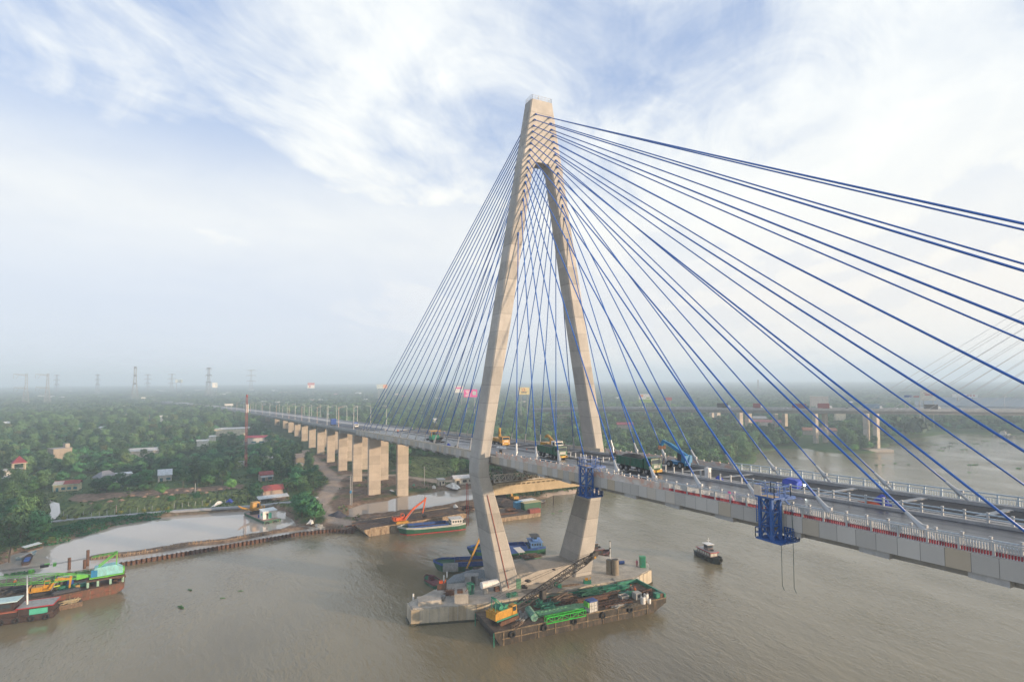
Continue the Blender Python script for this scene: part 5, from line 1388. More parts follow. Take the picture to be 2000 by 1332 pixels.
M_HULLD = paint('dark barge hull', (.034, .029, .023), .7, .5, .7, dirt=(.15, .10, .06), dirt_amt=.26, bmp=.2)
M_HULLG = paint('boat green hull', (.012, .10, .048), .5, .2, .8, dirt=(.06, .05, .03), dirt_amt=.2)
M_HULLB = paint('boat blue paint', (.012, .065, .27), .5, .2, .9, dirt=(.16, .16, .17), dirt_amt=.2)
M_DECKR = paint('rusted deck plate', (.16, .115, .082), .9, .35, .8, dirt=(.07, .048, .034), dirt_amt=.5, bmp=.2)
M_MUDD = paint('mud covered deck', (.135, .09, .062), .95, .4, .5, dirt=(.06, .04, .03), dirt_amt=.5, bmp=.8)
M_HULLC = paint('pale rust-streaked hull', (.36, .285, .195), .8, .25, .6, dirt=(.15, .09, .05), dirt_amt=.45)
M_HULLR = paint('red-brown barge hull', (.20, .055, .03), .75, .3, .6, dirt=(.09, .055, .035), dirt_amt=.55)

# ---- work barge moored along the footing --------------------------------------------------
zb = 2.6
NL, FL_, NR, FR_ = G(966, 1237, zb), G(927, 1199, zb), G(1290, 1172, zb), G(1240, 1138, zb)
ax = ((NR - NL).normalized() + (FR_ - FL_).normalized()).normalized(); rzb = math.atan2(ax.y, ax.x)
Lb = ((NR - NL).length + 2); Bb = abs((FL_ - NL).dot(Vector((-ax.y, ax.x, 0)))) * .5 + abs((FR_ - NR).dot(Vector((-ax.y, ax.x, 0)))) * .5
Bb = max(8.5, min(13, Bb)); cen = NL + ax * (Lb / 2) + Vector((-ax.y, ax.x, 0)) * (Bb / 2); cen.z = 0
# near side is the local -y side
wb = barge('work_barge', 'rusty black work barge heaped with green steel, moored along the pylon footing', cen, rzb, Lb, Bb, zb, M_HULLD, M_DECKR, 1.6, 5.0, 5, trim=M_RIB)
MBW = Matrix.Translation(cen) @ Matrix.Rotation(rzb, 4, 'Z')
def WB(x, y, z=zb + .06): return MBW @ Vector((x, y, z))
# dark bow bulwark in green
mb = MB(); mb.b2((Lb / 2 - 6, Bb / 2 - .5, zb + .2), (Lb / 2, Bb / 2 - .2, zb + 1.0)).b2((Lb / 2 - .5, -Bb / 2, zb + .2), (Lb / 2 - .1, Bb / 2, zb + 1.0)).b2((Lb / 2 - 2.4, -Bb / 2 + .3, zb + .061), (Lb / 2 - 1.2, -Bb / 2 + 1.6, zb + 1.1)).b2((-Lb / 2 + 6, Bb / 2 - .3, zb + .23), (Lb / 2 - 6.001, Bb / 2 - .1, zb + .75)); mb.build('bow_bulwark', M_TEAL, wb)
for y in (-Bb / 2 + .1, Bb / 2 - .3): MB().b2((-Lb / 2 - .15, y, -.5), (-Lb / 2 - .01, y + .2, zb)).build('stern_skeg', M_TEAL, wb)
def px2local(px, py, z=zb + .1):
    v = MBW.inverted() @ G(px, py, z); return v.x, v.y
def crawler_crane(loc, rz, label, body, trim, s=1.0):
    t = thing('crawler_crane', label, 'crane', loc, rz); t.scale = (s,) * 3
    for sy in (-1, 1):
        pr_ = [(-2.3, .1), (-2.7, .5), (-2.3, .95), (2.3, .95), (2.7, .5), (2.3, .1)]; mb = MB(); mb.loft([[(x, sy * 1.0, z) for x, z in pr_], [(x, sy * 1.7, z) for x, z in pr_]])
        for i in range(14): mb.b2((-2.3 + i * .34, sy * .97, .94), (-2.13 + i * .34, sy * 1.73, 1.02))
        mb.build('track', M_RUST, t)
    MB().b2((-3.2, -1.5, 1.05), (2.4, 1.5, 1.35)).build('deck_frame', trim, t)
    MB().b2((-3.2, -1.45, 1.351), (.9, 1.45, 2.9)).build('engine_house', body, t, bevel=.08)
    c = MB().loft([[(.95, -1.45, 1.36), (2.3, -1.45, 1.36), (2.3, -.2, 1.36), (.95, -.2, 1.36)], [(.95, -1.45, 3.2), (2.1, -1.45, 3.2), (2.1, -.2, 3.2), (.95, -.2, 3.2)]]).build('cab', body, t, bevel=.06)
    MB().b2((1.1, -1.49, 2.1), (1.95, -1.455, 2.95)).bar((2.27, -.82, 2.0), (2.17, -.82, 3.05), .03, .95).build('window', M_GLS, c)
    MB().b2((-3.6, -1.5, 1.36), (-3.22, 1.5, 2.7)).build('counterweight', body, t)
    mb = MB(); mb.bar((-.5, -.8, 2.9), (-2.8, -.6, 5.3), .2); mb.bar((-.5, .8, 2.9), (-2.8, .6, 5.3), .2); mb.bar((-2.8, -.7, 5.3), (-2.8, .7, 5.3), .25); mb.bar((-2.9, -.6, 2.9), (-2.8, -.6, 5.3), .12); mb.bar((-2.9, .6, 2.9), (-2.8, .6, 5.3), .12); mb.build('gantry', trim, t)
    mb = MB(); mb.tube((-1.6, -.9, 3.3), (-1.6, .9, 3.3), .5, n=12); mb.tube((-.2, -.8, 3.2), (-.2, .8, 3.2), .4, n=12); mb.b2((-2.1, -1.2, 2.9), (.2, 1.2, 3.0)); mb.build('winch', trim, t)
    return t
cl = px2local(985, 1212); cp = WB(cl[0], cl[1])
tipw = CAM + ray(1163, 1082) * ((WB(8, 2).y + 3 - CAM.y) / ray(1163, 1082).y)
yawc = fr(cp, tipw)
crane = crawler_crane(cp, yawc, 'yellow crawler crane with green winches and long black lattice boom on the work barge', M_YEL, M_TEAL)
Mi = (Matrix.Translation(cp) @ Matrix.Rotation(yawc, 4, 'Z')).inverted(); tl = Mi @ tipw; bf = Vector((2.2, 0, 1.7))
mb = MB(); mb.truss(bf, bf.lerp(tl, .14), .35, .3, 3, .15, .08, w2=1.25, h2=1.2); mb.truss(bf.lerp(tl, .14), bf.lerp(tl, .84), 1.25, 1.2, 15, .16, .085); mb.truss(bf.lerp(tl, .84), tl, 1.25, 1.2, 5, .16, .09, w2=.5, h2=.5)
bm = mb.build('lattice_boom', M_BLK, crane)
mb = MB(); mb.box(bf.lerp(tl, .965) + Vector((0, 0, .2)), (1.2, .9, .9)); mb.tube(tl + Vector((0, -.35, .1)), tl + Vector((0, .35, .1)), .7, n=14); mb.bar(bf.lerp(tl, .86) - Vector((0, 0, .6)), tl - Vector((0, 0, .5)), .6, .4); mb.build('boom_head', M_BLK, bm)
MB().box(bf.lerp(tl, .975) + Vector((0, 0, -.4)), (.6, 1.0, .5)).build('head_plate', M_YEL, bm)
mb = MB(); gt = Vector((-2.8, 0, 5.3)); 
for y in (-.5, .5): mb.path([gt + Vector((0, y, 0)), gt.lerp(tl, .30) + Vector((0, y, .5)), tl + Vector((0, y * .5, .6))], .035, n=5)
mb.box(gt.lerp(tl, .30) + Vector((0, 0, .5)), (.8, 1.2, .3)); mb.box(gt.lerp(tl, .55) + Vector((0, 0, .55)), (.4, .8, .2)); mb.build('pendant_rope', M_BLK, crane)
hk = bf.lerp(tl, .30); mb = MB(); mb.tube(bf.lerp(tl, .3) + Vector((0, -.8, 0)), hk + Vector((0, -.8, -1.4)), .03); mb.box(hk + Vector((0, -.9, -.4)), (1.2, 1.0, 1.8)); mb.build('hook_block', M_BLK, crane)
# cargo on the barge
def on_b(px, py, dz=0): x, y = px2local(px, py); return WB(x, y, zb + .07 + dz)
def lattice_thing(name, label, cat, p, q, w_, h_, n, rc, rb, mat, group=None, z=0):
    c = (p + q) / 2; t = MB(); a = p - c; b_ = q - c; t.truss(a + Vector((0, 0, h_ / 2)), b_ + Vector((0, 0, h_ / 2)), w_, h_, n, rc, rb); o = t.build(name, mat); o.location = c; return tag(o, label, cat, group)
lattice_thing('truss_beam', 'vivid green lattice beam lying along the near edge of the work barge', 'beam', on_b(1066, 1216), on_b(1142, 1200), .9, 1.15, 5, .17, .09, M_VIVID)
p, q = on_b(1046, 1204), on_b(1138, 1186); mb = MB(); c = (p + q) / 2; mb.bar(p - c + Vector((.5, .2, .7)), q - c + Vector((.5, .2, .7)), 2.0, .16); mb.bar(p - c + Vector((-1.2, 0, .5)), q - c + Vector((-1.2, 0, .5)), .5, .16); mb.bar(p - c + Vector((0, 0, .35)), q - c + Vector((0, 0, .35)), .12, .7); mb.bar(p - c + Vector((0, 0, .08)), q - c + Vector((0, 0, .08)), 1.3, .16)
for i in range(12): r_ = (p - c).lerp(q - c, (i + .5) / 12); mb.box(r_ + Vector((0, 0, .84)), (.2, .4, .12))
o = mb.build('girder', paint('pale green girder', (.14, .37, .20), .6, .25, 1, dirt=(.12, .1, .06), dirt_amt=.25)); o.location = c; tag(o, 'pale green studded girder lying beside the vivid green beam on the barge', 'girder')
t = thing('water_tank', 'white caged water tank with blue panels on the work barge', 'tank', on_b(1155, 1193), rzb + .1)
MB().b2((-1.0, -.8, .12), (1.0, .8, 2.1)).build('tank', M_WHT, t, bevel=.1)
mb = MB()
for i in range(6): x = -1.05 + i * .42; mb.b2((x - .03, -.88, .05), (x + .03, -.83, 2.2)); mb.b2((x - .03, .83, .05), (x + .03, .88, 2.2))
for z in (.1, .75, 1.4, 2.15): mb.b2((-1.08, -.9, z), (1.08, -.86, z + .07)); mb.b2((-1.08, .86, z), (1.08, .9, z + .07)); mb.b2((-1.1, -.9, z), (-1.06, .9, z + .07)); mb.b2((1.06, -.9, z), (1.1, .9, z + .07))
mb.build('cage', M_GREYP, t); MB().b2((-1.05, -.8, 2.11), (1.05, .82, 2.45)).b2((1.09, -.85, .3), (1.14, .85, 2.2)).build('blue_panel', M_BLUEP, t); MB().b2((-1.45, -.8, 1.2), (-1.11, .8, 2.2)).build('green_box', M_LIME, t)
def rod_pile(name, label, cat, c, L_, W_, n, r, mat, rz, seed, spread=.5, h=.7, layers=3):
    rg = random.Random(seed); mb = MB()
    for i in range(n):
        a = rg.uniform(-spread, spread); y = rg.uniform(-W_ / 2, W_ / 2); z = rg.uniform(.05, h) * (1 - abs(y) / W_); l_ = L_ * rg.uniform(.5, 1); x = rg.uniform(-.2, .2) * L_
        d = Vector((math.cos(a), math.sin(a), rg.uniform(-.04, .04))) * l_ / 2; mb.bar(Vector((x, y, z + r)) - d, Vector((x, y, z + r)) + d, r * 2)
    mb.b2((-L_ * .3, -W_ * .3, 0), (L_ * .3, W_ * .3, h * .35))
    o = mb.build(name, mat); o.location = c; o.rotation_euler = (0, 0, rz); return tag(o, label, cat)
rod_pile('pipe_pile', 'tangle of sea green scaffold tubes amid the work barge', 'pile', on_b(1072, 1187), 4.2, 2.6, 34, .06, M_TEAL, rzb + .2, 2, 1.2, 1.3)
rod_pile('netting_pile', 'dark green heap of netting and steel by the footing side of the barge', 'pile', on_b(1150, 1163), 6.0, 2.6, 60, .05, paint('dark green netting', (.008, .10, .06), .7, .3, 2), rzb, 3, .7, 1.6)
rod_pile('netting_pile', 'bright sea green frames piled near the barge bow', 'pile', on_b(1205, 1153), 6.5, 2.0, 40, .06, M_TEAL, rzb + .05, 13, .4, 1.1)
rod_pile('plank_pile', 'pile of weathered planks behind the green tube tangle', 'pile', on_b(1092, 1171), 6.5, 2.4, 34, .09, M_WOODY, rzb + .15, 4, .35, 1.0)
rod_pile('plank_pile', 'broken boards scattered in front of the green tube tangle', 'pile', on_b(1075, 1197), 5.0, 1.3, 16, .08, M_WOODY, rzb + .3, 5, .6, .5)
rod_pile('steel_pile', 'stack of rusty steel beams in the middle of the work barge', 'pile', on_b(1165, 1172), 10.0, 1.8, 20, .13, M_RUST, rzb, 6, .06, 1.0)
rod_pile('steel_pile', 'loose grey steel plates and bars behind the crawler crane', 'pile', on_b(1022, 1203), 5.0, 2.8, 18, .10, M_GREYP, rzb + .9, 7, .4, .4)
for i, (a, b_, c_, d_) in enumerate(((1146, 1189, 1218, 1173), (1180, 1186, 1232, 1176))):
    lattice_thing('rebar_cage', ('long rusty lattice frame lying towards the bow of the barge', 'shorter rusty ladder frame beside the long one near the barge edge')[i], 'frame', on_b(a, b_), on_b(c_, d_), 1.2, .5, 9, .12, .09, M_RUST)
p = on_b(1032, 1196); q = on_b(1044, 1213); mb = MB(); c = (p + q) / 2; mb.tube(p - c + Vector((0, 0, .75)), q - c + Vector((0, 0, .75)), .75, n=16); o = mb.build('casing_pipe', paint('pale green pipe', (.33, .40, .32), .6, .3, .7, dirt=(.03, .25, .17), dirt_amt=.5)); o.location = c; tag(o, 'fat pale green steel pipe lying behind the crawler crane', 'pipe')
for i, (px, py, lab) in enumerate(((1256, 1178, 'white plastic drum nearest the barge edge by the bow'), (1262, 1172, 'white plastic drum behind the other one by the bow'), (1268, 1178, 'small white drum closest to the bow of the barge'))):
    t = thing('drum', lab, 'drum', on_b(px, py)); s_ = (.55, .55, .38)[i]; MB().tube((0, 0, 0), (0, 0, s_ * 2.6), s_, n=14).build('body', M_WHT, t, bevel=.05); MB().tube((0, 0, s_ * 2.6), (0, 0, s_ * 2.6 + .12), s_ * .4, n=10).build('cap', M_BLK, t)
for i, (px, py, lab, m_) in enumerate(((1218, 1171, 'open grey steel skip standing on the barge', M_GREYP), (1244, 1168, 'grey concrete block with a round hole near the barge bow', M_CON))):
    t = thing('steel_skip' if i == 0 else 'concrete_block', lab, 'skip' if i == 0 else 'block', on_b(px, py), rzb); 
    if i == 0: MB().loft([[(-.7, -.6, 0), (.7, -.6, 0), (.7, .6, 0), (-.7, .6, 0)], [(-1, -.8, 1.1), (1, -.8, 1.1), (1, .8, 1.1), (-1, .8, 1.1)], [(-.9, -.7, 1.1), (.9, -.7, 1.1), (.9, .7, 1.1), (-.9, .7, 1.1)], [(-.65, -.5, .15), (.65, -.5, .15), (.65, .5, .15), (-.65, .5, .15)]]).build('body', m_, t)
    else: MB().b2((-.8, -.8, 0), (.8, .8, 1.4)).build('body', m_, t, bevel=.06); MB().tube((0, -.82, .75), (0, -.7, .75), .35, n=14).build('hole', M_BLK, t)
t = thing('winch', 'rusty anchor winch with a hose reel at the bow of the work barge', 'winch', on_b(1289, 1165), rzb); MB().b2((-.7, -.8, 0), (.7, .8, .2)).b2((-.5, -.75, .2), (.4, -.6, 1.0)).b2((-.5, .6, .2), (.4, .75, 1.0)).build('frame', M_RUST, t); MB().tube((0, -.6, .7), (0, .6, .7), .42, n=14).build('reel', M_BLK, t)
person(on_b(1232, 1157), 1.0, 'person in orange helmet and dark clothes on the work barge near the bow', C_GREY, C_NAVY, M_ORA, 1)
person(on_b(1240, 1160), 2.2, 'person in rust coloured clothes beside the orange-helmeted one on the barge', C_OR, C_GREY, M_RED, 0)
M_MESHG = paint('scrap heap', (.07, .06, .045), .9, .6, 3, bmp=.8)
heap_thing('scrap_pile', 'low heap of mixed scrap between the rusty frames and white drums', 'pile', on_b(1236, 1182), 2.6, 1.0, .5, M_MESHG, 21, rzb)

for i, (px, py, L_, W_, n, r_, mt, rz_, sp_, h_, nm, lab) in enumerate((
    (1118, 1178, 4.5, 2.2, 30, .07, M_RUST, .3, 1.0, .9, 'scrap_pile', 'brown tangle of rods right of the green tube tangle'),
    (1188, 1162, 7.0, 1.2, 14, .12, M_WOODY, .05, .12, .6, 'plank_pile', 'long weathered planks lying before the dark green netting'),
    (1225, 1163, 3.6, 1.8, 26, .08, M_TEAL, .4, 1.2, .8, 'pipe_pile', 'small knot of green tubes left of the orange-helmeted person'),
    (1210, 1182, 4.2, 1.0, 18, .07, M_GREYP, .2, .5, .4, 'steel_pile', 'grey bars along the barge edge below the rusty ladder frame'),
    (1055, 1183, 3.0, 1.6, 20, .09, M_TEAL, 1.0, .5, 1.0, 'pipe_pile', 'leaning green posts between the fat pipe and the tube tangle'),
    (1010, 1222, 3.2, 1.2, 12, .08, M_WOODY, .7, .6, .3, 'plank_pile', 'loose boards on the deck edge in front of the crawler crane'),
    (1266, 1160, 3.4, 2.2, 24, .10, M_RUST, .2, 1.3, .9, 'scrap_pile', 'rusty machinery heap just behind the bow winch'),
    (1105, 1189, 3.0, 1.4, 22, .06, M_BLK, .5, 1.4, .6, 'hose_pile', 'black hoses coiled behind the pale green girder'))):
    rod_pile(nm, lab, 'pile', on_b(px, py), L_, W_, n, r_, mt, rzb + rz_, 200 + i, sp_, h_)

# ---- on top of the footing -------------------------------------------------------------------
def F_(px, py, dz=0.0): return G(px, py, FT) + Vector((0, 0, dz))
heap_thing('gravel_heap', 'heap of blue-grey crushed stone on the footing left of the near leg', 'gravel', F_(925, 1127), 7.5, 3.6, 1.9, paint('blue-grey crushed stone', (.20, .225, .24), .95, .5, 5, bmp=1.0), 31, rz=1.45, rough=.14)
t = thing('site_cabin', 'small grey steel cabin with an open door beside the near leg', 'cabin', F_(921, 1141), 1.15)
MB().b2((-1.5, -1.0, 0), (1.5, 1.0, .1)).b2((-1.5, .9, .1), (1.5, 1.0, 2.2)).b2((-1.5, -1.0, .1), (-.1, -.9, 2.2)).b2((.9, -1.0, .1), (1.5, -.9, 2.2)).b2((-1.5, -.9, .1), (-1.4, .9, 2.2)).b2((1.4, -.9, .1), (1.5, .9, 2.2)).b2((-1.65, -1.1, 2.2), (1.65, 1.1, 2.3)).build('shell', M_GREYP, t); MB().b2((-.15, -1.75, .1), (-.1, -1.02, 2.1)).build('door', M_WHT, t)
def block(name, label, px, py, d, mat, rz=1.1, cat='block', cap=None, bev=.05):
    t = thing(name, label, cat, F_(px, py), rz); MB().b2((-d[0] / 2, -d[1] / 2, -.02), (d[0] / 2, d[1] / 2, d[2])).build('body', mat, t, bevel=bev)
    if cap: MB().b2((-d[0] * .3, -d[1] * .3, d[2]), (d[0] * .1, d[1] * .2, d[2] + .5)).bar((d[0] * .3, 0, d[2]), (d[0] * .45, .1, d[2] + .7), .12).build('clutter', cap, t)
    return t
block('concrete_block', 'big cream concrete block near the pointed end of the footing', 901, 1174, (3.0, 2.6, 2.0), M_FOOT, 1.2, cap=M_RUST)
block('concrete_slab', 'low concrete slab at the very tip of the footing', 838, 1176, (5.0, 3.2, .9), M_FOOT, 1.35)
block('rusty_crate', 'brown rusty crate behind the low slab on the footing', 863, 1150, (2.0, 1.5, 1.4), M_RUST, 1.1, 'crate', M_ORA)
block('grey_box', 'long grey steel box against the near leg', 944, 1140, (2.6, 1.3, 1.1), M_GREYP, 1.15, 'box')
block('door_panel', 'green steel panel leaning upright against the plinth', 1013, 1149, (1.1, .22, 2.2), paint('worn green panel', (.14, .30, .19), .6, .25, 1.5), 1.2, 'panel')
block('pallet_box', 'left of two green bins at the foot of the plinth', 1086, 1145, (1.0, .9, .9), M_TEAL, 1.1, 'bin')
block('pallet_box', 'right of two green bins at the foot of the plinth', 1093, 1147, (.9, .8, .8), M_TEAL, 1.1, 'bin')
block('machine_box', 'green machine on skids right of the green bins on the footing', 1147, 1139, (1.8, .9, .8), M_TEAL, 1.1, 'machine', M_YEL)
for i, (px, py, lab) in enumerate(((1255, 1107, 'tall green steel cabinet at the far end of the footing'),)):
    t = thing('cabinet', lab, 'cabinet', F_(px, py), 1.1); MB().b2((-.7, -.6, 0), (.7, .6, 2.6)).b2((-.8, -.7, 2.6), (.8, .7, 2.72)).build('body', paint('green cabinet paint', (.03, .24, .11), .5, .2, 1.2), t, bevel=.03); MB().b2((-.5, -.63, .2), (.5, -.605, 2.4)).build('door', M_TEAL, t)
t = thing('white_tank', 'long white cylindrical tank on trestles in front of the near leg', 'tank', F_(957, 1158), 0)
pa, pb = F_(940, 1160, 1.9) - F_(957, 1158), F_(977, 1152, 1.9) - F_(957, 1158)
MB().tube(pa, pb, .8, n=20).build('shell', M_WHT, t, smooth=False, bevel=.08)
for k in (.2, .8): MB().box(pa.lerp(pb, k) - Vector((0, 0, 1.35)), (1.0, 1.0, 1.1)).build('support', M_FOOT if k < .5 else M_RUST, t)
for i, (px, py, lab) in enumerate(((917, 1158, 'green steel frame beside the big cream block'), (999, 1164, 'green cage lying on the footing edge above the crane'))):
    p = F_(px, py); lattice_thing('scaffold_cage', lab, 'frame', p + Vector((0, -1.1, 0)) if i else p + Vector((-.6, 0, 0)), p + Vector((0, 1.3, 0)) if i else p + Vector((.9, .3, 0)), .9, 2.2 if i == 0 else .6, 3, .13, .1, M_TEAL)
rod_pile('rebar_pile', 'rust brown tangle of reinforcing rods on the footing', 'pile', F_(880, 1160), 3.6, 2.2, 50, .03, M_RUST, 1.2, 41, 1.6, .9)
rod_pile('scrap_pile', 'grey sheets and pipes dumped near the footing tip', 'pile', F_(858, 1170), 3.2, 1.6, 14, .12, M_GREYP, 1.2, 42, 1.0, .4)
rod_pile('beam_pile', 'pale timber beams lying across the footing below the far leg', 'pile', F_(1112, 1144), 5.5, .6, 6, .08, M_WOODY, 1.35, 43, .06, .3)
rod_pile('rope_winch', 'black winch frame at the base of the plinth', 'winch', F_(1024, 1148), 1.5, 1.0, 10, .09, M_BLK, 1.2, 44, 1.5, .7)
heap_thing('sand_spill', 'grey patch of spilled sand along the foot of the plinth', 'sand', F_(1060, 1152), 2.2, 6.5, .18, paint('grey sand', (.16, .15, .14), .95, .3, 2, bmp=.5), 45, rz=-.25)
for i, (px, py, r_, h) in enumerate(((1190, 1120, .75, 3.4), (1202, 1122, .85, 3.7))):
    t = thing('casing_pipe', ('shorter upright steel casing beside the far leg on the footing', 'taller upright steel casing right of its twin on the footing')[i], 'pipe', F_(px, py)); MB().tube((0, 0, 0), (0, 0, h), r_, n=18).build('shell', paint('dusty casing', (.24, .20, .15), .85, .25, .8), t); MB().tube((0, 0, h), (0, 0, h + .03), r_ * .85, n=18).build('opening', M_BLK, t)
t = thing('drum', 'blue drum lying at the back edge of the footing', 'drum', F_(1214, 1101)); MB().tube((-.2, -.7, .4), (.2, .7, .4), .42, n=14).build('body', M_BLUEP, t, bevel=.05); MB().tube((.2, .7, .4), (.22, .78, .4), .15).build('cap', M_BLK, t)
t = thing('light_mast', 'thin white mast rising behind the far pylon leg on the footing', 'mast', F_(1192, 1104)); MB().tube((0, 0, 0), (0, 0, 6.2), .09, n=8).build('pole', M_WHT, t); MB().box((0, 0, 4.4), (.3, .3, .3)).box((0, 0, 6.2), (.2, .5, .15)).build('lamp', M_BLK, t)
person(F_(1244, 1106), -.5, 'person in pink clothes standing by the tall green cabinet', C_PINKC, C_PINKC, None, 0)
for i, (px, py) in enumerate(((807, 1171), (873, 1127), (867, 1134), (946, 1122))):
    o = MB().tube((0, 0, 0), (0, 0, 1.3), .22, .2, n=8).build('mooring_post', M_WHT); o.location = F_(px, py); tag(o, 'short white mooring post on the edge of the footing', 'post', 'mooring posts on the footing')
heap_thing('tarpaulin', 'dark grey sheet bundled on the right half of the footing', 'tarpaulin', F_(1198, 1132), .9, .5, .5, M_GREYP, 46)
heap_thing('orange_bag', 'bright orange bundle beside the white cylindrical tank', 'bundle', F_(983, 1151), .6, .35, .4, M_ORA, 47)
# ------------------------------------------------------------------ boats on the river
def between(p, q): c = (p + q) / 2; return c, fr(p, q), (q - p).length
# blue boat behind the near leg: bow to the left
p, q = G(846, 1112), G(985, 1106); c, rz, L = between(q, p)
sandboat('cargo_boat', 'blue and dark green cargo boat under the yellow arm left of the near leg', (c.x, c.y, 0), rz, L, 6.2, 1.5, M_HULLG, M_HULLB, M_GREYP, (-.30, .20), -.40, .13, M_RUST, red=False)
t_aw = thing('awning', 'grey tarpaulin hoop over the foredeck of the blue boat left of the near leg', 'awning', (*G2(880, 1106, 2.3), 1.6), rz)
mb = MB(); mb.loft([[(x, 2.0 * math.cos(a), 1.5 * math.sin(a)) for a in [PI * k / 8 for k in range(9)]] + [(x, 1.9 * math.cos(a), 1.4 * math.sin(a)) for a in [PI * k / 8 for k in range(8, -1, -1)]] for x in (-2.0, -.7, .7, 2.0)]); mb.build('cover', paint('faded grey cover', (.20, .20, .19), .8, .3, 1.2), t_aw)
p, q = G(912, 1085), G(1062, 1076); c, rz, L = between(q, p)
sandboat('cargo_boat', 'farther blue cargo boat with blue wheelhouse showing between the pylon legs', (c.x, c.y, 0), rz, L, 6.6, 1.5, M_HULLG, M_HULLB, paint('blue and white cabin', (.10, .22, .48), .5, .5, .9), (-.26, .30), -.38, .15, M_BLUEP, red=False)
p, q = G(776, 1043), G(906, 1030); c, rz, L = between(q, p)
sandboat('cargo_boat', 'green cargo boat with blue hold and pale cabin beside the muddy spoil barge', (c.x, c.y, 0), rz, L, 6.0, 1.6, M_HULLG, paint('pale boat bulwark', (.40, .42, .40), .6, .2, .8), M_WHT, (-.24, .34), -.37, .17, M_RUST, coam=M_HULLB, wheelh=False)
# excavator barge with a green hut, tucked behind the near leg
p, q = G(930, 1122), G(1075, 1100); c, rz, L = between(p, q)
xb = barge('excavator_barge', 'low barge with a pile of dark stone hidden behind the near pylon leg', (c.x, c.y, 0) + Vector((0, 0, 0)) if 0 else Vector((c.x - 1.5, c.y, 0)), rz, L, 7, 1.2, M_HULLD, M_DECKR, .8, 2.5, 3)
excavator('excavator', 'yellow long-reach excavator whose arm bends down left of the near leg', (*G2(968, 1110, 1.3), 1.28), fr(G(968, 1110), G(905, 1122)), M_YEL, [(1.0, .8), (1.8, 7.2), (4.6, 8.6), (8.4, 1.4)], 0, 1.0)
heap_thing('stone_heap', 'heap of dark crushed stone on the barge beside the green hut', 'stone', Vector((*G2(1010, 1107, 1.3), 1.25)), 3.6, 2.2, 1.5, M_LOAD, 51, rz)
t = thing('deck_hut', 'green steel hut with junk on its flat roof between the pylon legs', 'hut', (*G2(1036, 1104, 1.3), 1.28), rz)
MB().b2((-2.4, -1.7, 0), (2.4, 1.7, 2.5)).build('wall', paint('green hut paint', (.05, .25, .13), .6, .3, 1.2, dirt=(.06, .08, .05), dirt_amt=.3), t); MB().b2((-2.6, -1.9, 2.5), (2.6, 1.9, 2.62)).build('roof', M_RUST, t); MB().b2((-.3, -1.74, .05), (.4, -1.705, 2.0)).build('door', M_BLK, t)
rg_ = random.Random(9); mb = MB()
for i in range(26): mb.bar((rg_.uniform(-2.3, 2.3), rg_.uniform(-1.6, 1.6), 2.7), (rg_.uniform(-2.3, 2.3), rg_.uniform(-1.6, 1.6), 2.85), .16)
mb.b2((-2, -1.4, 2.621), (2, 1.4, 2.72)); mb.build('roof_clutter', M_WOODY, t)
t = thing('deck_awning', 'blue and white striped awning left of the green hut', 'awning', (*G2(1006, 1094, 1.3), 1.28), rz)
for x in (-2, 2):
    for y in (-1.5, 1.5): MB().bar((x, y, 0), (x, y, 2.5 + (.4 if y > 0 else 0)), .1).build('post', M_GREYP, t)
MB().loft([[(-2.3, -1.8, 2.5), (.2, -1.8, 2.5), (.2, 1.8, 2.95), (-2.3, 1.8, 2.95)], [(-2.3, -1.8, 2.56), (.2, -1.8, 2.56), (.2, 1.8, 3.0), (-2.3, 1.8, 3.0)]]).build('blue_roof', M_BLUEP, t); MB().loft([[(.21, -1.8, 2.5), (2.3, -1.8, 2.5), (2.3, 1.8, 2.95), (.21, 1.8, 2.95)], [(.21, -1.8, 2.56), (2.3, -1.8, 2.56), (2.3, 1.8, 3.0), (.21, 1.8, 3.0)]]).build('white_roof', M_WHT, t)
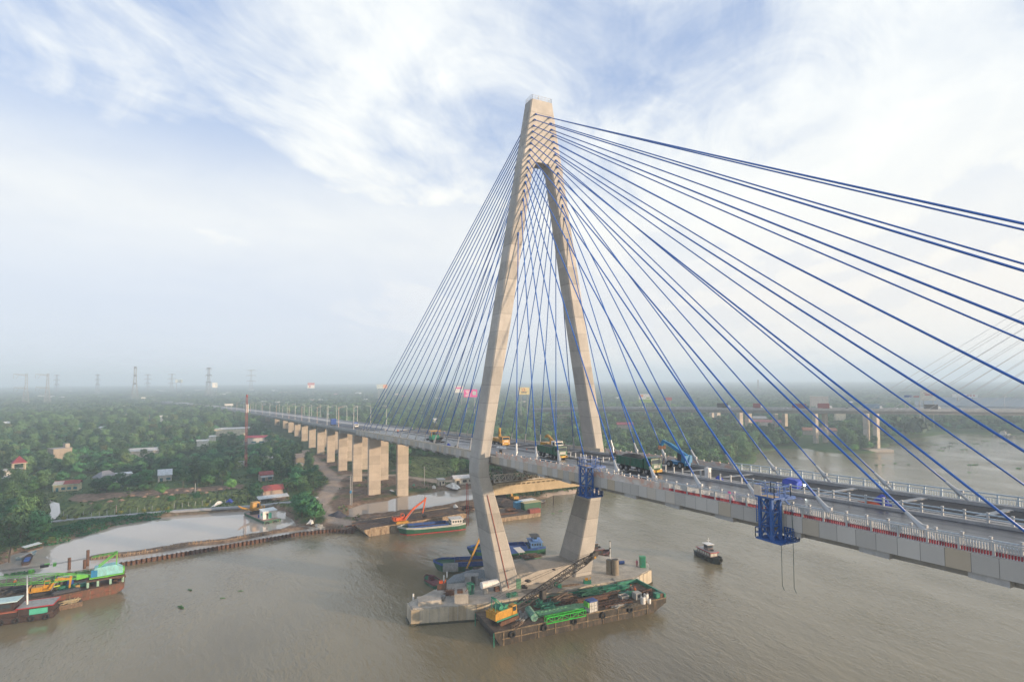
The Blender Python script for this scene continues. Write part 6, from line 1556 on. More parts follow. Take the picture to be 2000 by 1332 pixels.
# tug out on the river
def tug(loc, rz, L, label, low, house, trim, awn, s=1.0):
    t = thing('tugboat', label, 'tugboat', loc, rz); B = L * .33
    ship_hull(t, L, B, 1.0, low, low, bow=.34, sheer=.7, bulw=.35)
    MB().b2((-L * .36, -B * .36, .95), (L * .20, B * .36, 2.5)).build('deckhouse', house, t, bevel=.05)
    mb = MB()
    for s_ in (-1, 1):
        for i in range(5): mb.b2((-L * .32 + i * L * .1, s_ * (B * .36 + .01), 1.55), (-L * .32 + i * L * .1 + L * .06, s_ * (B * .36 + .04), 2.2))
    for i in range(2): mb.b2((L * .20 + .01, -B * .3 + i * B * .32, 1.5), (L * .20 + .04, -B * .3 + i * B * .32 + B * .27, 2.25))
    mb.build('window', M_LAMPG if trim is M_RED else M_GLS, t)
    MB().b2((-L * .40, -B * .42, 2.501), (L * .24, B * .42, 2.62)).build('roof', trim, t)
    MB().b2((-L * .38, -B * .38, 2.621), (L * .22, B * .38, 2.65)).build('roof_deck', M_GREYP, t)
    w_ = MB().b2((-L * .12, -B * .25, 2.66), (L * .05, B * .25, 4.3)).build('wheelhouse', house, t, bevel=.05)
    MB().b2((L * .05 + .01, -B * .22, 3.35), (L * .05 + .04, B * .22, 4.05)).b2((-L * .1, -B * .25 - .04, 3.35), (L * .03, -B * .25 - .01, 4.0)).build('window', M_GLS, w_)
    MB().b2((-L * .16, -B * .32, 4.301), (L * .09, B * .32, 4.4)).build('wheelhouse_roof', awn, t)
    mb = MB(); mb.tube((-L * .02, 0, 4.4), (-L * .02, 0, 6.0), .06); mb.bar((-L * .02, -.6, 5.3), (-L * .02, .6, 5.3), .06); mb.tube((-L * .2, B * .15, 2.66), (-L * .2, B * .15, 4.0), .16); mb.build('mast', M_WHT, t)
    for i in range(5):
        x = -L * .35 + i * L * .16; MB().ring((x, -B / 2 - .1, .75), (0, 1, 0), .4, .15).build('fender_tyre', M_TYRE, t)
    MB().ring((L * .12, 0, 3.0), (0, 0, 1), .4, .16).ring((L * .47, 0, 1.3), (1, 0, 0), .5, .2).build('bow_tyre', M_TYRE, t)
    return t
p, q = G(1364, 1082), G(1408, 1103); c, rz, L = between(p, q)
tug((c.x, c.y, 0), rz, L * 1.05, 'small dark tugboat with red-trimmed cabin alone on the river', paint('black-green hull', (.012, .022, .020), .5, .3, 1), paint('tug house', (.16, .12, .12), .6, .4, 1.2), M_RED, M_WHT)
p, q = G(836, 1136), G(862, 1152); c, rz, L = between(q, p)
t = thing('small_boat', 'short maroon boat with green waterline nosed against the pointed footing', 'boat', (c.x - 1.0, c.y, 0), rz); ship_hull(t, 7.5, 3.2, .9, M_HULLG, paint('maroon boat paint', (.13, .022, .035), .6, .3, 1), bow=.3, sheer=.4, bulw=.3); MB().b2((-3, -1.2, .85), (2.2, 1.2, .95)).build('deck', paint('maroon deck', (.16, .05, .055), .8, .3, 1), t); MB().b2((.3, -.6, .95), (1.7, .6, 1.5)).tube((.9, -.7, 1.75), (.9, .7, 1.75), .35, n=10).build('engine', paint('maroon engine', (.11, .03, .04), .7, .4, 2), t)
p, q = G(1150, 1098), G(1200, 1092); c, rz, L = between(p, q)
tug((c.x - 3.0, c.y, 0), rz, 9.5, 'maroon boat with a long canopy mostly hidden behind the far pylon leg', paint('dark maroon hull', (.06, .012, .018), .5, .3, 1), M_DKWOOD, paint('maroon roof', (.16, .03, .04), .7, .3, 1), M_GREYP)

# ---- spoil barge with the orange excavator --------------------------------------------------
z_ = 2.2
A_, B_ = G(712, 1036, z_), G(912, 1004, z_); c, rz, L = between(A_, B_)
nrm = Vector((-math.sin(rz), math.cos(rz), 0)); cen = c + nrm * 6.5; cen.z = 0
sb = barge('spoil_barge', 'long pale barge with mud-covered deck carrying the orange excavator', cen, rz, L, 13.0, z_, M_HULLC, M_MUDD, 2.2, 6.5, 0)
mb = MB(); mb.bar((-L / 2 + 2, -6.3, z_ + .35), (L / 2 - 1, -6.3, z_ + .35), .3, .3); mb.build('gunwale', M_HULLC, sb)
SBM = Matrix.Translation(cen) @ Matrix.Rotation(rz, 4, 'Z')
o = MB().heap((0, 0, 0), L * .44, 5.6, .7, 40, 5, seed=52, rough=.16, top=.5).build('mud', M_MUDD); o.location = SBM @ Vector((0, .3, z_ + .0)); o.rotation_euler = (0, 0, rz); tag(o, 'spread of dark mud over the deck of the pale spoil barge', 'mud')
ep = SBM @ Vector((SBM.inverted() @ G(812, 1016, z_)).xy.to_3d()); ep = Vector((*G2(784, 1021, z_ + .5), z_ + .5))
excavator('excavator', 'orange long-reach excavator with raised arm on the muddy spoil barge', ep, fr(Vector((*G2(784, 1021, 2.7), 0)), Vector((*G2(860, 1012, 2.7), 0))), M_ORA, [(1.0, 1.0), (4.4, 4.6), (8.4, 7.2), (7.5, 2.6)], 0, 1.0, track_mat=M_YEL, bucket=False)
tb = thing('clamshell_grab', 'black clamshell grab hanging from the orange excavator arm', 'grab', (*G2(828, 1016, 4.2), 3.3))
gp = Vector((*G2(829, 1014, 2.7), 0)); tb.location = (gp.x, gp.y, 3.2)
MB().tube((0, 0, .9), (0, 0, 3.0), .14).build('hanger', M_BLK, tb); MB().loft([[(-.9, -.6, .9), (0, -.6, 1.2), (0, .6, 1.2), (-.9, .6, .9)], [(-.2, -.5, -.1), (-.05, -.5, .1), (-.05, .5, .1), (-.2, .5, -.1)]]).loft([[(.9, -.6, .9), (.05, -.6, 1.2), (.05, .6, 1.2), (.9, .6, .9)], [(.2, -.5, -.1), (.1, -.5, .1), (.1, .5, .1), (.2, .5, -.1)]]).build('jaws', M_BLK, tb)
rod_pile('pile_stack', 'rusty brown sheet piles stacked where the spoil barge meets the bank', 'pile', G(725, 1026, 1.0) + Vector((0, 0, .1)), 15, 3.0, 14, .22, M_RUST, rz, 61, .05, .9)
rod_pile('timber_stakes', 'row of dark timber stakes at the right end of the spoil barge', 'stakes', G(912, 996, 1.5) , 6, 3.0, 22, .12, M_DKWOOD, rz, 62, 1.2, 2.4)
heap_thing('white_bag', 'white sheet caught on the mud bank at the right end of the spoil barge', 'sheet', G(889, 990, 1.6), 1.4, .9, 1.2, M_TARPW, 63)
heap_thing('grey_mound', 'dark grey mound covered by a sheet beside the dirt road end', 'mound', G(661, 1007, 1.0), 4.2, 2.6, 1.8, paint('dark purple-grey sheet', (.065, .06, .075), .8, .3, 1, bmp=.5), 64, .4)

# ---- container barge seen below the crossbeam -----------------------------------------------
z_ = 1.2; A_, B_ = G(968, 1014, z_), G(1056, 1002, z_); c, rz, L = between(A_, B_); nrm = Vector((-math.sin(rz), math.cos(rz), 0)); cen = c + nrm * 7; cen.z = 0
barge('container_barge', 'flat rusty pontoon carrying blue, green and red containers below the crossbeam', cen, rz, L, 14, z_, M_HULLC, M_DECKR, .6, 1.2, 0)
CBM = Matrix.Translation(cen) @ Matrix.Rotation(rz, 4, 'Z')
def container(loc, rz, d, mat, label, rf=None):
    t = thing('container', label, 'container', loc, rz); mb = MB(); mb.b2((-d[0] / 2, -d[1] / 2, .02), (d[0] / 2, d[1] / 2, d[2])); n = int(d[0] / .5)
    for s in (-1, 1):
        for i in range(n): mb.b2((-d[0] / 2 + .12 + i * .5, s * d[1] / 2, .15), (-d[0] / 2 + .36 + i * .5, s * (d[1] / 2 + .06), d[2] - .15))
    mb.build('body', mat, t); MB().b2((d[0] / 2 + .001, -d[1] * .45, .1), (d[0] / 2 + .05, d[1] * .45, d[2] - .1)).build('door', mat, t)
    if rf: MB().b2((-d[0] / 2 - .1, -d[1] / 2 - .1, d[2] + .001), (d[0] / 2 + .1, d[1] / 2 + .1, d[2] + .15)).build('roof', rf, t)
def CBp(px, py): return Vector((*G2(px, py, z_ + .07), z_ + .07))
container(CBp(1013, 992), rz, (3.6, 2.4, 2.5), paint('light blue container', (.05, .26, .46), .5, .2, 1), 'light blue container on the pontoon below the crossbeam')
container(CBp(1037, 993), rz, (7.5, 2.8, 2.6), M_HULLG, 'green container with yellowish top on the pontoon below the crossbeam', paint('yellowish board', (.42, .36, .2), .8, .2, 1))
container(CBp(1043, 1001), rz, (4.6, 2.0, 1.5), paint('rust red tank', (.24, .06, .045), .7, .3, 1), 'low rust red tank at the right end of the container pontoon')
rod_pile('scrap_pile', 'jumble of scrap and pipes on the pontoon left of the blue container', 'pile', CBp(998, 998), 4.5, 2.2, 24, .12, M_RUST, rz, 71, 1.2, 1.2)
rod_pile('pipe_stack', 'long rusty pipes lying on the near half of the container pontoon', 'pile', CBp(990, 1004), 13, 1.0, 5, .12, M_RUST, rz, 72, .05, .3)
container(CBp(1030, 984), rz + .1, (6.5, 3.2, 1.6), paint('maroon junk', (.10, .03, .035), .8, .5, 1), 'maroon deckhouse with white sheets behind the green container', M_TARPW)
p, q = G(1044, 984), G(1064, 982); c, rz2, L = between(p, q)
t = thing('small_boat', 'flat dark sampan moored off the right end of the mud bank', 'boat', (c.x, c.y, 0), rz2); ship_hull(t, 5.5, 2.2, .7, M_DKWOOD, M_GREYP, bow=.3, sheer=.3, bulw=.2); MB().b2((-2, -.8, .6), (1.6, .8, .75)).build('deck', M_GREYP, t)
excavator('excavator', 'small yellow excavator among the scrap on the mud bank below the crossbeam', (*G2(1003, 976, 1.5), 1.3), R(150), M_YEL, [(1, .8), (3.2, 3.6), (5.6, 3.0), (6.0, .6)], .5, .9)
rod_pile('scrap_pile', 'dark heap of wrecked machinery just right of the near leg', 'pile', G(975, 970, 1.2), 9, 5, 40, .22, M_BLK, .6, 73, 1.4, 2.6)
rod_pile('scrap_pile', 'brown and white litter of boards on the mud bank below the crossbeam', 'pile', G(1020, 975, 1.2), 9, 4, 40, .14, M_WOODY, .3, 74, 1.4, 1.0)
heap_thing('soil_heap', 'brown soil heap behind the container pontoon', 'soil', G(985, 981, 1.0), 8, 5, 1.8, M_MUDD, 75)
o = MB().tube((0, 0, -1), (.15, 0, 3.6), .2, .16, n=8).build('timber_pile', M_DKWOOD); o.location = G(1081, 985); tag(o, 'single dark timber pile standing in open water between the legs', 'pile')

# ---- crane barge at the left edge -------------------------------------------------------------
z_ = 1.9; A_, B_ = G(-60, 1203, z_), G(243, 1140, z_); c, rz, L = between(A_, B_); nrm = Vector((-math.sin(rz), math.cos(rz), 0)); wB = 10.5; cen = c + nrm * (wB / 2); cen.z = 0
lb = barge('crane_barge', 'rust red barge at the left edge carrying a lime green lattice crane', cen, rz, L, wB, z_, M_HULLR, M_DECKR, 1.2, 2.6, 0, lip=.25, trim=M_RUST)
LBM = Matrix.Translation(cen) @ Matrix.Rotation(rz, 4, 'Z')
def LB(px, py, dz=0): return Vector((*G2(px, py, z_ + .07 + dz), z_ + .07 + dz))
# crane: house pointing left with the boom running out of frame
hp = LB(205, 1139); hp.z = z_ + .07
cr = thing('lattice_crane', 'lime green lattice crane with pale turquoise machine house on the left barge', 'crane', hp, rz + PI - .12); cr.scale = (.78, .78, .78)
MB().b2((-5.2, -2.6, 0), (4.6, 2.6, .25)).b2((-4.8, -2.5, .25), (-4.4, 2.5, 1.9)).b2((-1.6, -2.5, .25), (-1.2, 2.5, 1.9)).b2((1.6, -2.5, .25), (2.0, 2.5, 1.9)).b2((4.1, -2.5, .25), (4.5, 2.5, 1.9)).b2((-5, -2.6, 1.901), (4.7, 2.6, 2.2)).build('undercarriage', M_RUST, cr)
for x in (-4.6, -1.4, 1.8, 4.3): MB().b2((x - .3, 2.55, .3), (x + .3, 2.75, 1.9)).build('support_post', paint('pale green post', (.25, .42, .32), .6, .2, 1), cr)
MB().b2((-4.9, -1.9, 2.5), (4.0, 1.9, 2.85)).tube((0, 0, 2.2), (0, 0, 2.5), 1.4, n=16).build('slew_base', M_LIME, cr)
mb = MB(); pr_ = [(-4.6, 2.9), (3.4, 2.9), (2.7, 5.6), (-2.6, 5.8), (-4.6, 4.4)]
mb.loft([[(x, -1.7, z) for x, z in pr_], [(x, 1.7, z) for x, z in pr_]]); hs = mb.build('machine_house', M_CYAN, cr, bevel=.08)
mb = MB()
for i in range(9): mb.b2((-4.2 + i * .8, 1.701, 3.0), (-4.15 + i * .8, 1.74, 5.3 - max(0, 2 - i) * .5))
mb.build('panel_seam', M_CYAN, hs); MB().b2((2.0, 1.1, 3.0), (3.6, 1.75, 5.0)).build('cab', M_TELE, cr); MB().b2((3.601, 1.2, 3.8), (3.63, 1.7, 4.8)).build('window', M_GLS, cr)
MB().tube((-4.5, 0, 3.4), (-5.0, 0, 3.4), 1.2, n=16).build('counterweight', M_LIME, cr)
mb = MB()
for s in (-1, 1): mb.bar((1.8, s * 1.2, 5.6), (-3.0, s * .9, 9.3), .3); mb.bar((-2.9, s * 1.2, 5.6), (-3.0, s * .9, 9.3), .22)
mb.bar((-3, -1, 9.3), (-3, 1, 9.3), .35); mb.truss((-3, 0, 9.3), (3.5, 0, 8.8), 1.2, .25, 6, .09, .06); mb.build('gantry', M_LIME, cr)
bs, be = Vector((3.9, 0, 3.3)), Vector((46, 0, 8.6))
mb = MB(); mb.truss(bs, bs.lerp(be, .20), .7, .4, 4, .18, .09, w2=2.0, h2=2.2); mb.truss(bs.lerp(be, .20), be, 2.0, 2.2, 12, .14, .055); mb.build('lattice_boom', M_LIME, cr)
mb = MB(); mb.loft([[(3.8, -.5, 2.95), (3.8, .5, 2.95), (3.8, .5, 3.6), (3.8, -.5, 3.6)], [(7.2, -.8, 2.75), (7.2, .8, 2.75), (7.2, .8, 4.4), (7.2, -.8, 4.4)]]); mb.build('boom_foot', M_LIME, cr)
mb = MB()
for s in (-.5, .5): mb.path([(3.5, s, 8.8), (14, s, 8.4), (30, s, 9.0), (44, s, 9.8)], .05, n=5)
mb.box((15, 0, 8.4), (2.0, 1.4, .7)); mb.build('pendant_rope', M_BLK, cr); MB().box((12.6, 0, 8.35), (.8, 1.6, .8)).box((14.4, 0, 8.75), (1.2, 1.0, .4)).build('rope_block', M_LIME, cr)
MB().tube((18, 0, 6.9), (18, 0, 7.9), .7, n=12).build('boom_pulley', M_LIME, cr)
excavator('excavator', 'yellow excavator with folded arm on the left crane barge', LB(86, 1160), fr(LB(86, 1160), LB(126, 1154)), M_YEL, [(.9, .9), (2.6, 3.3), (5.2, 2.9), (5.0, .4)], 0, .95)
rod_pile('yellow_bucket', 'yellow-green attachment lying right of the barge excavator', 'attachment', LB(108, 1151), 3.0, 1.2, 12, .16, paint('acid yellow', (.48, .55, .03), .5, .2, 1), rz, 81, .3, .7)
o = MB().tube((-2.2, 0, .55), (2.2, 0, .55), .55, n=14).sphere((-2.2, 0, .55), (.5, .55, .55), 10, 6).sphere((2.2, 0, .55), (.5, .55, .55), 10, 6).build('rubber_fender', paint('dark grey rubber', (.035, .036, .045), .7, .2, 1), smooth=False); o.location = LB(129, 1160); o.rotation_euler = (0, 0, rz); tag(o, 'fat dark rubber fender lying on the left crane barge deck', 'fender')
o = MB().tube((-2.0, 0, .8), (2.0, 0, .8), .8, n=16).tube((.3, 0, .8), (.8, 0, .8), .82, n=16).build('rubber_fender', [paint('dark grey rubber', (0, 0, 0))]); o.location = LB(2, 1156); o.rotation_euler = (0, 0, rz + .1); tag(o, 'dark drum with yellow band at the far left of the crane barge', 'fender')
t = thing('fuel_drum', 'blue drum standing left of the crane undercarriage', 'drum', LB(137, 1146)); MB().tube((0, 0, 0), (0, 0, 2.0), .7, n=14).build('body', M_BLUEP, t, bevel=.05); MB().tube((0, 0, 2.0), (0, 0, 2.08), .5, n=12).build('lid', M_BLK, t)
t = thing('fuel_drum', 'rusty yellow drum right of the barge excavator', 'drum', LB(151, 1153)); MB().tube((0, 0, 0), (0, 0, 1.4), .5, n=14).build('body', paint('rusty yellow', (.30, .20, .06), .7, .4, 1), t); MB().tube((0, 0, 1.4), (0, 0, 1.46), .4, n=12).build('lid', M_BLK, t)
t = thing('generator', 'grey generator with sheet cover behind the blue drum on the left barge', 'machine', LB(127, 1143), rz); MB().b2((-1.6, -1, 0), (1.6, 1, 2.2)).build('body', M_GREYP, t, bevel=.1); MB().b2((-1.2, -1.04, .3), (1.2, -1.002, 1.6)).build('panel', M_BLK, t)
rod_pile('scrap_pile', 'dark tangle of chains and steel along the back edge of the left barge', 'pile', LB(50, 1151), 9, 2.6, 50, .09, M_BLK, rz, 82, .8, 1.0)
rod_pile('scrap_pile', 'rusty anchors and fittings heaped at the right end of the crane barge', 'pile', LB(232, 1135), 2.6, 5, 26, .14, M_RUST, rz, 83, 1.4, 1.8)
rod_pile('pipe_pile', 'green pipes and frames piled left of the crane undercarriage', 'pile', LB(148, 1147), 7, 2, 26, .08, M_TEAL, rz, 84, .5, .9)
person(LB(29, 1145), .6, 'person in orange vest standing on the far edge of the left crane barge', C_OR, C_BLUES, M_WHT, 0)
# wooden tug and its scow along the barge
p, q = G(110, 1199), G(-40, 1220); c, rzt, L = between(p, q)
t = thing('wooden_tug', 'dark wooden tug with grey flat roofs and red edging tied to the left barge', 'tugboat', (c.x, c.y, 0), rzt)
ship_hull(t, L, 5.2, 1.0, M_DKWOOD, M_DKWOOD, bow=.25, sheer=.5, bulw=.4)
d1 = MB().b2((-L * .48, -2.1, .9), (-.4, 2.1, 2.9)).build('aft_cabin', M_DKWOOD, t); MB().b2((-L * .5, -2.5, 2.901), (-.2, 2.5, 3.02)).build('aft_roof', M_GREYP, t); MB().b2((-L * .505, -2.6, 2.9), (-.15, -2.501, 3.06)).b2((-L * .505, 2.501, 2.9), (-.15, 2.6, 3.06)).b2((-L * .51, -2.5, 2.9), (-L * .501, 2.5, 3.06)).build('roof_edging', M_RED, t)
MB().b2((-5.6, 2.102, 1.3), (-2.4, 2.16, 2.5)).build('side_panel', paint('green awning', (.08, .42, .30), .6, .15, 1), d1)
MB().b2((-.3, -2.1, .9), (L * .3, 2.1, 2.4)).build('fore_cabin', M_DKWOOD, t); MB().b2((-.35, -2.4, 2.401), (L * .33, 2.4, 2.55)).build('fore_roof', paint('faded red roof', (.34, .10, .06), .7, .3, 1), t)
w_ = MB().b2((.5, -1.6, 2.56), (5.0, 1.6, 4.4)).build('wheelhouse', M_DKWOOD, t); MB().b2((1.0, 1.602, 3.2), (4.5, 1.64, 4.0)).b2((1.0, -1.64, 3.2), (4.5, -1.602, 4.0)).build('window', M_GLS, w_)
MB().loft([[(-.2, -1.9, 4.41), (6.0, -1.9, 4.41), (6.0, 1.9, 4.41), (-.2, 1.9, 4.41)], [(-.2, -1.8, 4.6), (5.8, -1.5, 4.62), (5.8, 1.5, 4.62), (-.2, 1.8, 4.6)]]).build('wheelhouse_roof', paint('pale blue roof', (.42, .56, .56), .6, .2, .8), t)
MB().tube((-1.4, 0, 3.0), (-1.2, 0, 9.2), .17, .13, n=8).build('mast', M_WHT, t)
for i in range(6): MB().ring((-L * .42 + i * 2.6, 2.75, .7), (0, 1, 0), .45, .17).build('fender_tyre', M_TYRE, t)
MB().b2((L * .36, -1.6, .9), (L * .44, 1.6, 1.5)).build('bow_hatch', M_TEAL, t)
p, q = G(106, 1192), G(149, 1183); c, rzs, L = between(p, q)
t = barge('scow', 'small flat scow with a heap of pale rope behind the wooden tug', Vector((c.x - .8, c.y + .8, 0)), rzs, L * 1.05, 3.0, .8, M_WOODY, M_BLK, .3, .8, 0)
rod_pile('rope_heap', 'tangle of pale yellow rope on the small scow', 'rope', Vector((c.x - .8, c.y + .8, .9)), 3.6, 1.4, 46, .05, paint('pale rope', (.46, .37, .22), .9, .2, 2), rzs, 86, 1.5, .5)

# ---- pontoon with yellow crane cab and white hut in the pond -----------------------------------
z_ = .9; A_, B_ = G(516, 1019, z_), G(549, 1013, z_); Cc = G(492, 1000, z_); ux = (B_ - A_).normalized(); L1_, W1_ = (B_ - A_).length, (Cc - A_).length
rzp = math.atan2(ux.y, ux.x); cen = A_ + ux * L1_ / 2 + Vector((-ux.y, ux.x, 0)) * W1_ / 2; cen.z = 0
barge('pontoon', 'green pontoon with pinkish deck floating in the pond', cen, rzp, L1_, W1_, z_, M_HULLG, paint('pinkish deck', (.34, .22, .19), .8, .25, 1), .3, .3, 2)
PM = Matrix.Translation(cen) @ Matrix.Rotation(rzp, 4, 'Z')
t = thing('deck_hut', 'white hut with green door on the pond pontoon', 'hut', PM @ Vector((L1_ * .05, -W1_ * .24, z_ + .07)), rzp)
MB().b2((-2.5, -1.6, 0), (2.5, 1.6, 2.7)).build('wall', M_WHT, t); MB().loft([[(-2.7, -1.9, 2.701), (2.7, -1.9, 2.701), (2.7, 1.9, 3.2), (-2.7, 1.9, 3.2)], [(-2.7, -1.9, 2.8), (2.7, -1.9, 2.8), (2.7, 1.9, 3.3), (-2.7, 1.9, 3.3)]]).build('roof', paint('pale sheet roof', (.55, .60, .62), .5, .1, .8), t)
MB().b2((-.5, -1.66, .05), (.6, -1.602, 2.1)).build('door', paint('mint green', (.08, .52, .33), .5, .1, 1), t); MB().b2((-1.3, -1.65, .05), (-.6, -1.603, 2.0)).build('doorway', M_BLK, t); MB().b2((-2.56, -.8, 1.2), (-2.501, .3, 2.1)).build('window', paint('mint green', (0, 0, 0)), t)
cp_ = PM @ Vector((-L1_ * .05, W1_ * .28, z_ + .07))
excavator('excavator', 'yellow cabin excavator parked at the back of the pond pontoon', cp_, rzp + PI * .9, M_YEL, [(1.0, .8), (3.0, 1.6), (5.0, 2.4), (6.2, 3.2)], 0, 1.0, tall=.4, bucket=False)
MBc = MB(); MBc.loft([[(-1.9, -1.3, 1.75), (1.3, -1.3, 1.75), (1.3, 1.3, 1.75), (-1.9, 1.3, 1.75)], [(-1.7, -1.2, 4.2), (1.0, -1.2, 4.2), (1.0, 1.2, 4.2), (-1.7, 1.2, 4.2)]])
t = thing('crane_cabin', 'tall yellow machine cabin with a dark doorway on the pond pontoon', 'cabin', cp_ + Vector((0, 0, .35)), rzp); MBc.build('wall', M_YEL, t, bevel=.1); MB().b2((-.2, -1.34, 1.9), (.7, -1.24, 3.8)).build('doorway', M_BLK, t)
o = MB().tube((0, 0, 0), (0, 0, 1.0), .35, n=12).build('barrel', M_BLUEP); o.location = PM @ Vector((-L1_ * .3, -W1_ * .08, z_ + .07)); tag(o, 'blue barrel beside the white hut on the pontoon', 'barrel')
# the little roofed raft and boats by the left bank
t = thing('roofed_raft', 'long pale tin roof over a plank raft by the hyacinth at the left', 'raft', (*G2(62, 1074), 0), fr(G(45, 1080), G(80, 1070))); t.scale = (.55, .6, .6)
MB().b2((-4.8, -1.5, .1), (4.8, 1.5, .45)).build('deck', M_WOODY, t); MB().loft([[(-4.6, -1.2, 2.3), (4.6, -1.2, 2.3), (4.6, 1.3, 2.8), (-4.6, 1.3, 2.8)], [(-4.6, -1.2, 2.4), (4.6, -1.2, 2.4), (4.6, 1.3, 2.9), (-4.6, 1.3, 2.9)]]).build('roof', paint('pale sheet roof', (0, 0, 0)), t)
for x in (-4, 0, 4):
    for y in (-1, 1): MB().bar((x, y, .4), (x, y, 2.6), .12).build('post', M_WOODY, t)
for i, (a, b_, c_, d_, lab, mt) in enumerate(((44, 1091, 62, 1084, 'grey blue sampan nosed in front of the roofed raft', paint('grey blue boat', (.16, .22, .25), .7, .3, 1)), (49, 1104, 58, 1088, 'dark sampan with coloured bundles off the left bank', M_DKWOOD))):
    p, q = G(a, b_), G(c_, d_); c, rz3, L = between(p, q); t = thing('small_boat', lab, 'boat', (c.x, c.y, 0), rz3); ship_hull(t, max(L, 6.5), 1.9, .5, mt, mt, bow=.3, sheer=.4, bulw=.2); MB().b2((-2.2, -.6, .45), (1.0, .6, .95)).build('bundle', (M_GREYP, M_BLUEP)[i], t)
for i, (px, py, h) in enumerate(((171, 1105, 4.4), (135, 1112, 3.2), (165, 1110, 2.4))):
    o = MB().tube((0, 0, -1), (0, 0, h), .38, n=10).build('steel_pile', M_RUST); o.location = G(px, py); tag(o, ('tallest rusty steel pile standing behind the green crane boom', 'rusty pile standing apart to the left behind the green crane boom', 'short rusty pile beside the tallest one')[i], 'pile')
# far boat by the opposite bank
p, q = G(1948, 852), G(1978, 854); c, rz4, L = between(p, q)
tug((c.x, c.y, 0), rz4, 15, 'white two-deck boat moored at the far right bank below the older bridge', M_GREYP, M_WHT, M_WHT, M_WHT)
# ------------------------------------------------------------------ the left bank and the far country
def GZ(px, py, z=1.0): return Vector((*G2(px, py, z), z))
# concrete path along the pond bank
mb = MB(); pts = [Vector((x, y, 1.55)) for x, y in ROAD]; fine = []
for i in range(len(pts) - 1):
    for k in range(4): fine.append(pts[i].lerp(pts[i + 1], k / 4))
fine.append(pts[-1]); rings = []
for i, p in enumerate(fine):
    d = (fine[min(i + 1, len(fine) - 1)] - fine[max(0, i - 1)]).normalized(); n_ = Vector((-d.y, d.x, 0))
    rings.append([p - n_ * 1.1, p + n_ * 1.1, p + n_ * 1.15 - Vector((0, 0, .7)), p - n_ * 1.15 - Vector((0, 0, .7))])
mb.loft(rings); tag(mb.build('path', concrete('path concrete', (.33, .34, .36))), kind='structure')
# white posts along the path
pp = MB().tube((0, 0, -.2), (0, 0, 1.9), .10, .09, n=6).mesh('fence_post', M_WHITEC)
for i, (px, py) in enumerate(((124, 1008), (131, 1015), (163, 1008), (178, 1011), (194, 1009), (209, 1007), (224, 1004), (239, 1002), (254, 1003), (268, 1000), (283, 999), (297, 997), (340, 992), (356, 991), (368, 989), (381, 988), (395, 987), (410, 986), (425, 985), (440, 984))):
    o = bpy.data.objects.new('fence_post', pp); COL.objects.link(o); o.location = GZ(px, py, 1.2); o.rotation_euler = (.04 * math.sin(i * 3), .04 * math.cos(i * 5), i); tag(o, 'short white concrete fence post standing in the garden behind the path', 'post', 'white posts in the garden')
t = thing('marker_pole', 'red and white banded marker pole beside the garden path', 'pole', GZ(227, 1003, 1.2))
MB().tube((0, 0, 0), (0, 0, 3.2), .1, n=8).build('pole', M_WHT, t)
mb = MB()
for i in range(4): mb.tube((0, 0, .3 + i * .75), (0, 0, .65 + i * .75), .115, n=8)
mb.build('bands', M_RED, t)
# mounds on the bare plot
M_HAY = paint('dry soil mound', (.30, .19, .13), .95, .3, 2, bmp=.6)
hm = MB().heap((0, 0, 0), 1.5, .9, .55, 10, 3, seed=90, rough=.2).mesh('soil_mound', M_HAY)
rgm = random.Random(12)
for i, (px, py) in enumerate(((163, 979), (199, 974), (234, 971), (258, 968), (290, 964), (322, 962), (335, 966), (364, 959), (388, 957), (403, 962), (430, 955), (448, 953), (388, 964), (180, 983), (237, 977), (282, 970), (345, 957), (375, 954), (308, 970), (215, 979))):
    o = bpy.data.objects.new('soil_mound', hm); COL.objects.link(o); o.location = GZ(px, py, 1.2); o.rotation_euler = (0, 0, rgm.uniform(0, 3)); o.scale = (rgm.uniform(.8, 1.3),) * 3; tag(o, 'small heap of dry earth on the bare brown field', 'earth heap', 'earth heaps on the bare field')
# yellow shrubs along the path
M_YSH = leaf('yellow shrub leaves', (.16, .17, .02), (.36, .34, .03), 1.5)
ysh = crown('shrub', M_YSH, 91, .8, .1, 1.3, 8, 30, .2, .8, .5)
for i, (px, py) in enumerate(((124, 1016), (147, 1014), (236, 1004), (308, 999), (327, 997), (403, 989), (460, 984), (280, 1000))):
    o = bpy.data.objects.new('yellow_shrub', ysh); COL.objects.link(o); o.location = GZ(px, py, 1.2); o.scale = (1.1,) * 3; o.rotation_euler = (0, 0, i); tag(o, 'small bright yellow shrub at the edge of the concrete path', 'shrub', 'yellow shrubs by the path')

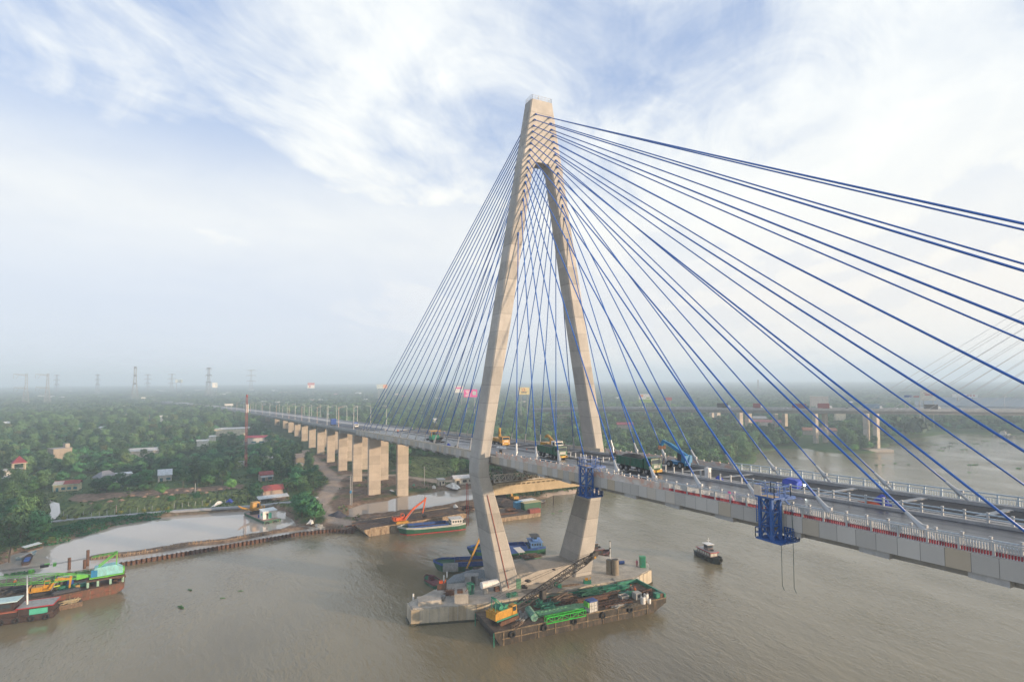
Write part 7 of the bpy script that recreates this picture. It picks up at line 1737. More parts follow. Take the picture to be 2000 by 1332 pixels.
def wallmat(col): return paint('wall %.2f %.2f %.2f' % col, col, .8, .15, .5, dirt=tuple(c * .45 for c in col), dirt_amt=.2)
def roofmat(col):
    k = 'roof %.2f %.2f %.2f' % col
    if k in MATS: return MATS[k]
    m, nt, b = _nt(k); tc = nd(nt, 'ShaderNodeTexCoord').outputs['Object']
    c = ramp(nt, noise(nt, tc, .9, 6, .65), [(.3, tuple(x * .7 for x in col)), (.7, tuple(min(1, x * 1.25) for x in col))])
    wv = nd(nt, 'ShaderNodeTexWave', i_Scale=2.4); nt.links.new(tc, wv.inputs[0])
    c = mixc(nt, mth(nt, 'MULTIPLY', wv.outputs['Fac'], .3), c, tuple(x * .55 for x in col)); nt.links.new(c, b.inputs['Base Color']); b.inputs['Roughness'].default_value = .65
    MATS[k] = m; return m
def house(label, p, rz, L, W, H, wall, roof, kind='gable', rise=1.4, over=.5, front=3, win=(.03, .12, .15), porch=False, name='house', cat='house'):
    """long side faces local -y"""
    t = thing(name, label, cat, p, rz)
    if depth(p) < 345: t.scale = (.76, .76, .80)
    MB().b2((-L / 2, -W / 2, -.3), (L / 2, W / 2, H)).build('wall', wall, t)
    l, w_ = L / 2 + over, W / 2 + over; mb = MB()
    if kind == 'gable': mb.loft([[(x, -w_, H), (x, 0, H + rise), (x, w_, H), (x, w_, H + .15), (x, 0, H + rise + .18), (x, -w_, H + .15)] for x in (-l, l)])
    elif kind == 'hip': mb.loft([[(-l, -w_, H + .02), (l, -w_, H + .02), (l, w_, H + .02), (-l, w_, H + .02)], [(-l * .35, -.05, H + rise), (l * .35, -.05, H + rise), (l * .35, .05, H + rise), (-l * .35, .05, H + rise)]])
    elif kind == 'shed': mb.loft([[(-l, -w_, H), (l, -w_, H), (l, w_, H + rise), (-l, w_, H + rise)], [(-l, -w_, H + .14), (l, -w_, H + .14), (l, w_, H + rise + .14), (-l, w_, H + rise + .14)]])
    else: mb.b2((-l, -w_, H + .01), (l, w_, H + .3))
    mb.build('roof', roof, t)
    if front:
        st = L / front
        for i in range(front):
            x = -L / 2 + st * (i + .5); mb = MB()
            if i == 0: mb.b2((x - st * .22, -W / 2 - .08, .02), (x + st * .22, -W / 2 - .01, min(2.2, H * .8))); mb.build('door', paint('door %.2f' % win[2], win, .5, .2, 1), t)
            else: mb.b2((x - st * .3, -W / 2 - .07, .9), (x + st * .3, -W / 2 - .01, min(2.3, H * .8))); mb.build('window', paint('door %.2f' % win[2], win, .4, .2, 1), t)
    if porch:
        for i in range(front + 1): MB().b2((-L / 2 + i * L / front - .15, -w_ + .02, 0), (-L / 2 + i * L / front + .15, -w_ + .32, H)).build('porch_post', wall, t)
    return t
def view_rz(p, off=0.0): return math.atan2(CAM.y - p.y, CAM.x - p.x) + PI / 2 + off
# the pavilion, the tiled house and its neighbours
p = GZ(36, 935, 1); t = thing('pavilion', 'open pavilion with a pointed dark red roof among the trees at left', 'pavilion', p, view_rz(p, .15)); CLEAR.append((p.x, p.y, 6, 30, 5))
h_ = 9.5; t.scale = (.62, .62, .86)
MB().b2((-4.2, -3.6, h_ - 4.2), (4.2, 3.6, h_ - 3.6)).build('floor', wallmat((.5, .42, .32)), t)
for x in (-3.8, 3.8):
    for y in (-3.2, 3.2): MB().b2((x - .3, y - .3, 0), (x + .3, y + .3, h_ - .01)).build('pillar', wallmat((.5, .42, .32)), t)
MB().b2((-5.0, -4.4, h_), (5.0, 4.4, h_ + .35)).build('eaves', wallmat((.5, .42, .32)), t)
MB().loft([[(-5.0, -4.4, h_ + .351), (5.0, -4.4, h_ + .351), (5.0, 4.4, h_ + .351), (-5.0, 4.4, h_ + .351)], [(-.1, -.1, h_ + 4.4), (.1, -.1, h_ + 4.4), (.1, .1, h_ + 4.4), (-.1, .1, h_ + 4.4)]]).build('roof', roofmat((.22, .025, .04)), t)
p = GZ(133, 957, 1); CLEAR.append((p.x, p.y, 9, 50, 9))
t = house('cream house with half red tiled roof and teal windows facing the pond', p, view_rz(p, -.28), 12.0, 7, 3.6, wallmat((.55, .50, .34)), roofmat((.20, .04, .03)), 'gable', 2.0, .7, 4, (.03, .17, .22), True)
MB().b2((-7.2, -2.4, 0), (-6.02, 2.2, 3.0)).build('annex', wallmat((.30, .48, .42)), t); MB().b2((-6.9, -4.25, 3.62), (6.9, -4.12, 4.0)).build('fascia', wallmat((.45, .55, .42)), t); MB().loft([[(-6.8, -4.1, 3.95), (-1.6, -4.1, 3.95), (-1.6, -.6, 5.5), (-6.8, -.6, 5.5)], [(-6.8, -4.1, 4.0), (-1.6, -4.1, 4.0), (-1.6, -.6, 5.55), (-6.8, -.6, 5.55)]]).build('patched_roof', roofmat((.40, .38, .38)), t)
p = GZ(12, 946, 1); CLEAR.append((p.x, p.y, 9, 16, 8)); house('low white building with two stepped sheet roofs at the left edge', p, view_rz(p, -.1), 15, 8, 3.6, wallmat((.45, .45, .47)), roofmat((.52, .54, .56)), 'shed', 1.0, .6, 0)
MBx = house('upper white storey rising behind the stepped roof at the left edge', GZ(20, 936, 1), view_rz(p, -.1), 12, 5, 6.2, wallmat((.62, .60, .56)), roofmat((.56, .57, .58)), 'shed', .6, .4, 0)
p = GZ(206, 944, 1); CLEAR.append((p.x, p.y, 9, 16, 5)); house('house with steep blue-grey hipped roof half hidden by trees', p, view_rz(p, .5), 10, 9, 4.2, wallmat((.44, .43, .42)), roofmat((.20, .205, .235)), 'hip', 3.8, .8, 2)
p = GZ(236, 936, 1); CLEAR.append((p.x, p.y, 6, 20, 6)); house('low shed with pale sheet roof right of the hipped roof', p, view_rz(p, .2), 12, 5, 3.4, wallmat((.5, .5, .5)), roofmat((.58, .6, .62)), 'shed', .6, .4, 0, name='shed', cat='shed')
p = GZ(322, 938, 1); CLEAR.append((p.x, p.y, 6, 34, 7)); house('white barn with a tall pale sloping sheet roof among orchard trees', p, view_rz(p, 0), 8.0, 8.5, 3.8, wallmat((.46, .44, .42)), roofmat((.52, .56, .62)), 'gable', 3.2, .3, 2, name='barn', cat='barn')
p = GZ(116, 902, 1); CLEAR.append((p.x, p.y, 8, 26, 5)); t = house('unfinished grey brick house rising above the trees', p, view_rz(p, .4), 10, 8, 8.5, wallmat((.30, .25, .20)), roofmat((.28, .25, .22)), 'flat', 1, .2, 2); MB().b2((2.5, -1, 8.8), (5, 2, 11.2)).build('stair_tower', wallmat((.34, .3, .26)), t)
p = GZ(283, 893, 1); CLEAR.append((p.x, p.y, 9, 26, 10)); t = house('long white low house with a brick end wall in the orchard', p, view_rz(p, -.1), 18, 8, 4.6, wallmat((.50, .47, .42)), roofmat((.52, .50, .47)), 'shed', 1.2, .6, 0); MB().b2((9.01, -3.6, 0), (14, 3.6, 4.0)).build('brick_wing', wallmat((.33, .12, .07)), t)
p = GZ(452, 850, 1); CLEAR.append((p.x, p.y, 12, 70, 14)); house('long cream wall of a warehouse beside the red mast', p, view_rz(p, -.05), 30, 10, 6, wallmat((.66, .60, .48)), roofmat((.55, .53, .5)), 'shed', .8, .4, 0, name='warehouse', cat='warehouse')
p = GZ(498, 866, 1); CLEAR.append((p.x, p.y, 8, 60, 9)); house('grey-white house with bright red roof edges right of the red mast', p, view_rz(p, -.2), 17, 9, 5, wallmat((.52, .5, .48)), roofmat((.50, .03, .05)), 'shed', .9, .5, 3)
p = GZ(523, 905, 1); CLEAR.append((p.x, p.y, 7, 40, 7)); house('shed with pale weathered sheet roof in the trees left of the piers', p, view_rz(p, .3), 9, 7, 4.2, wallmat((.36, .34, .30)), roofmat((.44, .44, .42)), 'gable', 1.4, .4, 0, name='shed', cat='shed')
p = GZ(588, 904, 1); CLEAR.append((p.x, p.y, 7, 30, 7)); house('dark thatched shed beside the start of the dirt road', p, view_rz(p, .2), 11, 7, 3.6, wallmat((.2, .17, .13)), roofmat((.20, .17, .15)), 'gable', 2.2, .6, 0, name='shed', cat='shed')
p = GZ(519, 938, 1); CLEAR.append((p.x, p.y, 7, 26, 6)); t = house('small house with red tiled roof and grey lean-to above the garden', p, view_rz(p, .2), 8, 6, 3.8, wallmat((.42, .36, .30)), roofmat((.26, .05, .045)), 'gable', 2.0, .5, 2); MB().loft([[(-4, -4.9, 2.6), (4, -4.9, 2.6), (4, -3.05, 3.6), (-4, -3.05, 3.6)], [(-4, -4.9, 2.72), (4, -4.9, 2.72), (4, -3.05, 3.72), (-4, -3.05, 3.72)]]).build('lean_to', roofmat((.36, .38, .4)), t)
p = GZ(586, 915, 1); CLEAR.append((p.x, p.y, 4, 20, 4)); house('tiny grey hut below the thatched shed', p, view_rz(p, .6), 4, 4, 3, wallmat((.3, .28, .26)), roofmat((.4, .38, .36)), 'shed', .8, .3, 0, name='hut', cat='hut')
p = GZ(531, 967, 1); CLEAR.append((p.x, p.y, 8, 20, 10)); house('house with faded red tiled roof behind the long tin-roofed hut', p, view_rz(p, .25), 11, 6, 3.2, wallmat((.36, .28, .24)), roofmat((.30, .06, .055)), 'gable', 2.4, .6, 0)
p = GZ(533, 980, 1); CLEAR.append((p.x, p.y, 8, 14, 9)); t = house('long open hut with pale tin roof beside the path above the pontoon', p, view_rz(p, .22), 15, 4, .6, wallmat((.2, .18, .15)), roofmat((.55, .58, .60)), 'shed', .01, .01, 0, name='roadside_hut', cat='hut')
bpy.data.objects.remove([o for o in KIDS[t.name] if o.name.startswith('roof')][0]); KIDS[t.name] = [o for o in t.children]
MB().loft([[(-8, -2.8, 2.5), (8, -2.8, 2.5), (8, 2.5, 3.3), (-8, 2.5, 3.3)], [(-8, -2.8, 2.62), (8, -2.8, 2.62), (8, 2.5, 3.42), (-8, 2.5, 3.42)]]).build('roof', roofmat((.55, .58, .60)), t)
for i in range(6): MB().b2((-7.4 + i * 2.96, -2.4, 0), (-7.2 + i * 2.96, -2.2, 2.54)).build('post', M_WOODY, t)
MB().b2((-7.5, 1.6, .61), (7.5, 1.9, 3.1)).build('back_wall', wallmat((.12, .10, .09)), t)
person(GZ(508, 984, 1.5), 2.0, 'person in a white shirt standing at the end of the tin-roofed hut', C_WHITE, C_GREY, None, 0)
p = GZ(861, 947, 1.2); CLEAR.append((p.x, p.y, 5, 12, 5)); house('small white guard hut with grey roof on the bank left of the pylon', p, view_rz(p, .35), 4.2, 3.4, 3.2, wallmat((.60, .55, .47)), roofmat((.38, .38, .38)), 'shed', .7, .4, 2, (.05, .05, .05), name='guard_hut', cat='hut')
p = GZ(905, 943, 1.2); CLEAR.append((p.x, p.y, 9, 14, 11)); house('white site office with wide pale roof partly behind the near leg', p, view_rz(p, .3), 13, 6, 3.4, wallmat((.60, .55, .47)), roofmat((.55, .55, .56)), 'gable', 1.5, 1.2, 3, (.05, .05, .05), name='site_office', cat='office')
heap_thing('white_sheeting', 'heap of white plastic sheeting in front of the site office', 'sheeting', GZ(886, 951, 1.2), 4.5, 2.2, 2.0, M_TARPW, 92, .2, rough=.4)
heap_thing('white_sheeting', 'small crumpled white sheet left of the guard hut', 'sheeting', GZ(847, 953, 1.2), 1.4, 1.0, 1.4, M_TARPW, 93, rough=.4)
heap_thing('white_sheeting', 'white sheet bundle on the bank end below the bright green bush', 'sheeting', GZ(607, 1022, 1.0), 1.5, 1.1, 1.5, M_TARPW, 94, rough=.4)
heap_thing('rock_pile', 'broken concrete slabs lying at the root of the mud dike', 'rocks', GZ(622, 1028, 1.0), 3.2, 1.4, .9, M_FOOT, 95, rough=.5)
heap_thing('white_sheeting', 'white sheet lying beside the second pier base', 'sheeting', GZ(765, 958, 1.2), 2.6, .9, .35, M_TARPW, 96, rough=.4)
heap_thing('tarpaulin', 'blue tarpaulin lying in the garden right of the bare field', 'tarpaulin', GZ(449, 980, 1.2), 2.4, 1.2, 1.3, M_TARP, 97, rough=.4)
heap_thing('white_sheeting', 'white sheets hung over a fence in the garden by the path', 'sheeting', GZ(426, 985, 1.2), 3.6, .8, 1.3, M_TARPW, 98, -.5, rough=.4)
heap_thing('green_net', 'small teal net cover on the bank left of the thin pole', 'net', GZ(808, 948, 1.2), 1.1, .8, .8, M_TEAL, 99)
# telecom mast, poles
t = thing('telecom_mast', 'slender red and white lattice mast rising from the orchard', 'mast', GZ(480, 912, 1)); CLEAR.append((t.location.x, t.location.y, 3, 30, 3))
mb = MB(); mb.truss((0, 0, 0), (0, 0, 41), 1.2, 1.2, 34, .22, .13, w2=.85, h2=.85); mb.build('lattice', paint('mast red', (.20, .05, .05), .6, .2, .3), t)
for z, c in ((35.5, M_WHT), (33, M_WHT)):
    for a in range(3): MB().box((math.cos(a * 2.1) * .8, math.sin(a * 2.1) * .8, z), (.35, .35, 2.4), rz=a * 2.1).build('antenna', c, t)
MB().tube((0, 0, 41), (0, 0, 42.5), .7, .4, n=10).build('top_cap', paint('mast red', (0, 0, 0)), t)
p = GZ(470, 912, 1); house('white cabin wall at the foot of the red mast', p, view_rz(p, .2), 5, 3, 4, wallmat((.62, .6, .58)), roofmat((.5, .5, .5)), 'flat', .3, .1, 0, name='cabin', cat='cabin'); CLEAR.append((p.x, p.y, 4, 25, 4))
def pole(px, py, h, lab, twin=False, arm=True):
    t = thing('utility_pole', lab, 'utility pole', GZ(px, py, 1)); mb = MB(); mb.tube((0, 0, -.3), (0, 0, h), .17, .12, n=8)
    if twin: mb.tube((.3, .6, -.3), (.3, .6, h), .17, .12, n=8); mb.bar((0, 0, h * .6), (.3, .6, h * .6), .15)
    mb.build('pole', M_CON, t)
    if arm: MB().bar((-1, -.6, h - .5), (1, .9, h - .5), .14).bar((-.8, -.5, h - 1.3), (.8, .7, h - 1.3), .12).build('crossarm', M_GREYP, t)
    if twin: MB().b2((-.5, -.2, h * .4), (.4, .6, h * .4 + 1)).build('transformer', M_TELE, t)
pole(684, 985, 11.5, 'twin concrete utility pole with a blue box beside the first pier', True)
pole(829, 948, 9.0, 'thin white utility pole on the bank left of the guard hut')
pole(381, 968, 5.5, 'short pole at the corner of the bare field', False, False)
# steel sheet-pile wall and the mud dike's stakes
SP = [Vector((*G2(a, b_, .5), 0)) for a, b_ in ((218, 1106), (300, 1092), (400, 1075), (500, 1058), (580, 1044), (640, 1037), (692, 1038.5))]
mb = MB(); prof = []; tot = 0
for a, b_ in zip(SP, SP[1:]):
    d = (b_ - a); L_ = d.length; d.normalize(); n_ = Vector((-d.y, d.x, 0)); s_ = 0
    while s_ < L_:
        for q, off in ((0, -.32), (.4, -.32), (.6, .32), (1.0, .32)): prof.append(a + d * min(L_, s_ + q) + n_ * off)
        s_ += 1.2
mb.loft([[(p.x, p.y, z) for p in prof] for z in (-1.5, 1.15)], cap=False, close=False); mb.loft([[(p.x, p.y, 1.15) for p in prof], [(p.x + .05, p.y + .12, 1.15) for p in prof]], cap=False, close=False)
o = mb.build('sheet_pile_wall', M_RUST); md = o.modifiers.new('solid', 'SOLIDIFY'); md.thickness = .12
tag(o, 'corrugated rusty sheet-pile wall standing in the water before the pond', 'retaining wall')
mb = MB(); rgs = random.Random(55)
DK = [Vector((*G2(a, b_, 0), 0)) for a, b_ in ((175, 1091), (240, 1085), (300, 1077), (335, 1070), (380, 1063), (440, 1057), (480, 1050), (528, 1041))]
for a, b_ in zip(DK, DK[1:]):
    d = b_ - a; n_ = Vector((-d.y, d.x, 0)).normalized(); k = int(d.length / .55)
    mb.bar(a - n_ * 1.5 + Vector((0, 0, .75)), b_ - n_ * 1.5 + Vector((0, 0, .75)), .12)
    for i in range(k):
        q = a.lerp(b_, (i + rgs.random()) / k) - n_ * 1.5; mb.tube(q + Vector((0, 0, -.6)), q + Vector((rgs.uniform(-.15, .15), rgs.uniform(-.15, .15), rgs.uniform(.7, 1.6))), .1, n=5)
tag(mb.build('stake_fence', paint('bamboo stakes', (.30, .21, .13), .9, .45, 1.5)), 'fence of crooked bamboo stakes edging the mud dike across the pond', 'fence')

# ------------------------------------------------------------------ pylons of the power lines
M_LAT = paint('galvanised lattice', (.20, .21, .22), .6, .15, .1)
def lattice_tower(px, pyt, pyb, dep, label, arms, single=False, rz=.3):
    b_ = at_depth(px, pyb, dep); h = at_depth(px, pyt, dep).z; b_.z = 0.5
    t = thing('transmission_tower', label, 'pylon', b_, rz); k = h / 50; mb = MB()
    mb.truss((0, 0, 0), (0, 0, h * .62), 8.5 * k, 8.5 * k, 7, .42 * k, .26 * k, w2=3.0 * k, h2=3.0 * k); mb.truss((0, 0, h * .62), (0, 0, h), 3.0 * k, 3.0 * k, 8, .38 * k, .24 * k, w2=2.2 * k, h2=2.2 * k); mb.build('lattice_body', M_LAT, t)
    for z, w_ in arms:
        for s_ in ((-1,) if single else (-1, 1)):
            mb = MB(); mb.truss((0, 0, h * z), (s_ * w_ * k, 0, h * z + (1.5 * k if single else 0)), 2.0 * k, 2.4 * k, 6, .34 * k, .2 * k, w2=.4 * k, h2=.4 * k)
            if single: mb.bar((s_ * w_ * k, 0, h * z + 1), (s_ * w_ * k, 0, h * z - 5 * k), .35 * k); mb.bar((s_ * w_ * k * .6, 0, h * z), (s_ * w_ * k * .8, 0, h * z - 5 * k), .3 * k)
            else: mb.bar((s_ * w_ * k, 0, h * z), (s_ * w_ * k, 0, h * z - 4 * k), .3 * k)
            mb.build('crossarm', M_LAT, t)
A3 = [(.97, 8.5), (.75, 9.5), (.52, 8.5)]
lattice_tower(50, 730, 785, 1150, 'nearer left lattice tower with arms on one side, at the left edge', [(.95, 15), (.55, 14)], True, 1.9)
lattice_tower(92, 730, 785, 1180, 'second lattice tower with arms on one side, right of its twin', [(.95, 15), (.55, 14)], True, 1.9)
for i, (px, pt, pb, dep, lab) in enumerate(((263, 716, 772, 1350, 'tall dark lattice tower with three pairs of arms left of the road'), (407, 718, 770, 1650, 'hazy lattice tower beside a pale billboard'), (190, 731, 765, 2000, 'faint lattice tower between the twin towers and the tall one'), (110, 732, 765, 2100, 'faint small lattice tower just right of the twin towers'),
                                            (288, 731, 765, 2300, 'very faint lattice tower just right of the tall dark one'), (335, 730, 765, 2200, 'faint lattice tower beside the hazy frame billboard'), (490, 722, 765, 2200, 'very faint lattice tower above the red mast'), (1481, 742, 762, 1500, 'faint thin mast above the trucks on the older bridge'))):
    lattice_tower(px, pt, pb, dep, lab, A3 if i < 7 else [(.9, 3)], False, .3 + i * .2)
# ------------------------------------------------------------------ billboards
def board(px0, py0, px1, py1, dep, label, face, marks, legs=2, pybase=None, frame=M_GREYP):
    c = at_depth((px0 + px1) / 2, (py0 + py1) / 2, dep); W_ = (px1 - px0) / FOC * dep; H_ = (py1 - py0) / FOC * dep
    rz = view_rz(c); t = thing('billboard', label, 'billboard', Vector((c.x, c.y, .5)), rz); z = c.z - .5
    MB().b2((-W_ / 2, -.2, z - H_ / 2), (W_ / 2, .2, z + H_ / 2)).build('panel', face, t)
    for k in range(legs): x = 0 if legs == 1 else (-.3 + .6 * k) * W_; MB().tube((x, .5, -1), (x, .5, z + H_ * .3), max(.35, W_ * .03), n=8).build('post', frame, t)
    for nm, m_, shp in marks:
        mb = MB()
        for q in shp:
            if q[0] == 'c': mb.tube((q[1] * W_, -.21, z + q[2] * H_), (q[1] * W_, -.26, z + q[2] * H_), q[3] * H_, n=20)
            elif q[0] == 'o': mb.ring((q[1] * W_, -.24, z + q[2] * H_), (0, 1, 0), q[3] * H_, q[4] * H_, n=20)
            else: mb.b2((q[1] * W_, -.27, z + q[2] * H_), (q[3] * W_, -.21, z + q[4] * H_))
        mb.build(nm, m_, t)
    return t
P_PINK = paint('hot pink board', (.75, .05, .30), .6, .08, .1); P_CRM = paint('yellow board', (.78, .62, .26), .6, .08, .1); P_WHT = paint('white board', (.72, .70, .66), .6, .08, .1); P_RED = paint('red board', (.46, .13, .12), .6, .1, .1); P_GRN = paint('green print', (.30, .42, .16), .6, .1, .1); P_DRK = paint('dark print', (.10, .09, .10), .6, .1, .1); P_ORG = paint('orange print', (.72, .30, .12), .6, .1, .1); P_GRY = paint('pale print', (.46, .52, .50), .6, .1, .1)
board(906, 760.5, 932, 775.5, 640, 'hot pink billboard with white lettering and a pale round emblem', P_PINK, [('lettering', P_WHT, [('b', -.38, .28, -.05, .38), ('b', -.34, .08, -.12, .2), ('b', -.3, -.1, .02, 0), ('b', -.38, -.36, -.02, -.22)]), ('emblem', P_GRY, [('c', .28, .04, .26), ('b', .16, -.24, .42, -.1)])])
board(1013, 756.5, 1034, 770.5, 640, 'yellow billboard with a round emblem over dark lettering', P_CRM, [('emblem', P_ORG, [('o', -.02, .18, .2, .05)]), ('lettering', P_DRK, [('b', -.28, -.2, .26, -.1), ('b', -.26, -.3, .24, -.25)])])
board(888, 754, 905, 767, 800, 'pale pink and white billboard left of the hot pink one', P_WHT, [('pink_print', P_PINK, [('b', -.4, .1, .35, .3)])])
board(1248, 769.5, 1272, 786, 620, 'white and green billboard above the old bridge railing', P_WHT, [('green_print', P_GRN, [('b', -.495, -.49, .495, -.12), ('b', .1, -.05, .35, .12)]), ('pink_print', P_ORG, [('b', -.45, .15, -.15, .4)])], 1)
board(1296, 776, 1312, 782, 640, 'small red billboard with a dark end right of the white and green one', P_RED, [('dark_print', P_DRK, [('b', -.48, -.4, -.2, .4)])])
board(601, 747.5, 614, 758, 1600, 'red and white billboard over the far trees left of the stays', P_WHT, [('red_print', P_RED, [('b', -.49, .05, .49, .49), ('b', -.3, -.4, -.05, -.05)])])
board(736, 750.5, 757, 759, 1150, 'pale blue and orange billboard behind the last stays', P_GRY, [('orange_print', P_ORG, [('b', .1, -.4, .45, .4)])])
board(415, 747.5, 424, 757, 1500, 'small white billboard beside a hazy lattice tower', P_WHT, [('grey_side', P_GRY, [('b', .1, -.3, .35, .3)])])
board(343.5, 741, 355.5, 747, 1700, 'hazy grey billboard frame near a faint lattice tower', P_GRY, [('print', P_DRK, [('b', -.4, -.3, .4, -.2)])])
board(1800, 761.5, 1825, 782, 560, 'cream billboard with red lettering behind the older bridge stays', paint('cream board face', (.66, .60, .50), .6, .1, .1), [('lettering', P_RED, [('b', -.2, -.02, .12, .12), ('b', .16, -.06, .28, .12), ('b', -.3, .2, -.05, .24)])], 2)
board(1762, 765, 1800, 783, 575, 'pale blue billboard with blue and red lettering left of the cream one', P_GRY, [('blue_print', M_BLUEP, [('b', -.32, -.12, .0, .12)]), ('red_print', P_RED, [('b', .06, -.1, .3, .06)])], 2)
board(1865, 769.5, 1904, 776, 640, 'long white sign with red lettering over a warehouse roof', P_WHT, [('lettering', P_RED, [('b', -.05 + .12 * i, -.2, .03 + .12 * i, .25) for i in range(4)])])
board(607, 750, 607.5, 750.5, 900, 'x', P_WHT, []) if 0 else None
# scaffolded tower block shell
c = at_depth(1098, 812, 560); t = thing('building_frame', 'tall hazy scaffold frame of an unfinished building between the pylon legs', 'building', (c.x, c.y, .5), view_rz(c, .3)); H_ = at_depth(1098, 771, 560).z
mb = MB()
for x in range(8):
    for y in range(2): mb.bar((-9 + x * 2.6, y * 8, 0), (-9 + x * 2.6, y * 8, H_), .22)
for k in range(13):
    z = H_ * k / 12
    for y in range(2): mb.bar((-9, y * 8, z), (9.2, y * 8, z), .22)
    for x in (0, 7): mb.bar((-9 + x * 2.6, 0, z), (-9 + x * 2.6, 8, z), .2)
mb.build('scaffold', M_LAT, t)
for k in range(5): MB().b2((-8, 1, H_ * k / 5), (8, 7, H_ * k / 5 + .3)).build('floor_slab', M_CON, t)
# big buildings behind the old bridge
p = at_depth(1600, 790, 720); house('long cream apartment block behind the older bridge', Vector((p.x, p.y, .5)), view_rz(p), 21, 8, at_depth(1600, 775, 720).z, wallmat((.62, .50, .40)), roofmat((.55, .5, .45)), 'flat', 1, .2, 7, (.2, .16, .14), name='apartment_block', cat='building')
p = at_depth(1905, 790, 640); house('low blue-grey warehouse roof behind the older bridge at right', Vector((p.x, p.y, .5)), view_rz(p, .05), 110, 40, at_depth(1905, 793, 640).z, wallmat((.45, .47, .5)), roofmat((.20, .24, .27)), 'gable', 9, 1, 0, name='warehouse', cat='warehouse')
p = at_depth(1640, 815, 560); house('small cream house under the older bridge', Vector((p.x, p.y, .5)), view_rz(p, .2), 9, 8, at_depth(1640, 808, 560).z, wallmat((.62, .55, .42)), roofmat((.5, .45, .4)), 'flat', 1, .2, 3)
for i, (px, py, d_, L_, col, lab) in enumerate(((1220, 827, 500, 16, (.42, .06, .08), 'hot red roofed house in the trees right of the far leg'), (1490, 822, 560, 34, (.34, .10, .09), 'long faded red roof below the older bridge'), (1485, 815, 600, 16, (.45, .4, .38), 'pale roofed house behind the long faded red roof'), (1600, 838, 480, 26, (.30, .12, .07), 'low rust roofed shed between the older piers'))):
    p = G(px, py, 6.0); h = 4.5; CLEAR.append((p.x, p.y, L_ * .6, 120, L_ * .6)); house(lab, Vector((p.x, p.y, .5)), view_rz(p, .1), L_, 9, h, wallmat((.5, .42, .34)), roofmat(col), 'gable', 2.2, .5, 0)
# scattered roofs far off, each a house
FH = [(20, 826, 0), (150, 835, 0), (197, 832, 4), (198, 837, 0), (293, 812, 3), (187, 787, 2), (229, 794, 1), (242, 793, 0), (290, 774, 2), (308, 758, 0), (318, 760, 0), (345, 760, 1), (366, 770, 2), (388, 761, 0), (435, 769, 0), (445, 766, 0), (490, 760, 0), (487, 766, 0), (500, 765, 0), (535, 762, 0), (552, 765, 1), (565, 765, 1), (620, 766, 0), (632, 766, 0), (655, 769, 3), (508, 777, 0), (515, 784, 0), (542, 784, 0), (610, 781, 1), (626, 780, 0), (688, 769, 0), (715, 779, 0), (735, 775, 0), (645, 811, 0), (700, 766, 0), (775, 769, 1), (790, 773, 3), (828, 777, 1), (840, 777, 1), (856, 776, 0), (930, 784, 1), (850, 817, 0), (818, 808, 0), (808, 806, 0), (1000, 798, 0), (1022, 785, 1), (1062, 810, 0), (1030, 786, 0), (985, 800, 0), (930, 795, 0), (410, 850, 0), (396, 858, 0), (320, 815, 0), (240, 811, 2), (10, 826, 0), (80, 773, 0), (100, 774, 0), (120, 775, 0), (135, 754, 0), (55, 775, 0), (1205, 776, 0), (1420, 785, 0), (1540, 789, 0), (1660, 786, 0), (1690, 787, 2), (1100, 758, 0), (1215, 758, 0), (965, 768, 0), (1150, 764, 0), (1345, 770, 0)]
WC = [(.66, .64, .60), (.62, .48, .36), (.6, .5, .36), (.52, .42, .38), (.58, .58, .56)]; RC = [(.62, .62, .60), (.50, .38, .30), (.60, .52, .36), (.38, .09, .08), (.60, .62, .63)]
rgf = random.Random(3); seen = {}
for i, (px, py, k) in enumerate(FH):
    p = GZ(px, py + 3, 5.0); p.z = .5; d_ = depth(p)
    if d_ > 2600 or d_ < 0: p = at_depth(px, py, 2300 + (i % 5) * 60); p.z = .5; d_ = depth(p)
    L_ = max(8, 9.5 / FOC * d_ * rgf.uniform(.6, 1.3)); L_ = min(L_, 26); CLEAR.append((p.x, p.y, L_ * .6, 70 if d_ < 700 else 0, L_ * .5))
    side_ = 'left of the viaduct road' if px < 470 else ('behind the viaduct lamps' if px < 720 else ('beyond the stays' if px < 1130 else 'behind the older bridge'))
    kc = ('white roofed', 'tan roofed', 'yellowish', 'red roofed', 'tin roofed')[k]; lab = 'far hazy %s house in the woods %s' % (kc, side_)
    o = house(lab, p, view_rz(p, rgf.uniform(-.5, .5)), L_, L_ * .55, rgf.uniform(5.0, 8.0) if d_ > 600 else 4.5, wallmat(WC[k]), roofmat(RC[k]), rgf.choice(['gable', 'shed', 'gable']), L_ * .12, .4, 0); o['group'] = 'far %s houses %s' % (kc, side_)
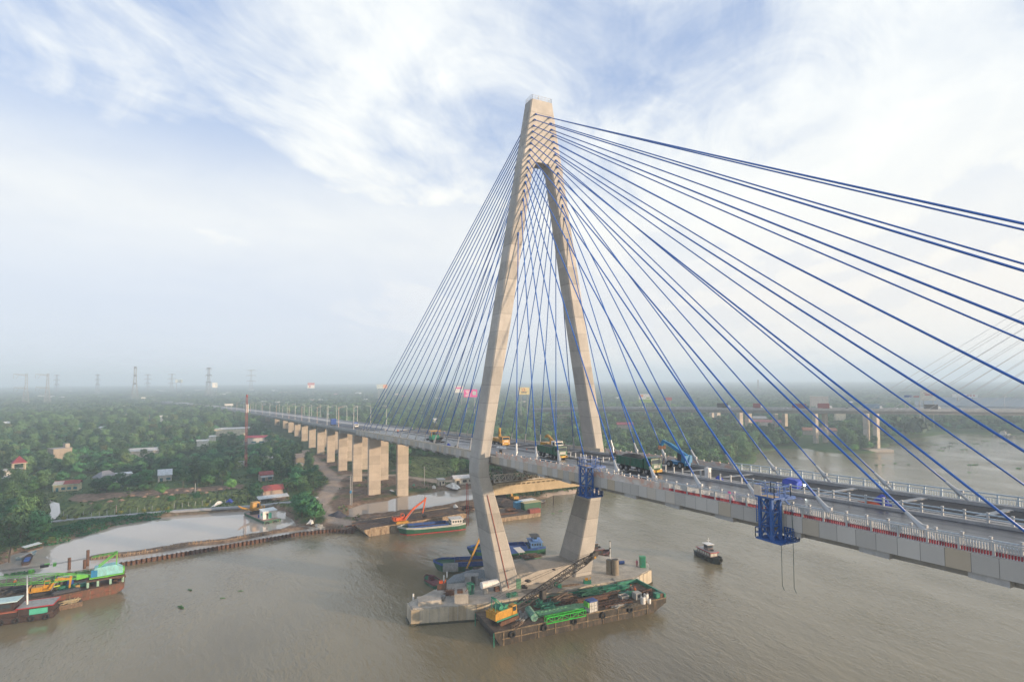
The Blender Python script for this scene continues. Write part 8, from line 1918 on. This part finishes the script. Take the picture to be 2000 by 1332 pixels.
# lorries and cars on the older bridge
def oldroad(px, off=4.5):
    best = None
    for a, b_ in zip(OP, OP[1:]):
        for q in range(60):
            p = a.lerp(b_, q / 60) + Vector((FW0.x, FW0.y, 0)) * off; dd = p - CAM; e = abs(1000 + FOC * dd.dot(RT0) / dd.dot(FW) - px)
            if best is None or e < best[0]: best = (e, p + Vector((0, 0, .05)), math.atan2((b_ - a).y, (b_ - a).x))
    return best[1], best[2]
for px, lab, cm, bm_, bx, flip in ((1419, 'white lorry with dark box on the older bridge', M_WHT, M_BLK, (7.5, 2.4, 2.9), 0), (1482, 'red and white lorry on the older bridge right of the dark one', M_WHT, paint('faded red box', (.26, .07, .07), .6, .2, 1), (5, 2.4, 2.8), 0), (1569, 'long dark red lorry halfway along the older bridge', M_BLK, paint('dark red box', (.18, .04, .04), .6, .2, 1), (9, 2.4, 2.7), 0), (1616, 'lorry with a red container on the older bridge above the paired piers', M_WHT, paint('faded red box', (.26, .07, .07), .6, .2, 1), (7, 2.5, 2.9), 0), (1712, 'long blue-grey lorry with white cab on the older bridge', M_WHT, paint('blue grey box', (.18, .27, .36), .6, .2, 1), (9.5, 2.5, 2.7), 0), (1826, 'dark lorry with white cab at the foot of the old stays', M_WHT, M_BLK, (7, 2.4, 2.6), 0)):
    p, rz = oldroad(px); small_truck(p, rz, lab, cm, bm_, bx).scale = (1.1, 1.1, 1.25)
def car(p, rz, lab, mt):
    t = thing('car', lab, 'car', p, rz); pr_ = [(-2.1, .35), (2.1, .35), (2.15, .75), (1.2, .9), (.6, 1.45), (-1.1, 1.45), (-1.9, .9), (-2.15, .8)]
    MB().loft([[(x, -.85, z) for x, z in pr_], [(x, .85, z) for x, z in pr_]]).build('body', mt, t, bevel=.05); MB().b2((-1.0, -.87, .95), (.6, .87, 1.35)).build('window', M_GLS, t)
    for x in (-1.3, 1.3):
        for y in (-.8, .8): wheel(t, x, y, .33, .2)
for px, lab, m_ in ((1534, 'white car on the older bridge right of the red and white lorry', M_WHT), (1757, 'white car on the older bridge right of the long blue-grey lorry', M_WHT), (1275, 'pale car on the older bridge below the white and green billboard', M_GREYP), (1252, 'white car farthest left on the older bridge', M_WHT), (1652, 'grey car right of the red container on the older bridge', M_GREYP)):
    p, rz = oldroad(px); car(p, rz, lab, m_)
for i, px in enumerate((1778, 1962)):
    p, rz = oldroad(px, 1.0); t = thing('street_lamp', ('thin lamp post on the older bridge left of the cream billboard', 'thin lamp post on the older bridge near the right edge')[i], 'street lamp', p); MB().tube((0, 0, 0), (0, 0, 10), .13, .08, n=6).build('pole', M_GALV, t); MB().bar((0, 0, 10), (0, 2, 10.2), .12).build('arm', M_GALV, t); MB().box((0, 2.3, 10.2), (.3, .8, .15)).build('lamp_head', M_WHT, t)
# gantry signs on the viaduct
for px, lab in ((446, 'white gantry sign over the far end of the viaduct'), (279, 'small pale road sign beside the distant road')):
    p = vroad(px, 1.0); t = thing('road_sign', lab, 'road sign', p, view_rz(p)); k = 1.0 if px > 400 else .8
    MB().tube((-3 * k, 0, 0), (-3 * k, 0, 9 * k), .2).tube((3 * k, 0, 0), (3 * k, 0, 9 * k), .2).build('post', M_GALV, t); MB().b2((-5.5 * k, -.3, 6.2 * k), (5.5 * k, -.15, 9 * k)).build('panel', M_GALV if px > 400 else M_WHT, t)
# ------------------------------------------------------------------ planting (last, so that it keeps clear of everything built)
def jitter_grid(s, r0, r1, seed, amax=46):
    rg = np.random.default_rng(seed); m_ = int(r1 / s) + 1
    gx, gy = np.meshgrid(np.arange(-m_, m_ + 1), np.arange(0, m_ + 1))
    a = (gx + rg.uniform(-.45, .45, gx.shape)) * s; d = (gy + rg.uniform(-.45, .45, gx.shape)) * s
    k = (d > 20) & (np.hypot(a, d) > r0) & (np.hypot(a, d) <= r1) & (np.abs(a) < d * math.tan(R(amax))); a, d = a[k], d[k]
    return CAM.x + FW0.x * d + RT0.x * a, CAM.y + FW0.y * d + RT0.y * a
rg = np.random.default_rng(5)
NX, NY = jitter_grid(4.9, 120, 520, 1)
ok = tree_ok(NX, NY)
ok &= vnoise(NX, NY, 30, 31) + vnoise(NX, NY, 9, 32) * .5 < 1.04
NX, NY = NX[ok], NY[ok]
f_, r_ = polar(NX, NY); D = np.hypot(f_, r_)
pxa = 1000 + FOC * r_ / f_
kn = vnoise(NX, NY, 34, 41) * .65 + rg.uniform(0, 1, len(NX)) * .35
kk = np.where(kn < .40, 0, np.where(kn < .60, 1, np.where(kn < .78, 2, 0)))
rr = rg.uniform(0, 1, len(NX))
kk = np.where(rr < .06, 3, np.where((rr < .15) & (D < 330), 4, kk))
right = pxa > 1120
kk = np.where(right & (rr > .12), np.where(rr < .75, 2, 1), kk)
KN = ['dark', 'dome', 'olive', 'palm', 'banana']
sc = rg.uniform(.62, 1.2, len(NX)) * np.where(right, 1.0, .92)
rz = rg.uniform(0, 2 * PI, len(NX)); var = rg.integers(0, 3, len(NX))
# the individuals: the nearest three hundred in view
order = np.argsort(D); inview = np.abs(pxa - 1000) < 1030
near = [i for i in order if inview[i]][:285]
ZL = {0: 'on the left river bank', 1: 'on the bank behind the far railing', 2: 'between viaduct piers and pylon'}
for i in near:
    k = KN[kk[i]]; zn = 1 if pxa[i] > 1120 else (2 if pxa[i] > 690 else 0)
    make_tree(k, (NX[i], NY[i], 0.8), float(sc[i]), float(rz[i]), KINDS[k][1] + ' ' + ZL[zn], KINDS[k][1] + 's ' + ZL[zn].split(',')[0], int(var[i]), float(rg.uniform(.85, 1.2)))
# trees the photo shows one by one
def one(k, px, py, sc_, label, var_=0, sq=1.0, rz_=0.0, z=.8): return make_tree(k, (*G2(px, py, 1), z), sc_, rz_, label, None, var_, sq)
one('olive', 18, 1094, 1.25, 'big olive brown tree leaning over the water at the left edge', 0, .95)
one('dark', 68, 1052, 1.25, 'dense dark green tree above the tin-roofed raft', 0)
one('dark', 22, 1045, 1.35, 'tall dark tree behind the olive brown one at the left edge', 1)
one('dark', 590, 1010, 1.05, 'glossy dark bush at the water beside the dirt road', 2, .8)
one('dome', 616, 1016, 1.05, 'bright green bush beside the bend of the dirt road', 1, .85)
one('dome', 603, 1000, 1.15, 'rounded green bush between the dark bush and the dirt road', 2, .85)
one('palm', 562, 975, .95, 'yellowing coconut palm behind the tin-roofed roadside hut', 0)
one('dark', 334, 984, .5, 'small round tree standing alone on the garden plot', 0)
one('dark', 384, 977, .5, 'small leafy tree on the plot beside the blue tarpaulin', 1)
one('dome', 192, 998, .45, 'thin papaya tree on the bare strip of the plot', 0, 1.3)
one('dark', 500, 978, .95, 'roadside tree with yellow top left of the red tiled hut', 2)
# everything farther off reads as one wood
FX, FY = jitter_grid(7.0, 520, 1000, 3); k_ = tree_ok(FX, FY, 4) & (vnoise(FX, FY, 60, 33) + vnoise(FX, FY, 15, 34) * .5 < 1.12); FX, FY = FX[k_], FY[k_]
HX, HY = jitter_grid(19.0, 1000, 5200, 4); k_ = (sdf(HX, HY, L1) > 4) & (vnoise(HX, HY, 160, 35) + vnoise(HX, HY, 40, 36) * .5 < 1.08); HX, HY = HX[k_], HY[k_]
rest = np.ones(len(NX), bool); rest[near] = False
rest &= inview
PXs = np.concatenate([NX[rest], FX, HX]); PYs = np.concatenate([NY[rest], FY, HY])
n1, n2, n3 = rest.sum(), len(FX), len(HX)
PK = np.concatenate([kk[rest], rg.choice([0, 0, 1, 2, 2, 3], n2), np.full(n3, 5)]).astype(np.int32)
PS = np.concatenate([sc[rest], rg.uniform(.75, 1.35, n2), rg.uniform(.7, 1.3, n3)])
me = bpy.data.meshes.new('far_wood'); N_ = len(PXs)
me.vertices.add(N_); me.vertices.foreach_set('co', np.stack([PXs, PYs, np.full(N_, .8)], -1).ravel().astype(np.float32))
for nm, dt, arr in (('pick', 'INT', PK), ('size', 'FLOAT', PS), ('turn', 'FLOAT', rg.uniform(0, 2 * PI, N_))):
    a = me.attributes.new(nm, dt, 'POINT'); a.data.foreach_set('value', arr.astype(np.int32 if dt == 'INT' else np.float32))
# a grove for the haze: many crowns grown together
C_ = []; Nn = []
gr = np.random.default_rng(77)
for i in range(20):
    cx, cy_ = gr.uniform(-11, 11, 2); hh = gr.uniform(3.5, 8.5); k_ = 46; e = gr.normal(size=(k_, 3)); e /= np.linalg.norm(e, axis=1, keepdims=True); e[:, 2] = np.abs(e[:, 2]) * .9
    C_.append(np.array([cx, cy_, hh * .55]) + e * np.array([3.6, 3.6, hh * .5])); Nn.append(e + gr.normal(size=(k_, 3)) * .3)
C_ = np.concatenate(C_); Nn = np.concatenate(Nn)
M_FAR = leaf('far leaves', (0.024, 0.06, 0.024), (0.07, 0.13, 0.048), .12)
GROVE = card_mesh('grove', C_, Nn, gr.uniform(.7, 1.3, len(C_)), M_FAR, .7, gr)
grove = thing('grove', 'clump of trees behind the far railing beside the older bridge', 'trees', (*G2(1775, 851, 1), .6))
link_child(bpy.data.objects.new('foliage', GROVE), grove); grove.scale = (1.3, 1.3, 2.2)
ptr = []
for k in KN: 
    ob = bpy.data.objects.new('crown', KINDS[k][2][0]); ptr.append(ob)
wood = bpy.data.objects.new('far_wood', me); COL.objects.link(wood)
tag(wood, 'hazy tropical woodland stretching to the horizon behind the bridge', 'woodland', None, 'stuff')
ng = bpy.data.node_groups.new('scatter', 'GeometryNodeTree')
ng.interface.new_socket('Geometry', in_out='INPUT', socket_type='NodeSocketGeometry'); ng.interface.new_socket('Geometry', in_out='OUTPUT', socket_type='NodeSocketGeometry')
gi = ng.nodes.new('NodeGroupInput'); gout = ng.nodes.new('NodeGroupOutput')
jn = ng.nodes.new('GeometryNodeJoinGeometry')
srcs = []
for k in KN: srcs.append(next(o for o in COL.objects if o.type == 'MESH' and o.data == KINDS[k][2][0]))
srcs.append(next(o for o in KIDS[grove.name] if o.data == GROVE))
for o in reversed(srcs):
    oi = ng.nodes.new('GeometryNodeObjectInfo'); oi.transform_space = 'ORIGINAL'; oi.inputs['Object'].default_value = o; oi.inputs['As Instance'].default_value = True
    ng.links.new(oi.outputs['Geometry'], jn.inputs[0])
ip = ng.nodes.new('GeometryNodeInstanceOnPoints'); ip.inputs['Pick Instance'].default_value = True
def attr(nm, dt):
    a = ng.nodes.new('GeometryNodeInputNamedAttribute'); a.data_type = dt; a.inputs['Name'].default_value = nm; return a.outputs[0]
ng.links.new(gi.outputs[0], ip.inputs['Points']); ng.links.new(jn.outputs[0], ip.inputs['Instance'])
ng.links.new(attr('pick', 'INT'), ip.inputs['Instance Index']); ng.links.new(attr('size', 'FLOAT'), ip.inputs['Scale'])
cx = ng.nodes.new('ShaderNodeCombineXYZ'); ng.links.new(attr('turn', 'FLOAT'), cx.inputs[2]); ng.links.new(cx.outputs[0], ip.inputs['Rotation'])
ng.links.new(ip.outputs[0], gout.inputs[0])
md = wood.modifiers.new('scatter', 'NODES'); md.node_group = ng

# low scrub and grass over the near banks
def scatter_poly(n, test, r0=140, r1=420, amax=44, seed=1):
    rg = np.random.default_rng(seed); d = np.sqrt(rg.uniform(r0 ** 2, r1 ** 2, n)); a = np.radians(rg.uniform(-amax, amax, n))
    X = CAM.x + (FW0.x * np.cos(a) + RT0.x * np.sin(a)) * d; Y = CAM.y + (FW0.y * np.cos(a) + RT0.y * np.sin(a)) * d
    k = test(X, Y); return X[k], Y[k]
def scrub_test(X, Y):
    s = sdf(X, Y, L1); ok = s > .6
    for t in TRACKS: ok &= pdist(X, Y, t) > 3.4
    ok &= sdf(X, Y, BARE) < 0; ok &= pdist(X, Y, ROAD) > 1.4
    dz = ss(sdf(X, Y, DIRT), -1.5, 2.5)
    nz = vnoise(X, Y, 9, 51) * .7 + vnoise(X, Y, 3, 52) * .3
    return ok & (nz > .34 + dz * .33)
SX, SY = scatter_poly(60000, scrub_test, 165, 430, 44, 8)
SH = ground_h(SX, SY); n = len(SX); up = np.tile(np.array([0, 0, 1.]), (n, 1))
sz = rg.uniform(.18, .5, n) * (1 + .7 * (vnoise(SX, SY, 12, 53) > .55))
scr = bpy.data.objects.new('scrub', card_mesh('scrub', np.stack([SX, SY, SH + sz * .35], -1), up * .5 + rg.normal(size=(n, 3)) * .6, sz, leaf('scrub leaves', (0.03, 0.06, 0.018), (0.09, 0.13, 0.04), .25), .8))
COL.objects.link(scr); tag(scr, 'low scrub and grass growing over the near bank', 'scrub', None, 'stuff')
HYA = PX([(40, 1080), (62, 1071), (110, 1062), (170, 1043), (230, 1026), (310, 1012), (330, 1004), (240, 1012), (150, 1024), (95, 1038), (40, 1066)], .3)
def hy_test(X, Y): return (sdf(X, Y, HYA) + (vnoise(X, Y, 3, 61) - .5) * 2.5 > 0)
SX, SY = scatter_poly(220000, hy_test, 150, 260, 44, 9); n = len(SX); SH = np.maximum(ground_h(SX, SY), 0)
hz = vnoise(SX, SY, 4, 62) * .5
hy = bpy.data.objects.new('water_hyacinth', card_mesh('water_hyacinth', np.stack([SX, SY, SH + .1 + hz], -1), np.tile([0, 0, .8], (n, 1)) + rg.normal(size=(n, 3)) * .6, rg.uniform(.2, .42, n), leaf('hyacinth leaves', (0.02, 0.11, 0.04), (0.06, 0.22, 0.07), .4), .8))
COL.objects.link(hy); tag(hy, 'green mat of water hyacinth along the pond bank', 'water plants', None, 'stuff')
# drifting hyacinth rafts on the river
HM = []
for i in range(3):
    k_ = 60; a = rg.uniform(0, 2 * PI, k_); q = np.sqrt(rg.uniform(0, 1, k_)); P_ = np.stack([np.cos(a) * q * 1.6, np.sin(a) * q * .55, rg.uniform(.05, .3, k_)], -1)
    HM.append(card_mesh('floating_plants', P_, np.tile([0, 0, 1.], (k_, 1)) + rg.normal(size=(k_, 3)) * .4, rg.uniform(.15, .34, k_), LF['dome'], .8))
for i, (px, py, s_) in enumerate([(1825, 869, 2), (1842, 874, 1.6), (1856, 872, 1.8), (1883, 878, 2.0), (1900, 908, 2.6), (1990, 915, 1.8), (1780, 887, 1.5), (1712, 908, 1.1), (1725, 908, 1.0), (1748, 905, 1.3), (1774, 907, 1.0), (1893, 923, .9), (1960, 866, 2),
                                   (1838, 880, 1.6), (1862, 866, 2.1), (1925, 862, 2), (1905, 867, 1.6), (1810, 884, 1.3), (353, 1186, .75), (371, 1152, .5), (1080, 1003, .5), (1150, 985, .9), (1095, 998, .5), (435, 1168, .4), (470, 1154, .4), (40, 1120, 2.2), (140, 1130, 2.5), (165, 1118, 2.2), (120, 1125, 2)]):
    o = bpy.data.objects.new('floating_plants', HM[i % 3]); COL.objects.link(o); o.location = (*G2(px, py), 0.0); o.scale = (s_, s_, min(1.2, s_)); o.rotation_euler = (0, 0, R(50) + i * .15)
    near_ = py > 950
    tag(o, 'small clump of water plants drifting on open brown water near the pylon and barges' if near_ else 'drifting raft of green water plants on the pale river near the older bridge', 'water plants', 'plants adrift near the barges' if near_ else 'plants adrift near the older bridge')
